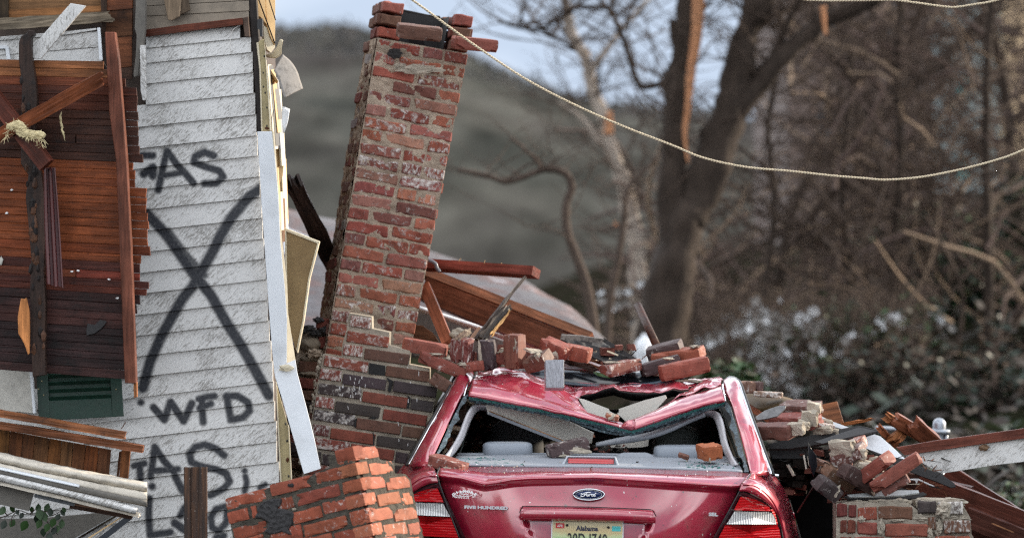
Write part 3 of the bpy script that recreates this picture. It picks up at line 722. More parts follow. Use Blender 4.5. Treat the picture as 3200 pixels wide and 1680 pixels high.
# ================================================================== far brick building behind the thicket
def far_building():
    Y = 75.0; s = S(Y)
    root = empty('brick_building', P(2760, 900, Y), 'brownish brick building with a pale blue end wall hidden behind the thicket', 'building')
    def bx(name, x0, x1, y0, y1, Y0, d, mat):
        a = P(x0, y1, Y0); b = P(x1, y0, Y0)
        V = [Vector((x, y, z)) for x in (a.x, b.x) for y in (Y0, Y0+d) for z in (a.z, b.z)]
        return obj(name, V, [(0, 1, 3, 2), (4, 6, 7, 5), (0, 4, 5, 1), (2, 3, 7, 6), (0, 2, 6, 4), (1, 5, 7, 3)], mat, root)
    bmat = plain('far brown brick', (.155, .115, .10), .9, .3, .8); blue = plain('far pale blue wall', (.30, .37, .38), .8, .2, .5); warm = plain('far sunlit plaster', (.70, .50, .30), .8, .15, .5)  # warm plaster colour paints in the low sun on that wall
    bx('wall', 2462, 2930, -900, 760, Y, 14, bmat)
    bx('end_wall', 2930, 3140, -900, 600, Y-1.5, 15, blue)
    bx('plaster_wall', 3150, 3500, -900, 520, Y-3, 12, warm)
    for k, (x, y) in enumerate(((2560, -60), (2560, 330), (2760, -60), (2760, 330))):
        wdw = bx('window', x, x+70, y, y+170, Y-.15, .2, plain('far window', (.05, .06, .07), .3, .2, 1))
    for k, (x, y, h) in enumerate(((2985, 500, 55), (2990, 240, 45))):
        bx('window', x, x+40, y, y+h, Y-1.7, .2, plain('teal far glass', (.12, .42, .42), .3, .2, 1))
far_building()

# ================================================================== blurred collapsed roof behind the chimney
def far_roof():
    root = empty('collapsed_roof', P(1400, 1150, 12), 'blurred collapsed grey and rust shingled roof slope behind the chimney', 'roof')
    g = G('old mixed shingles'); v = g.coord(); n = g.noise(v, 2.2, 5, .7); n2 = g.noise(v, 14, 4, .7)
    c = g.ramp(n, [(.38, (.075, .075, .085)), (.5, (.06, .048, .052)), (.58, (.09, .04, .034)), (.66, (.20, .20, .22))]); c = g.mix(1, c, g.ramp(n2, [(.3, .6), (.7, 1.3)]), 'MULTIPLY')
    rm = g.done(c, .7, g.bump(n2, .5, .03))
    Yb = 12.0
    up = [P(820, 640, 15), P(1050, 690, 15), P(1260, 790, 14.5), P(1430, 830, 14), P(1640, 900, 13.5), P(1780, 985, 13), P(1880, 1075, 12.5)]
    lo = [P(760, 1100, 11), P(1050, 1080, 11), P(1260, 1100, 11), P(1430, 1110, 11), P(1640, 1130, 11), P(1780, 1140, 11), P(1890, 1160, 11)]
    loft('roof_slope', [up, [a.lerp(b, .5)+Vector((0, 0, .08)) for a, b in zip(up, lo)], lo], 40, rm, root, 5, .08, disp=lambda p: p+Vector((0, 0, .05*noise.fractal(p*1.5, 1, 2, 3))))
    loft('gable_wall', [[P(870, 700, 13.4), P(1060, 780, 13.4), P(1120, 830, 13.4)], [P(840, 1300, 13.4), P(1040, 1300, 13.4), P(1120, 1300, 13.4)]], 6, M['white_sheet'], root, 3, .1)
far_roof()

# ================================================================== galvanised fence post with a round cap
def fence():
    Y = 4.6
    root = empty('fence_post', P(2935, 1800, Y), 'galvanised chain-link fence post with a round domed cap', 'fence post')
    b = P(2935, 1330, Y); s = S(Y); r = 19*s
    tube('post', [Vector((b.x, Y, -.2)), Vector((b.x, Y, b.z+2*s))], r, M['galv'], root, 16)
    prof = [(r*1.08, -.035), (r*1.08, 0), (r*1.02, .01), (r*.85, .022), (r*.55, .031), (r*.2, .035), (0.0005, .036)]
    V, F = [], []
    for i, (rad, z) in enumerate(prof):
        for k in range(16): V.append(Vector((rad*math.cos(k*math.pi/8), rad*math.sin(k*math.pi/8), z)))
    for i in range(len(prof)-1):
        for k in range(16): F.append((i*16+k, i*16+(k+1) % 16, (i+1)*16+(k+1) % 16, (i+1)*16+k))
    obj('cap', V, F, M['galv'], root, Matrix.Translation(Vector((b.x, Y, b.z+6*s))), True)
    tube('rail', [P(2740, 1338, Y+.3), P(2905, 1345, Y)], 9*s, M['galv'], root, 10)
    tube('brace_band', [P(2905, 1347, Y-.03), P(2968, 1350, Y-.03)], 9*s, M['galv'], root, 10)
    tube('hook_bolt', [P(2957, 1350, Y-.02), P(2957, 1372, Y-.02), P(2953, 1400, Y-.02)], 6*s, M['galv'], root, 8)
fence()
# ================================================================== the damaged house
HP = Plane(640, 840, .55, -5, 0)                 # its front wall
def seg_dist(p, a, b):
    ax, ay = a; bx_, by = b; dx, dy = bx_-ax, by-ay; t = ((p[0]-ax)*dx+(p[1]-ay)*dy)/max(dx*dx+dy*dy, 1e-9); t = min(max(t, 0), 1)
    return math.hypot(p[0]-ax-dx*t, p[1]-ay-dy*t)
STROKES = []
def stroke(c, pts, r, soft=9, dens=1.0):
    STROKES.append(([c(*p) for p in pts] if len(pts) > 1 else [c(*pts[0]), c(pts[0][0]+.1, pts[0][1])], r, soft, dens))
stroke(A4, [(20, 950), (90, 938), (150, 940)], 11)
stroke(A4, [(95, 1050), (150, 1010), (150, 1060)], 14)
stroke(A4, [(235, 912), (205, 1040), (182, 1148)], 11); stroke(A4, [(235, 912), (300, 1000), (345, 1045), (395, 1105)], 11); stroke(A4, [(205, 1062), (330, 1040)], 9)
stroke(A4, [(518, 940), (460, 918), (405, 945), (398, 980), (470, 1008), (550, 1030), (575, 1068), (535, 1105), (460, 1108)], 11)
stroke(A5, [(800, -20), (735, 25), (690, 75), (620, 160), (560, 260), (500, 380), (440, 480), (390, 570), (330, 640), (260, 760), (195, 880), (130, 1030), (90, 1180)], 17, 12)
stroke(A5, [(75, 1268)], 9)
stroke(A5, [(110, 130), (185, 205), (240, 270), (310, 370), (400, 500), (500, 620), (590, 780), (680, 920), (760, 1060), (815, 1160), (850, 1225)], 17, 12)
stroke(A5, [(240, 235), (340, 370), (460, 500)], 11, 10, .9)
stroke(A6, [(185, 400), (265, 490), (310, 362), (405, 500), (465, 372)], 12); stroke(A6, [(540, 335), (540, 420), (548, 508)], 11); stroke(A6, [(515, 340), (570, 325), (630, 318)], 10); stroke(A6, [(520, 405), (605, 375)], 10)
stroke(A6, [(718, 322), (735, 410), (748, 490)], 11); stroke(A6, [(715, 318), (800, 318), (875, 365), (885, 425), (835, 475), (748, 492)], 11); stroke(A6, [(95, 365)], 10)
stroke(A6, [(45, 825), (120, 808)], 10); stroke(A6, [(85, 835), (92, 920)], 10)
stroke(A6, [(195, 690), (180, 800), (165, 905)], 11); stroke(A6, [(195, 690), (262, 790), (335, 870)], 11); stroke(A6, [(185, 862), (365, 850)], 10); stroke(A6, [(175, 975)], 12)
stroke(A6, [(700, 750), (640, 700), (560, 672), (490, 688), (448, 740), (462, 800), (540, 832), (640, 850), (715, 882), (740, 940), (700, 990), (600, 1040)], 11)
stroke(A6, [(345, 905), (400, 1010)], 12); stroke(A6, [(850, 862)], 8); stroke(A6, [(855, 900), (866, 950), (850, 1010)], 8)
stroke(A6, [(155, 1062), (150, 1180), (160, 1330), (310, 1308)], 11); stroke(A6, [(410, 1130), (380, 1190)], 10); stroke(A6, [(340, 1240), (410, 1290)], 13)
stroke(A6, [(745, 1110), (640, 1140), (602, 1200), (612, 1275), (660, 1300), (715, 1240), (722, 1150)], 10); stroke(A6, [(640, 1345), (700, 1335)], 10); stroke(A6, [(960, 985), (1000, 960)], 7)
def spray_at(px, py):
    v = 0.0
    for pts, r, soft, dens in STROKES:
        if px < min(p[0] for p in pts)-40 or px > max(p[0] for p in pts)+40: continue
        d = min(seg_dist((px, py), a, b) for a, b in zip(pts, pts[1:]))
        t = 1-min(max((d-r*.62)/(soft*1.15), 0), 1); v = max(v, dens*t*t*(3-2*t))
    return v
house = empty('damaged_house', P(640, 1700, .9), 'leaning white sided house with spray painted rescue marks', 'house')
SEAMS = [78, 115, 161.5, 225, 290, 356, 422, 485, 550, 613.5, 679, 744, 807, 871, 935.6, 1000, 1063.5, 1127, 1190, 1252.5, 1314, 1377, 1441, 1505, 1569, 1632, 1695, 1758]
def seam(k, x):
    yr = SEAMS[k]; xr = 785+.0635*(yr-100); sl = .104+.022*k/27
    return yr+(xr-x)*sl+.6*noise.noise(Vector((x*.006, k*3.3, 0)))
def siding():
    for k in range(len(SEAMS)-1):
        xl = 456 if k < 4 else (300 if k < 17 else -40)
        y_mid = (SEAMS[k]+SEAMS[k+1])/2; xr = 785+.0635*(y_mid-100)-2+rnd.uniform(-2, 2)
        if k == 0: xr = 750
        nx = max(10, int((xr-xl)/4.6)); nz = 13
        V, F, sp = [], [], []
        for j in range(nz+1):
            t = j/nz
            for i in range(nx+1):
                x = xl+(xr-xl)*i/nx; y = seam(k, x)+(seam(k+1, x)-seam(k, x))*t + (1.0 if t == 1 else 0)
                V.append(HP.at(x, y, .003+.013*t)); sp.append(spray_at(x, y))
        n = nx+1
        for j in range(nz):
            for i in range(nx): F.append((j*n+i, (j+1)*n+i, (j+1)*n+i+1, j*n+i+1))
        b0 = len(V)                             # the butt under the lap, then the return to the wall
        for i in range(n): V.append(V[nz*n+i]-HP.n*.013); sp.append(0)
        for i in range(nx): F.append((nz*n+i, b0+i, b0+i+1, nz*n+i+1))
        r0 = len(V)
        for j in range(nz+1): V.append(V[j*n+nx]-HP.n*.02); sp.append(0)
        for j in range(nz): F.append((j*n+nx, (j+1)*n+nx, r0+j+1, r0+j))
        c = sum(V, Vector())/len(V); mw = frame_from(V[n-1]-V[0], -HP.n, c); inv = mw.inverted()
        o = obj('siding_board', [inv @ v for v in V], F, M['siding'], house, mw)
        at = o.data.attributes.new('spray', 'FLOAT', 'POINT'); at.data.foreach_set('value', sp)
siding()
# the wall behind the boards and the rest of the house body
def house_body():
    def q(pts, lift): return [HP.at(x, y, lift) for x, y in pts]
    fr = q([(-400, -150), (800, -150), (800, 0), (885, 1900), (-400, 1900)], -.03)
    bk = [v+Vector((-.1, 4.0, 0)) for v in fr]
    V = fr+bk; n = len(fr)
    F = [tuple(range(n)), tuple(range(n, 2*n))[::-1]]+[(i, i+n, (i+1) % n+n, (i+1) % n) for i in range(n)]
    obj('wall', V, F, plain('house sheathing', (.07, .05, .04), .9, .4), house)
house_body()
UP = Plane(200, 80, .50, -5, 0)
W_R = (.16, .045, .022, 1); W_B = (.13, .06, .028, 1); W_D = (.055, .026, .016, .8); W_O = (.24, .095, .036, 1)
slab('sheathing_board', [A1(-30, -60), A1(740, -60), A1(740, 0), A1(735, 85), A1(60, 118), A1(-30, 118)], UP, .02, M['wood_dry'], house, (.16, .085, .04, .95), (1, 0), lift=-.01)
slab('sheathing_board', [A1(-20, -40), A1(55, -40), A1(60, 145), A1(-20, 150)], UP, .03, M['wood_dry'], house, (.05, .035, .022, .9), (0, 1), lift=.02)
slab('sheathing_board', [A1(60, 70), A1(740, 40), A1(740, 110), A1(60, 140)], UP, .02, M['wood_dry'], house, (.20, .09, .035, .95), (1, 0), lift=.006)
slab('sheathing_board', [A1(748, -60), A1(936, -60), A1(934, 62), A1(752, 76)], UP, .025, M['wood'], house, (.15, .05, .022, .95), (1, 0), lift=.012)
slab('sheathing_board', [A1(742, 78), A1(932, 66), A1(932, 252), A1(742, 262)], UP, .02, M['wood_dry'], house, (.085, .038, .02, .85), (1, 0), lift=.004)
slab('sheathing_board', [A1(820, 262), A1(928, 258), A1(928, 470), A1(838, 480)], UP, .02, M['wood_dry'], house, (.12, .045, .022, .9), (1, 0), lift=.0)
slab('sheathing_board', [A1(840, 480), A1(930, 470), A1(930, 560), A1(840, 560)], UP, .02, M['wood_dry'], house, (.06, .035, .025, .85), (1, 0), lift=-.004)
slab('stud', [A1(705, -60), A1(750, -60), A1(750, 90), A1(735, 260), A1(722, 260)], UP, .03, M['wood_dry'], house, (.04, .025, .018, .9), (0, 1), lift=.03)
board('beam', P(*A1(-40, 175), .36), P(*A1(800, 118), .40), .054, .05, M['wood_dry'], house, 0, (.155, .125, .09, .93), (0, .03), 10, .004)
slab('corner_board', [A1(955, -60), A1(1022, -60), A1(1022, 190), A1(1010, 300), A1(985, 420), A1(972, 530), A1(945, 545), A1(940, 520), A1(955, 400), A1(962, 250), A1(948, 200), A1(955, 60)], UP, .05, M['grey_board'], house, None, (0, 1), lift=.03)
slab('corner_board', [A1(985, 320), A1(1022, 318), A1(1026, 705), A1(1005, 708), A1(990, 640)], UP, .03, M['siding'], house, None, (0, 1), lift=.045)
SP = Plane(600, 40, .535, -5, 0)
for k, (y0, y1, y2, y3) in enumerate(((-120, -125, -8, -14), (-6, -12, 37, 3), (40, 6, 98, 66), (100, 68, 180, 116))):
    slab('soffit_board', [A4(104, y0), A4(728, y1), A4(730, y3), A4(104, y2)], SP, .02, M['tan_board'], house, None, lift=-.004*(k % 2))
slab('fascia_board', [A4(96, 182), A4(340, 148), A4(690, 108), A4(694, 150), A4(340, 192), A4(100, 224)], SP, .03, M['wood'], house, (.14, .04, .022, 1), lift=.03)
slab('fascia_board', [A4(206, -60), A4(330, -60), A4(312, 100), A4(262, 125), A4(240, 118)], SP, .02, M['wood_dry'], house, (.17, .125, .085, 1), (0, 1), lift=.055)
slab('fascia_board', [A4(330, -60), A4(352, -60), A4(374, 62), A4(312, 92)], SP, .02, M['wood_dry'], house, (.11, .08, .055, .95), (0, 1), lift=.045)
slab('corner_post', [A4(690, 110), A4(725, 100), A4(735, 222), A4(705, 222)], SP, .04, M['wood_dry'], house, (.13, .09, .07, 1), (0, 1), lift=.02)
slab('corner_post', [A4(722, -60), A4(770, -60), A4(782, 120), A4(790, 250), A4(804, 790), A4(782, 790), A4(760, 420), A4(740, 160)], SP, .05, M['wood_char'], house, (.028, .022, .02, .8), (0, 1), lift=-.015)
# white siding scrap behind the hanging roof deck
WS = Plane(150, 150, .42, -5, 0)
slab('siding_scrap', [A1(-30, 275), A1(692, 222), A1(704, 330), A1(-30, 392)], WS, .012, M['siding'], house, None, lift=.0)
slab('siding_scrap', [A1(-30, 394), A1(704, 332), A1(716, 440), A1(-30, 500)], WS, .012, M['siding'], house, None, lift=-.006)
slab('white_trim', [A1(-30, 262), A1(460, 222), A1(676, 198), A1(680, 212), A1(460, 246), A1(-30, 288)], WS, .02, M['siding'], house, None, lift=.016)
slab('white_trim', [A1(684, 196), A1(704, 196), A1(720, 424), A1(698, 424)], WS, .02, M['white_metal'], house, None, (0, 1), lift=.026)
slab('window_trim', [A1(-30, 322), A1(48, 322), A1(60, 335), A1(74, 420), A1(46, 420), A1(38, 345), A1(-30, 345)], WS, .02, M['white_metal'], house, None, lift=.02)
# gable sheathing on the sunlit side
def side_strip(name, top, bot, mat, depth=.03, col=None, Y=.62, yaw=20):
    pl = Plane((top[0][0]+bot[0][0])/2, (top[0][1]+bot[0][1])/2, Y, yaw, 0)
    return slab(name, [*top, *bot[::-1]], pl, depth, mat, house, col, (0, 1))
GP = Plane(830, 60, .66, 38, 0)
slab('gable_board', [A4(768, -70), A4(828, -70), A4(832, 60), A4(838, 150), A4(800, 105), A4(776, 95)], GP, .03, M['ply'], house, None, (0, 1))
slab('gable_board', [A4(830, -70), A4(890, -70), A4(890, 110), A4(888, 275), A4(862, 225), A4(842, 160), A4(834, 60)], GP, .03, M['ply'], house, None, (0, 1), lift=-.004)
slab('gable_board', [A4(818, 150), A4(840, 170), A4(890, 285), A4(862, 320), A4(838, 300), A4(822, 235)], GP, .02, M['cream'], house, None, (0, 1), lift=-.012)
board('batten', P(*A4(782, -20), .60), P(*A4(886, 262), .66), .006, .02, M['wood_char'], house, 0, (.03, .02, .015, .8))
board('batten', P(*A4(842, -30), .61), P(*A4(890, 120), .66), .005, .02, M['wood_char'], house, 0, (.03, .02, .015, .8))
slab('window_bracket', [A4(780, 118), A4(812, 112), A4(812, 222), A4(796, 222), A4(794, 180), A4(778, 175)], SP, .03, M['black'], house, None, lift=.06)
# yellowed channel with nail holes
YC = Plane(820, 270, .50, 6, 0)
yc = slab('corner_channel', [A4(780, 262), A4(808, 236), A4(822, 240), A4(836, 420), A4(858, 790), A4(808, 792), A4(800, 420), A4(790, 300)], YC, .012, M['yellow_metal'], house, None, (0, 1), lift=.01)
slab('channel_lip', [A4(776, 258), A4(788, 256), A4(802, 420), A4(812, 792), A4(806, 793), A4(794, 420)], YC, .03, M['cream'], house, None, (0, 1), lift=.024)
slab('channel_lip', [A4(822, 240), A4(830, 300), A4(850, 520), A4(866, 790), A4(856, 790), A4(840, 520)], YC, .03, M['cream'], house, None, (0, 1), lift=.026)
for x, y in ((822, 340), (816, 440), (828, 560), (838, 650), (838, 760), (818, 524)):
    lump('nail_hole', YC.at(*A4(x, y), .011), .004, M['black'], house, 1, .2, 9, x, (1, .3, 1.6))
lump('rust_patch', YC.at(*A4(838, 775), .012), .010, M['wood_char'], house, 2, .5, 9, 3, (1.1, .2, .7), (.12, .04, .015, 1))
LC = Plane(890, 1350, .50, 4, 0)
slab('corner_channel', [A6(1080, 215), A6(1096, 280), A6(1150, 470), A6(1168, 540), A6(1192, 930), A6(1115, 952)], LC, .015, M['yellow_metal'], house, None, (0, 1), lift=.0)
slab('channel_lip', [A6(1076, 215), A6(1084, 215), A6(1120, 950), A6(1110, 952)], LC, .03, M['cream'], house, None, (0, 1), lift=.012)
slab('channel_lip', [A6(1164, 520), A6(1174, 540), A6(1196, 926), A6(1186, 930)], LC, .03, M['cream'], house, None, (0, 1), lift=.012)
for x, y in ((1148, 520), (1158, 645), (1162, 780), (1170, 900), (1162, 790)): lump('nail_hole', LC.at(*A6(x, y), .003), .0055 if y != 780 else .009, M['black'] if y not in (780, 790) else M['wood_char'], house, 1, .4, 9, y, (1, .3, 1.3), (.10, .035, .015, 1))
# long bent white corner trim
WT = Plane(840, 800, .44, 3, 0)
slab('corner_trim', [A4(780, 794), A4(874, 793), (870, 612), A5(920, 300), A5(945, 560), A5(960, 760), A5(958, 1030), A5(900, 1090), A5(884, 1098), A5(868, 940), A5(846, 650), A5(822, 300), A5(802, 20)], WT, .012, M['white_metal'], house, None, (0, 1))
slab('corner_trim', [A5(884, 1098), A5(905, 1085), A5(960, 1030), A5(1010, 1010), A5(1022, 1090), A6(1290, 360), A6(1352, 600), A6(1405, 846), A6(1282, 886), A6(1210, 640), A6(1120, 330), A6(1072, 180)], Plane(930, 1300, .40, 5, 6), .012, M['white_metal'], house, None, (0, 1))
slab('trim_return', [A4(874, 793), A4(884, 793), A5(912, 20), A5(932, 300), A5(962, 560), A5(968, 740), A5(1000, 940), A5(1012, 1012), A5(958, 1032), A5(960, 760), A5(945, 560), A5(920, 300)], Plane(880, 800, .46, 38, 0), .01, M['cream'], house, None, (0, 1), lift=-.006)  # cream return of the white trim: sunlight put into its colour
lump('trim_crease', P(*A5(958, 1060), .40), .026, M['cream'], house, 2, .7, 12, 4, (1.2, .35, .6))
# window frames on the side wall, seen almost edge-on
for k, (x0, y0, x1, y1, wd, m) in enumerate(((848, 390, 888, 900, 9, 'cream'), (862, 395, 902, 880, 5, 'black'), (872, 420, 912, 800, 8, 'ply'), (884, 470, 916, 720, 10, 'black'), (895, 480, 930, 900, 7, 'grey_plastic'), (908, 540, 936, 1000, 9, 'cream'), (902, 900, 925, 1310, 8, 'ply'), (928, 800, 948, 1250, 6, 'cream'), (940, 960, 955, 1352, 6, 'ply'), (916, 1000, 938, 1352, 7, 'white_metal'))):
    board('window_frame', P(*A4(x0, y0), .58+.02*k), P(*A4(x1, y1), .60+.02*k), wd*.5*S(.6)*1.3, .05, M[m], house, 20)
slab('window_sash', [A4(905, 905), A4(930, 880), A4(945, 950), A4(935, 1060), A4(915, 1120)], Plane(870, 500, .7, 20), .02, M['ply'], house, None, (0, 1))
slab('window_head', [A4(862, 420), A4(908, 490), A4(904, 504), A4(862, 445)], Plane(870, 250, .6, 20), .03, M['ply'], house, None)
for k, (x0, y0, x1, y1, wd, m) in enumerate(((905, 0, 912, 240, 7, 'ply'), (918, 0, 928, 230, 6, 'cream'), (930, 40, 938, 300, 8, 'wood'), (944, 90, 948, 240, 7, 'cream'), (950, 170, 956, 250, 6, 'white_metal'))):
    board('window_frame', P(*A5(x0, y0), .60+.03*k), P(*A5(x1, y1), .62+.03*k), wd*.5*S(.6)*1.3, .05, M[m], house, 20, (.2, .1, .05, 1))
# curled aluminium sheets
def curl():
    a = [P(*A4(830, 330), .60), P(*A4(868, 318), .56), P(*A4(898, 285), .52), P(*A4(918, 240), .48), P(*A4(932, 242), .46)]
    mid = [P(*A4(842, 348), .60), P(*A4(890, 352), .54), P(*A4(922, 330), .50), P(*A4(925, 290), .47), P(*A4(934, 246), .455)]
    loft('curled_sheet', [catmull(a, 5), catmull(mid, 5)], 26, M['cream'], house, 4, .004)
    b0 = [P(*A4(934, 330), .62), P(*A4(985, 375), .60), P(*A4(1020, 430), .58), P(*A4(1040, 490), .57), P(*A4(1056, 535), .56)]
    b1 = [P(*A4(880, 425), .50), P(*A4(905, 470), .48), P(*A4(920, 520), .47), P(*A4(932, 560), .46), P(*A4(945, 592), .45)]
    bm_ = [x.lerp(y, .5)+Vector((.002, -.004, .002)) for x, y in zip(b0, b1)]
    loft('curled_sheet', [catmull(b0, 5), catmull(bm_, 5), catmull(b1, 5)], 26, plain('bent aluminium sheet', (.22, .205, .19), .85, .35, 90, .1, .7), house, 5, .004)
    loft('curled_sheet', [PP(A4, [(928, 645), (950, 648), (978, 660)], .62), PP(A4, [(930, 740), (945, 760), (962, 745)], .58), PP(A4, [(935, 800), (940, 805), (945, 795)], .58)], 8, M['white_metal'], house, 4, .004)
    tube('wire', catmull(PP(A4, [(686, 152), (660, 162), (632, 185), (620, 230), (618, 290), (620, 328)], .50), 4), .0018, plain('white wire', (.6, .58, .55), .5, .1), house, 6)
curl()
# the brown insect screen hanging at the corner
scr = empty('window_screen', P(*A5(1040, 960), .6), 'brown insect screen in a cream frame hanging off the house corner', 'window screen')
SCP = Plane(940, 850, .62, -14, 0)
slab('mesh', [A5(955, 232), A5(1142, 306), A5(1088, 520), A5(1050, 780), A5(1012, 955), A5(962, 775)], SCP, .004, M['screen'], scr, None, (0, 1))
slab('frame', [A5(945, 216), A5(1154, 298), A5(1148, 312), A5(950, 236)], SCP, .02, M['cream'], scr, None, lift=.008)
slab('frame', [A5(1154, 298), A5(1096, 522), A5(1060, 780), A5(1022, 970), A5(1014, 950), A5(1050, 780), A5(1086, 520), A5(1142, 306)], SCP, .02, M['cream'], scr, None, (0, 1), lift=.008)
slab('frame', [A5(945, 216), A5(954, 236), A5(962, 775), A5(952, 760)], SCP, .02, M['cream'], scr, None, (0, 1), lift=.008)

# ------------------------------------------------------------------ hanging roof deck
deck = empty('roof_deck', P(220, 1180, .05), 'torn off roof deck of red brown planks with studs hanging over the house wall', 'roof deck')
DP = Plane(220, 700, .12, -3, 0)
tops = [(A1(0, 415)[1], A1(720, 428)[1])]
RIGHT = [(190, 322), (212, 355), (237, 393), (266, 428), (312, 430), (390, 433), (464, 447), (502, 417), (531, 419), (575, 455), (650, 461), (735, 467), (762, 458), (778, 438), (826, 438), (858, 467), (884, 461), (908, 435), (932, 426), (960, 412), (1180, 388)]
def right_end(y):
    for k in range(len(RIGHT)-1):
        if y < RIGHT[k+1][0]: return RIGHT[k][1]
    return RIGHT[-1][1]
y = 186.0; k = 0; rr = random.Random(17)
while y < 1130:
    h = rr.uniform(20, 29); t = (y-186)/950
    sl0 = .018+.058*t; sl1 = .018+.058*min(1, (y+h-186)/950)
    xr = right_end(y+h*.5)+rr.uniform(-3, 3); xl = -30
    pick = rr.random(); keep = k > 0 and pick < .45
    if not keep or t > .60: col = None
    if col is not None: pass
    elif y < 205: col = (.24, .105, .042, 1)
    elif t < .25: col = rr.choice([(.115, .035, .018, 1), (.085, .03, .018, .95), (.15, .048, .022, 1), (.065, .03, .02, .9)])
    elif t < .62: col = rr.choice([(.19, .052, .018, 1), (.23, .070, .024, 1), (.145, .038, .017, 1), (.10, .028, .017, .98), (.20, .060, .022, 1)])
    elif t < .74: col = rr.choice([(.12, .036, .022, .95), (.085, .03, .022, .9), (.15, .05, .026, .95)])
    else: col = rr.choice([(.05, .026, .024, .82), (.036, .022, .022, .8), (.065, .03, .026, .85)])
    for xa, xb in (((xl, 236), (238, xr)) if k in (25, 9) else ((xl, xr),)):
        e = rr.uniform(-3, 3)
        c2 = tuple(min(1, q*rr.uniform(.8, 1.25)) for q in col[:3])+(col[3],) if xa > 0 else col
        col = col; c2 = (c2[0]*.78, c2[1]*.68, c2[2]*.66, c2[3])
        slab('plank', [(xa, y+sl0*xa), (xb, y+sl0*xb), (xb+e, y+h-.7+sl1*xb), (xa, y+h-.7+sl1*xa)], DP, .02, M['wood'], deck, c2, (1, sl0), lift=rr.uniform(-.002, .002))
    y += h; k += 1
# underside black felt that closes the gaps between planks
slab('felt', [(-30, 186), (322, 192), (395, 300), (400, 1150), (-30, 1135)], DP, .004, M['soot'], deck, None, (1, 0), lift=-.022)
SD = Plane(220, 700, .03, -3, 0)
slab('stud', [A1(738, 226), A1(810, 226), A1(836, 420), A1(890, 1100), A2(672, 60), A2(690, 420), A2(705, 800), A2(718, 1178), A2(660, 1178), A2(640, 700), A2(612, 0), A1(770, 800)], SD, .07, M['wood'], deck, (.125, .043, .026, 1), (0, 1), lift=.01, bev=.003)
slab('stud', [A2(704, 1180), A2(722, 1170), A2(724, 1250), A2(708, 1255)], SD, .03, M['splinter'], deck, (.25, .10, .04, 1), (0, 1), lift=-.01)
slab('charred_stud', [A1(132, 300), A1(150, 255), A1(190, 232), A1(200, 212), A1(238, 218), A1(240, 250), A1(218, 262), A1(225, 430), A1(248, 560), A1(262, 720), A2(170, 0), A2(215, 60), A2(232, 200), A2(238, 420), A2(230, 600), A2(240, 760), A2(236, 950), A2(240, 1135), A2(172, 1145), A2(165, 960), A2(158, 700), A2(165, 520), A2(148, 320), A2(135, 200), A2(150, 80), A2(110, 20), A1(150, 790), A1(155, 600), A1(132, 420)], SD, .07, M['wood_char'], deck, (.035, .020, .015, .78), (0, 1), lift=.012, bev=.003)
for q in range(42):
    rq = random.Random(q); t = rq.random(); x = 72+t*46; yy = 240+t*880
    lump('char_flake', SD.at(x+rq.uniform(-10, 22), yy, .014), rq.uniform(.008, .02), M['wood_char'], deck, 1, .7, 10, q, (.8, .35, 1.8), (.07, .032, .018, .9) if rq.random() < .35 else (.018, .013, .012, .7))
slab('shingle_scrap', [A2(455, 905), A2(462, 862), A2(500, 870), A2(530, 842), A2(566, 852), A2(540, 885), A2(500, 915), A2(458, 925)], DP, .004, M['shingle'], deck, None, lift=.012)
lump('paint_fleck', DP.at(*A2(5, 530), .01), .02, M['plaster'], deck, 2, .5, 9, 2, (.5, .2, 1))
for q, (x, yy) in enumerate(((380, 588), (412, 584), (620, 728), (575, 630), (36, 280), (62, 158))): lump('paint_fleck', DP.at(*A2(x, yy), .008), .006, M['decal'], deck, 1, .5, 9, q, (1.4, .3, .8))

# loose pieces on and around the deck
T = lambda o, lab, cat, g=None: tag(o, lab, cat, g)
T(slab('white_board', [A1(497, 24), A1(604, 42), A1(440, 235), A1(285, 416), A1(222, 412), A1(222, 340), A1(360, 180)], Plane(180, 100, .12, -3), .022, M['siding'], None, None, (-1, 1.2), lift=.05), 'white peeling board slanting down in the top corner', 'board')
T(board('loose_rafter', P(*A1(-60, 985), -.10), P(*A1(745, 535), -.08), .064, .04, M['wood'], None, 8, (.19, .056, .022, 1), (0, .035), 8, .002), 'reddish splintered board leaning diagonally across the roof deck planks', 'board')
T(board('short_rafter', P(*A1(-60, 660), -.04), P(*A1(330, 1165), -.12), .074, .05, M['wood'], None, 14, (.095, .027, .017, 1), (0, 0), 4), 'short dark red timber hanging below the clump of insulation', 'timber')
def wool(name, c, pts, n, r, label, seed):
    rr = random.Random(seed); bag = Bag()
    path = catmull(PP(c, pts, -.16), 6)
    for k in range(n):
        p = rr.choice(path)+Vector((rr.gauss(0, r), rr.gauss(0, r*.6), rr.gauss(0, r))); d = Vector((rr.uniform(-.7, .7), rr.uniform(-.6, .6), rr.uniform(-1, .5))).normalized(); q = [p]
        for s in range(3): d = (d+Vector((rr.uniform(-.7, .7), rr.uniform(-.6, .6), rr.uniform(-.8, .6)))).normalized(); q.append(q[-1]+d*.012)
        V, F = tube_data(q, [.0012, .0018, .0014, .0006], 3, False); bag.add(V, F)
    return tag(bag.build(name, [M['insulation']]), label, 'insulation')
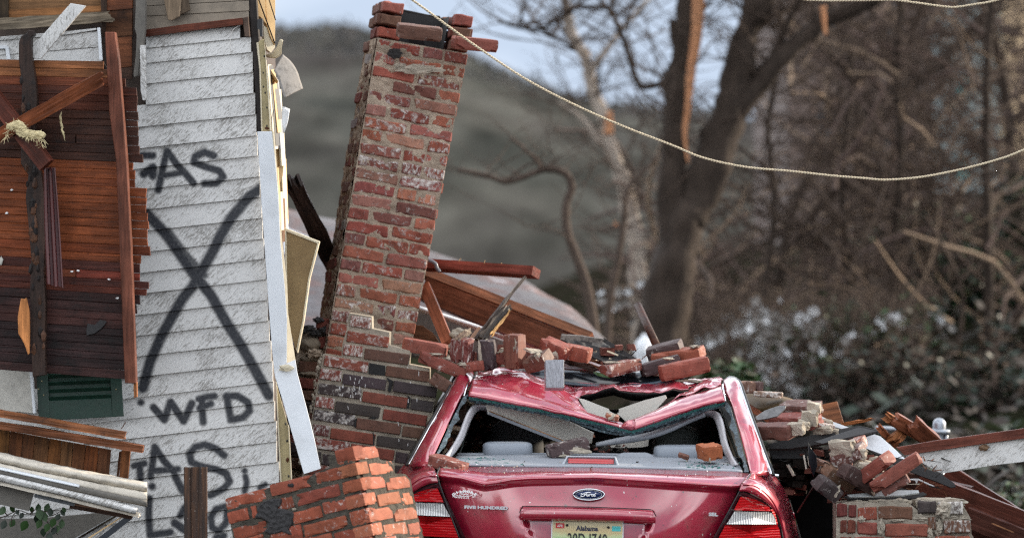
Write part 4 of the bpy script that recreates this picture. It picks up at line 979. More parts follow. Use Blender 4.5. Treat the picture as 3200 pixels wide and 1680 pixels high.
def wool_clump():
    root = empty('insulation_clump', P(*A1(150, 1000), -.16), 'tattered clump of yellow insulation draped over crossed boards', 'insulation')
    path = catmull(PP(A1, [(80, 890), (130, 880), (160, 930), (230, 950), (285, 950)], -.155), 4)
    for k, p in enumerate(path): lump('wool_tuft', p, .021-.004*abs(k-8)/8, M['insulation'], root, 3, .45, 9, k, (1.3, .6, 1.0))
    w = wool('fibres', A1, [(40, 970), (80, 890), (140, 885), (170, 940), (230, 960), (290, 960), (295, 1005)], 110, .005, 'x', 3)
    for kk in ('label', 'category'): del w[kk]
    w['kind'] = 'stuff'; mw = MW_KEYS[w.name]; w.parent = root; w.matrix_basis = MW_KEYS[root.name].inverted() @ mw
wool_clump()
st = tube('insulation_strand', [p+Vector((rnd.uniform(-.004, .004), rnd.uniform(-.003, .003), 0)) for p in catmull(PP(A1, [(432, 785), (428, 850), (440, 920), (458, 992)], -.02), 6)], [.001, .002, .003, .0045, .006, .0065, .005, .0055, .006, .007, .006, .0045, .005, .006, .005, .004, .003, .002, .001], M['insulation'], None, 6); T(st, 'thin strand of insulation dangling on the deck planks', 'insulation')
def gutter():
    prof = [(-.5, 0), (-.42, -.02), (-.30, -.016), (-.26, .004), (-.1, .006), (.02, -.018), (.14, -.022), (.2, .0), (.38, .002), (.44, -.014), (.5, -.012)]
    top = P(*A2(262, 40), -.06); mid = P(*A2(275, 330), -.05); bot = P(*A2(292, 655), -.05); rows = []
    for p, wd, dz in ((top, .055, 0), (mid, .072, 0), (bot, .078, 1)):
        rows.append([p+Vector((u*wd, d, -.018*(u+.5)*dz+(rnd.uniform(-.004, .004) if dz else 0))) for u, d in prof])
    o = loft('maroon_gutter', rows, 11, M['maroon_metal'], None, 6, .003, smooth=False, raw=True)
    T(o, 'maroon metal gutter piece hanging beside the charred stud', 'gutter')
gutter()
T(slab('wood_splinter', [A2(112, 728), A2(128, 735), A2(142, 725), A2(158, 800), A2(160, 900), A2(158, 1020), A2(150, 1030), A2(132, 975), A2(98, 915), A2(95, 830)], Plane(70, 1010, -.02, 10), .022, M['splinter'], None, (.42, .17, .06, 1), (0, 1), bev=.004), 'fresh orange wood splinter standing left of the charred stud', 'splinter')
# house window panel and shutter
HW = Plane(60, 1200, .48, -5)
slab('window_panel', [A3(-40, 80), A3(235, 102), A3(262, 445), A3(-40, 420)], HW, .02, M['plaster'], house, None, lift=.03)
slab('window_trim', [A3(212, 100), A3(232, 102), A3(258, 445), A3(240, 446)], HW, .03, M['white_metal'], house, None, (0, 1), lift=.045)
shut = empty('shutter', P(250, 1310, .42), 'dark green louvred shutter below the hanging roof deck', 'shutter')
SH = Plane(250, 1220, .46, -4)
slab('panel', [A3(265, 90), A3(880, 150), A3(898, 466), A3(285, 500)], SH, .02, M['green_paint'], shut, None)
slab('stile', [A3(262, 90), A3(345, 96), A3(356, 352), A3(362, 496), A3(282, 500)], SH, .012, M['green_paint'], shut, None, (0, 1), lift=.013)
slab('stile', [A3(800, 120), A3(882, 130), A3(898, 466), A3(818, 470), A3(812, 330)], SH, .012, M['green_paint'], shut, None, (0, 1), lift=.013)
slab('rail', [A3(354, 352), A3(812, 332), A3(820, 470), A3(360, 496)], SH, .012, M['green_paint'], shut, None, lift=.010)
for k in range(5):
    y0 = 90+k*54
    board('slat', SH.at(*A3(346, y0+32), .006), SH.at(*A3(808, y0+12), .006), .020, .004, M['green_paint'], shut, 32)
for x, yy in ((305, 210), (280, 268), (318, 312), (846, 270)): lump('paint_chip', SH.at(*A3(x, yy), .015), .0035, M['yellow_metal'], shut, 1, .4, 9, x)

# ------------------------------------------------------------------ porch eave wreck in the bottom corner
porch = empty('porch_eave', P(200, 1600, .1), 'broken porch eave of brown planks over a flaking white gutter moulding', 'porch eave')
OR = (.16, .062, .026, 1)
EP = Plane(220, 1400, .15, -2)
xs = [-60, 75, 170, 255, 360, 450, 535, 625, 720, 810]
for a, b in zip(xs, xs[1:]):
    ya = 560+a*.185; yb = 560+b*.185
    slab('soffit_plank', [A3(a+1, ya), A3(b-2, yb), A3(b-18, yb+190), A3(a-16, ya+190)], EP, .018, M['wood_dry'], porch, tuple(c*rnd.uniform(.75, 1.15) for c in OR[:3])+(1,), (-.1, 1), lift=rnd.uniform(-.003, .003))
board('rail', P(*A3(-60, 432), .10), P(*A3(918, 605), .06), .036, .06, M['wood_char'], porch, 0, (.20, .075, .03, .92), (.01, .006), 8, .002)
board('rail', P(*A3(-60, 520), .07), P(*A3(1052, 705), .02), .034, .06, M['wood'], porch, 4, (.17, .062, .028, .95), (0, .008), 8, .002)
board('post', P(*A3(920, 715), .12), P(*A3(900, 935), .12), .042, .05, M['wood_dry'], porch, 0, (.19, .072, .028, 1))
slab('post', [A3(868, 722), A3(884, 722), A3(858, 930), A3(846, 925)], EP, .03, M['wood_dry'], porch, (.10, .04, .018, 1), (0, 1), lift=-.02)
def moulding():
    # profile swept along the eave: cove, step, fillet; each row is one line of the moulding
    A = lambda y0, y1, Y: [P(*D6(-150, y0-27), Y), P(*D6(600, y0+(y1-y0)*.29, ), Y-.01), P(*D6(1500, y0+(y1-y0)*.655), Y-.015), P(*D6(2390, y1), Y-.02)]
    rows = [A(-40, 455, .02), A(-8, 478, -.02), A(50, 530, -.045), A(95, 575, -.035), A(130, 610, -.02), A(150, 640, -.05), A(205, 740, -.06)]
    loft('cove_moulding', rows, 40, M['cream_wood'], porch, 3, .006, disp=lambda p: p+Vector((0, .003*noise.fractal(p*30, 1, 2, 3), .003*noise.fractal(p*22, 1, 2, 3))))
    loft('fillet', [A(205, 740, -.055), A(222, 770, -.075), A(300, 845, -.07)], 30, M['grey_board'], porch, 3, .006)
    loft('white_strip', [[P(*D6(-150, 165), -.062), P(*D6(1295, 488), -.085)], [P(*D6(-150, 205), -.085), P(*D6(1290, 525), -.10)]], 20, M['white_metal'], porch, 2, .006)
    loft('drip_edge', [[P(*D6(-150, 275), -.07), P(*D6(1100, 575), -.09), P(*D6(2235, 855), -.11)], [P(*D6(-150, 310), -.10), P(*D6(1100, 615), -.12), P(*D6(2225, 900), -.135)], [P(*D6(-150, 395), -.09), P(*D6(1100, 680), -.11), P(*D6(2200, 965), -.125)]], 30, M['siding'], porch, 3, .004)
    board('under_board', P(*D6(-150, 415), -.06), P(*D6(2290, 985), -.09), .022, .05, M['cream_wood'], porch, 0, None, (0, .01), 8, .002)
    board('under_board', P(*D6(1150, 800), .0), P(*D6(2200, 985), -.03), .020, .05, M['wood_dry'], porch, 25, (.07, .04, .03, .9), (0, .02), 6)
    slab('grey_panel', [D6(-150, 430), D6(560, 580), D6(470, 912), D6(-150, 770)], Plane(60, 1560, -.03, 0), .012, M['grey_board'], porch, None)
    slab('metal_bracket', [D6(572, 590), D6(1235, 745), D6(1205, 838), D6(555, 690)], Plane(170, 1560, -.05, 0, -15), .012, M['galv'], porch, None)
moulding()
T(slab('wire_nail', [A3(880, 555), A3(914, 505), A3(918, 508), A3(886, 560)], Plane(390, 1330, .02), .003, M['wood_char'], None, (.1, .04, .02, 1), bev=0), 'small rusty nail sticking up from the porch rail', 'nail')
def angle_trim():
    root = empty('metal_trim', P(300, 1690, -.05), 'shiny angled metal trim strip under the porch eave', 'metal trim')
    board('flange', P(*D6(1150, 1420), -.05), P(*D6(1890, 980), -.02), .010, .012, M['chrome'], root, 20)
    board('flange', P(*D6(1330, 1420), -.04), P(*D6(1990, 1000), -.01), .006, .012, M['ply'], root, 0)
    board('flange', P(*D6(1580, 1420), -.02), P(*D6(2120, 1000), .0), .028, .02, M['black_metal'], root, 0)
angle_trim()
# shaded lower wall board and the ivy sprig in the corner
slab('skirt_board', [D6(-150, 1040), D6(600, 1030), D6(1600, 940), D6(1880, 985), D6(1150, 1420), D6(-150, 1420)], HP, .02, M['grey_board'], house, None, lift=.05)
def sprig():
    root = empty('ivy_sprig', P(60, 1700, .05), 'dark green leafy sprig growing in the bottom corner under the eave', 'plant')
    rr = random.Random(4)
    stems = [[(-80, 1050), (120, 980), (300, 900), (480, 960), (700, 1000)], [(480, 960), (600, 880), (760, 920), (1000, 860)], [(640, 960), (760, 1080), (850, 1180), (940, 1300)], [(300, 900), (200, 1000), (180, 1150)], [(120, 980), (40, 900), (-60, 880)], [(700, 1000), (860, 980), (1020, 900)]]
    b = Bag()
    for s_ in stems: limb(b, PP(D6, s_, .06), .003, .0015, 0, 5, 4)
    b.build('stem', [M['bark_brown']], root, True)
    spots = [(40, 905, .05), (200, 880, .04), (350, 985, .035), (60, 1130, .05), (200, 1110, .045), (395, 1150, .062), (520, 890, .035), (620, 860, .045), (640, 960, .06), (760, 860, .05), (720, 1000, .055), (860, 1100, .05), (820, 930, .045), (1020, 940, .035), (1040, 890, .03), (640, 1120, .05), (760, 1180, .05), (1000, 1120, .05), (880, 1230, .045), (700, 1260, .045), (800, 1330, .05), (930, 1200, .04), (280, 930, .03), (600, 1040, .05), (940, 1010, .04)]
    for x, yy, r in spots:
        c = P(*D6(x, yy), .04+rr.uniform(-.03, .03)); a = rr.uniform(-2.2, -.9); ti = rr.uniform(-.7, .7)
        u = Vector((math.cos(a), ti*.5, math.sin(a))).normalized()*r*.5; v = u.cross(Vector((rr.uniform(-.4, .4), -1, rr.uniform(-.3, .6)))).normalized()*r*.34; n = u.cross(v).normalized()*r*.07
        V = [c-u, c-u*.5+v*.75+n, c+v+n, c+u*.5+v*.7+n, c+u*1.05, c+u*.5-v*.7+n, c-v+n, c-u*.5-v*.75+n, c]
        obj('leaf', V, [(0, 1, 8), (1, 2, 8), (2, 3, 8), (3, 4, 8), (4, 5, 8), (5, 6, 8), (6, 7, 8), (7, 0, 8)], M['leaf_mid'] if rr.random() < .45 else M['leaf_dark'], root, None, True)
sprig()
def metal_post():
    root = empty('steel_post', P(610, 1700, -1.1), 'rusty brown channel post standing in front of the painted siding', 'post')
    p = P(610, 1458, -1.1); s = S(-1.1); prof = [(-34, .03), (-34, 0), (-17, 0), (-15, .012), (12, .012), (14, 0), (34, 0), (34, .03)]
    V = []
    for z in (p.z, .0):
        for u, d in prof: V.append(Vector((p.x+u*s+(p.z-z)*.004, -1.1+d, z)))
    n = len(prof); F = [(i, i+1, n+i+1, n+i) for i in range(n-1)]
    o = obj('channel', V, F, M['rust'], root); m = o.modifiers.new('thickness', 'SOLIDIFY'); m.thickness = .004
metal_post()
# ================================================================== the old leaning chimney
def col(c, v=.15, a=0.0, r=rnd):
    k = r.uniform(1-v, 1+v); return (c[0]*k, c[1]*k*r.uniform(.92, 1.08), c[2]*k*r.uniform(.92, 1.08), a)
def chimney():
    rr = random.Random(2); Yc = 2.0; roll, yaw = R(9.4), R(9)
    root = empty('leaning_chimney', P(1170, 1110, Yc), 'tall leaning chimney of worn red bricks and crumbling mortar with an open top', 'chimney')
    Rm = Matrix.Rotation(roll, 3, 'Y') @ Matrix.Rotation(R(-2), 3, 'X') @ Matrix.Rotation(yaw, 3, 'Z')
    o = P(1012, 1125, Yc)                        # lower front corner, at the meeting of front and side
    ux, uy, uz = Rm @ Vector((1, 0, 0)), Rm @ Vector((0, 1, 0)), Rm @ Vector((0, 0, 1))
    ch = .0682; n = 28; W0, W1 = .440, .486
    def wd(v): return W0+(W1-W0)*v/(n*ch)
    def pt(u, d, v): return o+ux*(u*wd(v))+uy*d+uz*v       # u in 0..1 along the front
    D = .44
    def place(u0, u1, v, side, color, proud=0.0, mesh=None, tilt=0.0):
        me = mesh or rr.choice(BM_OLD)
        if side == 'front': c = pt((u0+u1)/2, BD/2-.004-proud, v); ax, ay = ux, uy; ln = (u1-u0)*wd(v)
        elif side == 'back': c = pt((u0+u1)/2, D-BD/2, v); ax, ay = ux, uy; ln = (u1-u0)*wd(v)
        elif side == 'left': c = pt(0, 0, v)+ux*(BD/2-.004-proud)+uy*((u0+u1)/2*D); ax, ay = uy, -ux; ln = (u1-u0)*D
        else: c = pt(1, 0, v)-ux*(BD/2-.004-proud)+uy*((u0+u1)/2*D); ax, ay = uy, -ux; ln = (u1-u0)*D
        m = axes(ax, ay, uz, c) @ Matrix.Rotation(R(tilt), 4, 'Y') @ Matrix.Diagonal((ln/BL*.99, 1, 1.0, 1))
        use_mesh('brick', me, m, root, color)
    white = {9: .42, 10: .35, 12: .55, 13: .5, 14: .45, 15: .42, 16: .35, 17: .5, 18: .3, 19: .3, 23: .45}
    tones = [(.29, .100, .064), (.30, .105, .068), (.35, .14, .088), (.27, .086, .056), (.23, .066, .046), (.17, .065, .055), (.30, .15, .11), (.25, .088, .068), (.27, .10, .078), (.23, .075, .06)]
    for k in range(n):
        v = (k+.5)*ch; tt = n-1-k                  # tt counts courses from the top
        if tt < 3: continue
        if k % 2: spans = [(0, .235), (.262, .735), (.762, 1.0)]
        else: spans = [(0, .486), (.514, 1.0)]
        if rr.random() < .25: spans = [(0, .48), (.51, .74), (.76, 1.0)]
        for a, b in spans:
            if rr.random() < .05 and tt > 5: continue
            al = white.get(tt, .36)*rr.uniform(.35, 1.2)
            place(a+rr.uniform(-.008, .008), b+rr.uniform(-.008, .008), v+rr.uniform(-.003, .003), 'front', col(rr.choice(tones), .2, al, rr), rr.uniform(-.003, .005), tilt=rr.uniform(-1.6, 1.6))
        for a, b in ([(.24, .73), (.76, 1.0)] if k % 2 else [(.02, .24), (.27, .5), (.52, 1.0)]):
            place(a, b, v+rr.uniform(-.005, .005), 'left', col(rr.choice((BROWN, DRED, GREYB, BROWN)), .25, .1, rr), rr.uniform(-.004, .010), tilt=rr.uniform(-3, 3))
        for a, b in ([(.24, .73), (.76, 1.0)] if k % 2 else [(.02, .48), (.52, 1.0)]): place(a, b, v, 'right', col(RED, .2, .1, rr), rr.uniform(-.002, .004))
    SOOTY = (.012, .009, .009)
    # broken open top: corners still standing, black flue between
    T_ = n*ch
    for q, (a, b, kk, s, c, pr) in enumerate(((0, .24, 3, 'front', RED, 0), (0, .22, 2, 'front', BROWN, .004), (0, .23, 1, 'front', RED2, 0), (.80, 1.0, 1, 'front', RED2, -.02), (.78, 1.02, 2, 'front', DRED, -.03), (.80, 1.0, 3, 'front', BROWN, -.02),
        (.26, .74, 1, 'back', SOOTY, 0), (.05, .45, 2, 'back', SOOTY, 0), (.5, .95, 2, 'back', SOOTY, 0), (.26, .74, 3, 'back', SOOTY, 0), (0, .25, 1, 'back', BROWN, 0), (.76, 1, 1, 'back', BROWN, 0),
        (.24, .73, 1, 'left', BROWN, 0), (.24, .73, 3, 'left', DRED, 0), (.02, .48, 2, 'left', BROWN, .01), (.5, .98, 2, 'left', BROWN, 0), (.24, .73, 1, 'right', DRED, 0), (.02, .48, 2, 'right', BROWN, 0), (.24, .73, 3, 'right', DRED, 0))):
        place(a, b, T_-(kk-.5)*ch, s, col(c, .15, .05, rr), pr)
    # mortar: rough faces a hair behind the bricks, so that it smears over their edges
    H = (n-3)*ch
    for (p0, U, Wv, nu, sd) in ((pt(0, .003, 0), ux*W1, uz*H, 62, 1), (pt(0, D, 0)+ux*.003, -uy*D, uz*H, 40, 2), (pt(1, 0, 0)-ux*.012, uy*D, uz*H, 10, 3), (pt(1, D-.003, 0), -ux*W1, uz*H, 8, 4)):
        V = []; nv = 230 if nu > 30 else 60
        nrm = U.cross(Wv).normalized()
        for j in range(nv+1):
            for i in range(nu+1):
                v = H*j/nv; f = i/nu
                if sd == 1: p = pt(f, .0008, v)
                elif sd == 2: p = pt(0, D*(1-f), v)+ux*.004
                elif sd == 3: p = pt(1, D*f, v)-ux*.004
                else: p = pt(1-f, D-.004, v)
                h = noise.fractal(p*26+Vector((sd*7, 0, 0)), 1.0, 2.0, 4)*.0068+noise.noise(p*7)*.0022
                if sd == 2: h = h*1.5+.008
                V.append(p+nrm*h)
        F = [(j*(nu+1)+i, j*(nu+1)+i+1, (j+1)*(nu+1)+i+1, (j+1)*(nu+1)+i) for j in range(nv) for i in range(nu)]
        obj('mortar', V, F, M['mortar_old'], root, None, True)
    # soot-black flue
    for side in range(4):
        a = [pt(.24, .11, T_-.3), pt(.76, .11, T_-.3), pt(.76, D-.1, T_-.3), pt(.24, D-.1, T_-.3)]
        b = [pt(.24, .11, T_), pt(.76, .11, T_), pt(.76, D-.1, T_), pt(.24, D-.1, T_)]
        j = (side+1) % 4
        if side != 0: obj('flue_lining', [a[side], a[j], b[j]-uz*.02, b[side]-uz*.02], [(0, 1, 2, 3)], M['soot'], root)
    obj('flue_floor', [pt(.03, .05, H-.01), pt(.97, .05, H-.01), pt(.97, D-.05, H-.01), pt(.03, D-.05, H-.01)], [(0, 1, 2, 3)], M['soot'], root)
    # smears of pale render on the front
    for q, (x, y, r, sx, sz) in enumerate(((1310, 218, .05, 2.2, .45), (1235, 168, .03, 1.1, .8), (1075, 815, .02, 1, 1), (1250, 205, .02, 1.5, .5))):
        lump('render_smear', P(x, y, Yc+.03), r, M['mortar_new'] if q != 1 else M['soot'], root, 3, .7, 12, q, (sx, .12, sz))
    return pt, T_, ux, uy, uz
CH = chimney()
def lone(name, c, pts, Y, label, mesh, color, dims=(1, 1, 1), rot=(0, 0, 0), cat='brick', g='loose bricks', crumb=None):
    """a loose brick: its centre at pts on crop c, depth Y; rot = (yaw, pitch, roll) in degrees as seen from the camera"""
    if mesh in BM_NEW or mesh in BM_NEWC: mesh = BM_LOOSE[len(label)*7 % 12]
    color = (*color[:3], color[3]+.06)
    p = P(*c(*pts), Y)
    m = Matrix.Translation(p) @ Matrix.Rotation(R(rot[2]), 4, 'Y') @ Matrix.Rotation(R(rot[1]), 4, 'X') @ Matrix.Rotation(R(rot[0]), 4, 'Z') @ Matrix.Diagonal((*dims, 1))
    o = use_mesh(name, mesh, m, None, color)
    tag(o, label, cat, g)
    if crumb:                                     # mortar still clinging to it: (local offset, radius, squash)
        for q, (off, r, sq) in enumerate(crumb):
            lump('mortar_lump', m @ Vector(off), r, M['mortar_new'], o, 2, .8, 14, q+len(label), sq)
    return o
NB = lambda k=0: BM_NEW[k % 5]
CB = lambda k=0: BM_NEWC[k % 6]
lone('loose_brick', B1, (698, 228), 1.86, 'brown brick lying loose across the open chimney top', NB(1), col(BROWN, .1, .05)[:3]+(.06,), (1.1, 1.05, 1.3), (8, 10, 7))
lone('loose_brick', B1, (1088, 312), 2.0, 'red brick jutting out over the right side of the chimney top', CB(1), (.20, .062, .045, .05), (1.1, 1.1, 1.2), (20, 4, 6))

# ================================================================== the newer brick chimney base
def base():
    rr = random.Random(9); PL = Plane(1160, 1260, 1.45, 0, 0)
    root = empty('chimney_base', P(1150, 1720, 1.5), 'cracked chimney base of red and charcoal face bricks with pale mortar joints', 'chimney base')
    roll = R(8.6)
    Rm = Matrix.Rotation(roll, 3, 'Y'); ux, uy, uz = Rm @ Vector((1, 0, 0)), Vector((0, 1, 0)), Rm @ Vector((0, 0, 1))
    rows = [[(440, 115, 580, 140, RED, .5)], [(415, 228, 708, 266, RED, .32)], [(390, 318, 525, 336, RED, .5), (540, 345, 850, 392, BROWN, .05)],
            [(255, 398, 560, 446, RED, .4), (690, 468, 992, 512, BROWN, .05)], [(225, 488, 375, 508, RED, .45), (385, 526, 690, 568, DARK, .08), (742, 572, 1045, 622, DARK, .02)],
            [(215, 588, 515, 634, DARK, .35), (525, 650, 840, 694, RED, .05), (865, 700, 1020, 724, DARK, .02)], [(195, 682, 325, 704, RED, .5), (335, 716, 645, 764, DARK, .05), (670, 772, 975, 822, RED, .02)],
            [(180, 775, 470, 818, DARK, .45), (482, 836, 792, 882, BROWN, .05), (806, 890, 957, 914, BROWN, .02)], [(175, 876, 290, 900, DRED, .45), (300, 906, 612, 952, RED, .05), (625, 956, 932, 1004, DARK, .02)],
            [(150, 968, 430, 1012, RED, .42), (442, 1016, 745, 1066, RED, .03), (757, 1070, 905, 1100, DARK, .02)], [(130, 1062, 230, 1080, DARK, .2), (240, 1086, 320, 1102, DARK, .2), (332, 1100, 640, 1150, DARK, .03), (650, 1152, 860, 1188, DARK, .02)],
            [(110, 1150, 400, 1196, RED, .3), (410, 1200, 700, 1246, DARK, 0), (710, 1250, 850, 1276, RED, 0)], [(100, 1250, 220, 1270, DARK, .2), (230, 1275, 540, 1320, RED, 0), (550, 1325, 830, 1370, DARK, 0)],
            [(90, 1345, 380, 1390, RED, .1), (390, 1395, 680, 1440, BROWN, 0), (690, 1445, 820, 1465, DARK, 0)]]
    for ri, row in enumerate(rows):
        for x0, y0, x1, y1, c, a in row:
            p0 = PL.at(*B3(x0, y0)); p1 = PL.at(*B3(x1, y1)); ctr = (p0+p1)/2; ln = (p1-p0).length
            push = .02 if (x0, ri) in ((742, 4),) else 0
            m = axes(ux, uy, uz, ctr+uy*(BD/2-push+rr.uniform(-.002, .002))) @ Matrix.Rotation(R(rr.uniform(-.7, .7)), 4, 'Y') @ Matrix.Diagonal((ln/BL, 1, .96, 1))
            use_mesh('brick', rr.choice(BM_NEW), m, root, col(c, .14, a, rr))
    # mortar body, stepped like the broken edge of the bricks
    def pc(x, y, lift=0): return PL.at(*B3(x, y), lift)
    outline = [(428, 62), (590, 88), (592, 172), (715, 198), (715, 290), (860, 330), (852, 425), (998, 452), (1000, 540), (1048, 600), (1030, 690), (1020, 770), (980, 860), (955, 965), (925, 1050), (880, 1150), (860, 1300), (800, 1480), (70, 1480), (90, 1300), (110, 1100), (150, 900), (180, 740), (205, 560), (232, 440), (245, 352), (375, 372), (385, 270), (412, 180)]
    bm = bmesh.new(); f = [bm.verts.new(pc(x, y, -.009)) for x, y in outline]; b = [bm.verts.new(pc(x, y, -.009)+Vector((0, .32, 0))) for x, y in outline]; nn = len(f)
    ff = bm.faces.new(f); bm.faces.new(b[::-1])
    for i in range(nn): bm.faces.new((f[i], b[i], b[(i+1) % nn], f[(i+1) % nn]))
    bmesh.ops.recalc_face_normals(bm, faces=bm.faces); bmesh.ops.triangulate(bm, faces=bm.faces)
    from_bm('mortar', bm, M['mortar_new'], root)
    obj('recess_shade', [pc(572, 412, -.003), pc(684, 432, -.003), pc(684, 504, -.003), pc(566, 490, -.003)], [(0, 1, 2, 3)], M['dark'], root)  # flat dark patch painting the shade inside a missing brick's hole
    # ragged mortar tooth along the left edge
    for q in range(34):
        t = q/33; x = 240-t*150+rr.uniform(-12, 8); y = 360+t*760
        lump('mortar_lump', pc(x, y, -.02), rr.uniform(.006, .016), M['mortar_new'], root, 1, .8, 10, q, (.8, 1, 1))
    # cracks: dark wedges standing in the joints
    for pts in ([(596, 895), (612, 925), (606, 990), (598, 990), (600, 925)], [(838, 640), (866, 660), (850, 735), (838, 735), (846, 660)], [(690, 512), (742, 540), (720, 620), (700, 610), (712, 556)], [(560, 800), (612, 788), (640, 800), (600, 806)], [(470, 812), (484, 800), (476, 868), (466, 866)]):
        slab('crack', [B3(*p) for p in pts], PL, .004, M['dark'], root, None, lift=.0025, bev=0)
    # white render drips on the face
    for q in range(34):
        x = rr.uniform(240, 960); y = rr.uniform(420, 1050)
        if rr.random() < .45: x, y = rr.uniform(330, 520), rr.uniform(500, 640)
        ln = rr.uniform(4, 30); sx = rr.uniform(-.3, .25)*ln
        slab('drip', [B3(x, y), B3(x+3.5, y), B3(x+3.5-sx, y+ln), B3(x-sx, y+ln)], PL, .002, M['decal'], root, None, lift=.0045, bev=0)
    return root
base()
# old rubble footing left of it
def footing():
    rr = random.Random(4); root = empty('old_footing', P(970, 1700, 2.1), 'old dark rubble brick footing between the house and the chimney base', 'footing')
    PL = Plane(960, 1250, 2.05, 6, 0)
    slab('mortar', [B3(95, 165), B3(300, 185), B3(330, 330), B3(330, 700), B3(180, 1300), B3(-40, 1300), B3(20, 700), B3(60, 330)], PL, .25, M['mortar_old'], root, None, lift=-.02)
    for q, (x, y, sx, sz, m) in enumerate(((160, 280, 82, 50, 'stone'), (160, 385, 78, 26, 'stone'), (150, 490, 74, 22, 'stone'))):
        lump('stone', PL.at(*B3(x, y)), sx*.4438*S(2), M[m], root, 3, .18, 8, q, (1, .5, sz/sx))
    for q, (x, y, ln, c) in enumerate(((300, 140, 200, DRED), (300, 270, 180, DRED), (150, 440, 150, BROWN), (150, 560, 170, DRED), (140, 640, 170, BROWN), (120, 720, 170, DARK), (110, 800, 160, BROWN), (90, 880, 170, DARK), (70, 960, 160, DRED), (60, 1040, 150, DARK), (40, 1120, 150, BROWN), (10, 1000, 150, DARK), (340, 180, 150, RED))):
        m = Matrix.Translation(PL.at(*B3(x, y))+Vector((0, .03, 0))) @ Matrix.Rotation(R(6+rr.uniform(-5, 5)), 4, 'Y') @ Matrix.Diagonal((ln*.4438*S(2)/BL, 1, 1.05, 1))
        use_mesh('brick', rr.choice(BM_OLD), m, root, col(c, .2, .1, rr))
    for q, (x, y, r) in enumerate(((215, 112, 36), (150, 170, 40), (260, 185, 46), (110, 190, 30), (190, 205, 40), (330, 345, 30), (190, 345, 60))):
        lump('tar_lump' if y < 230 else 'mortar_lump', PL.at(*B3(x, y), .02), r*.4438*S(2), M['soot'] if y < 230 else M['mortar_old'], root, 3, .6, 12, q, (1, .7, .55))
footing()

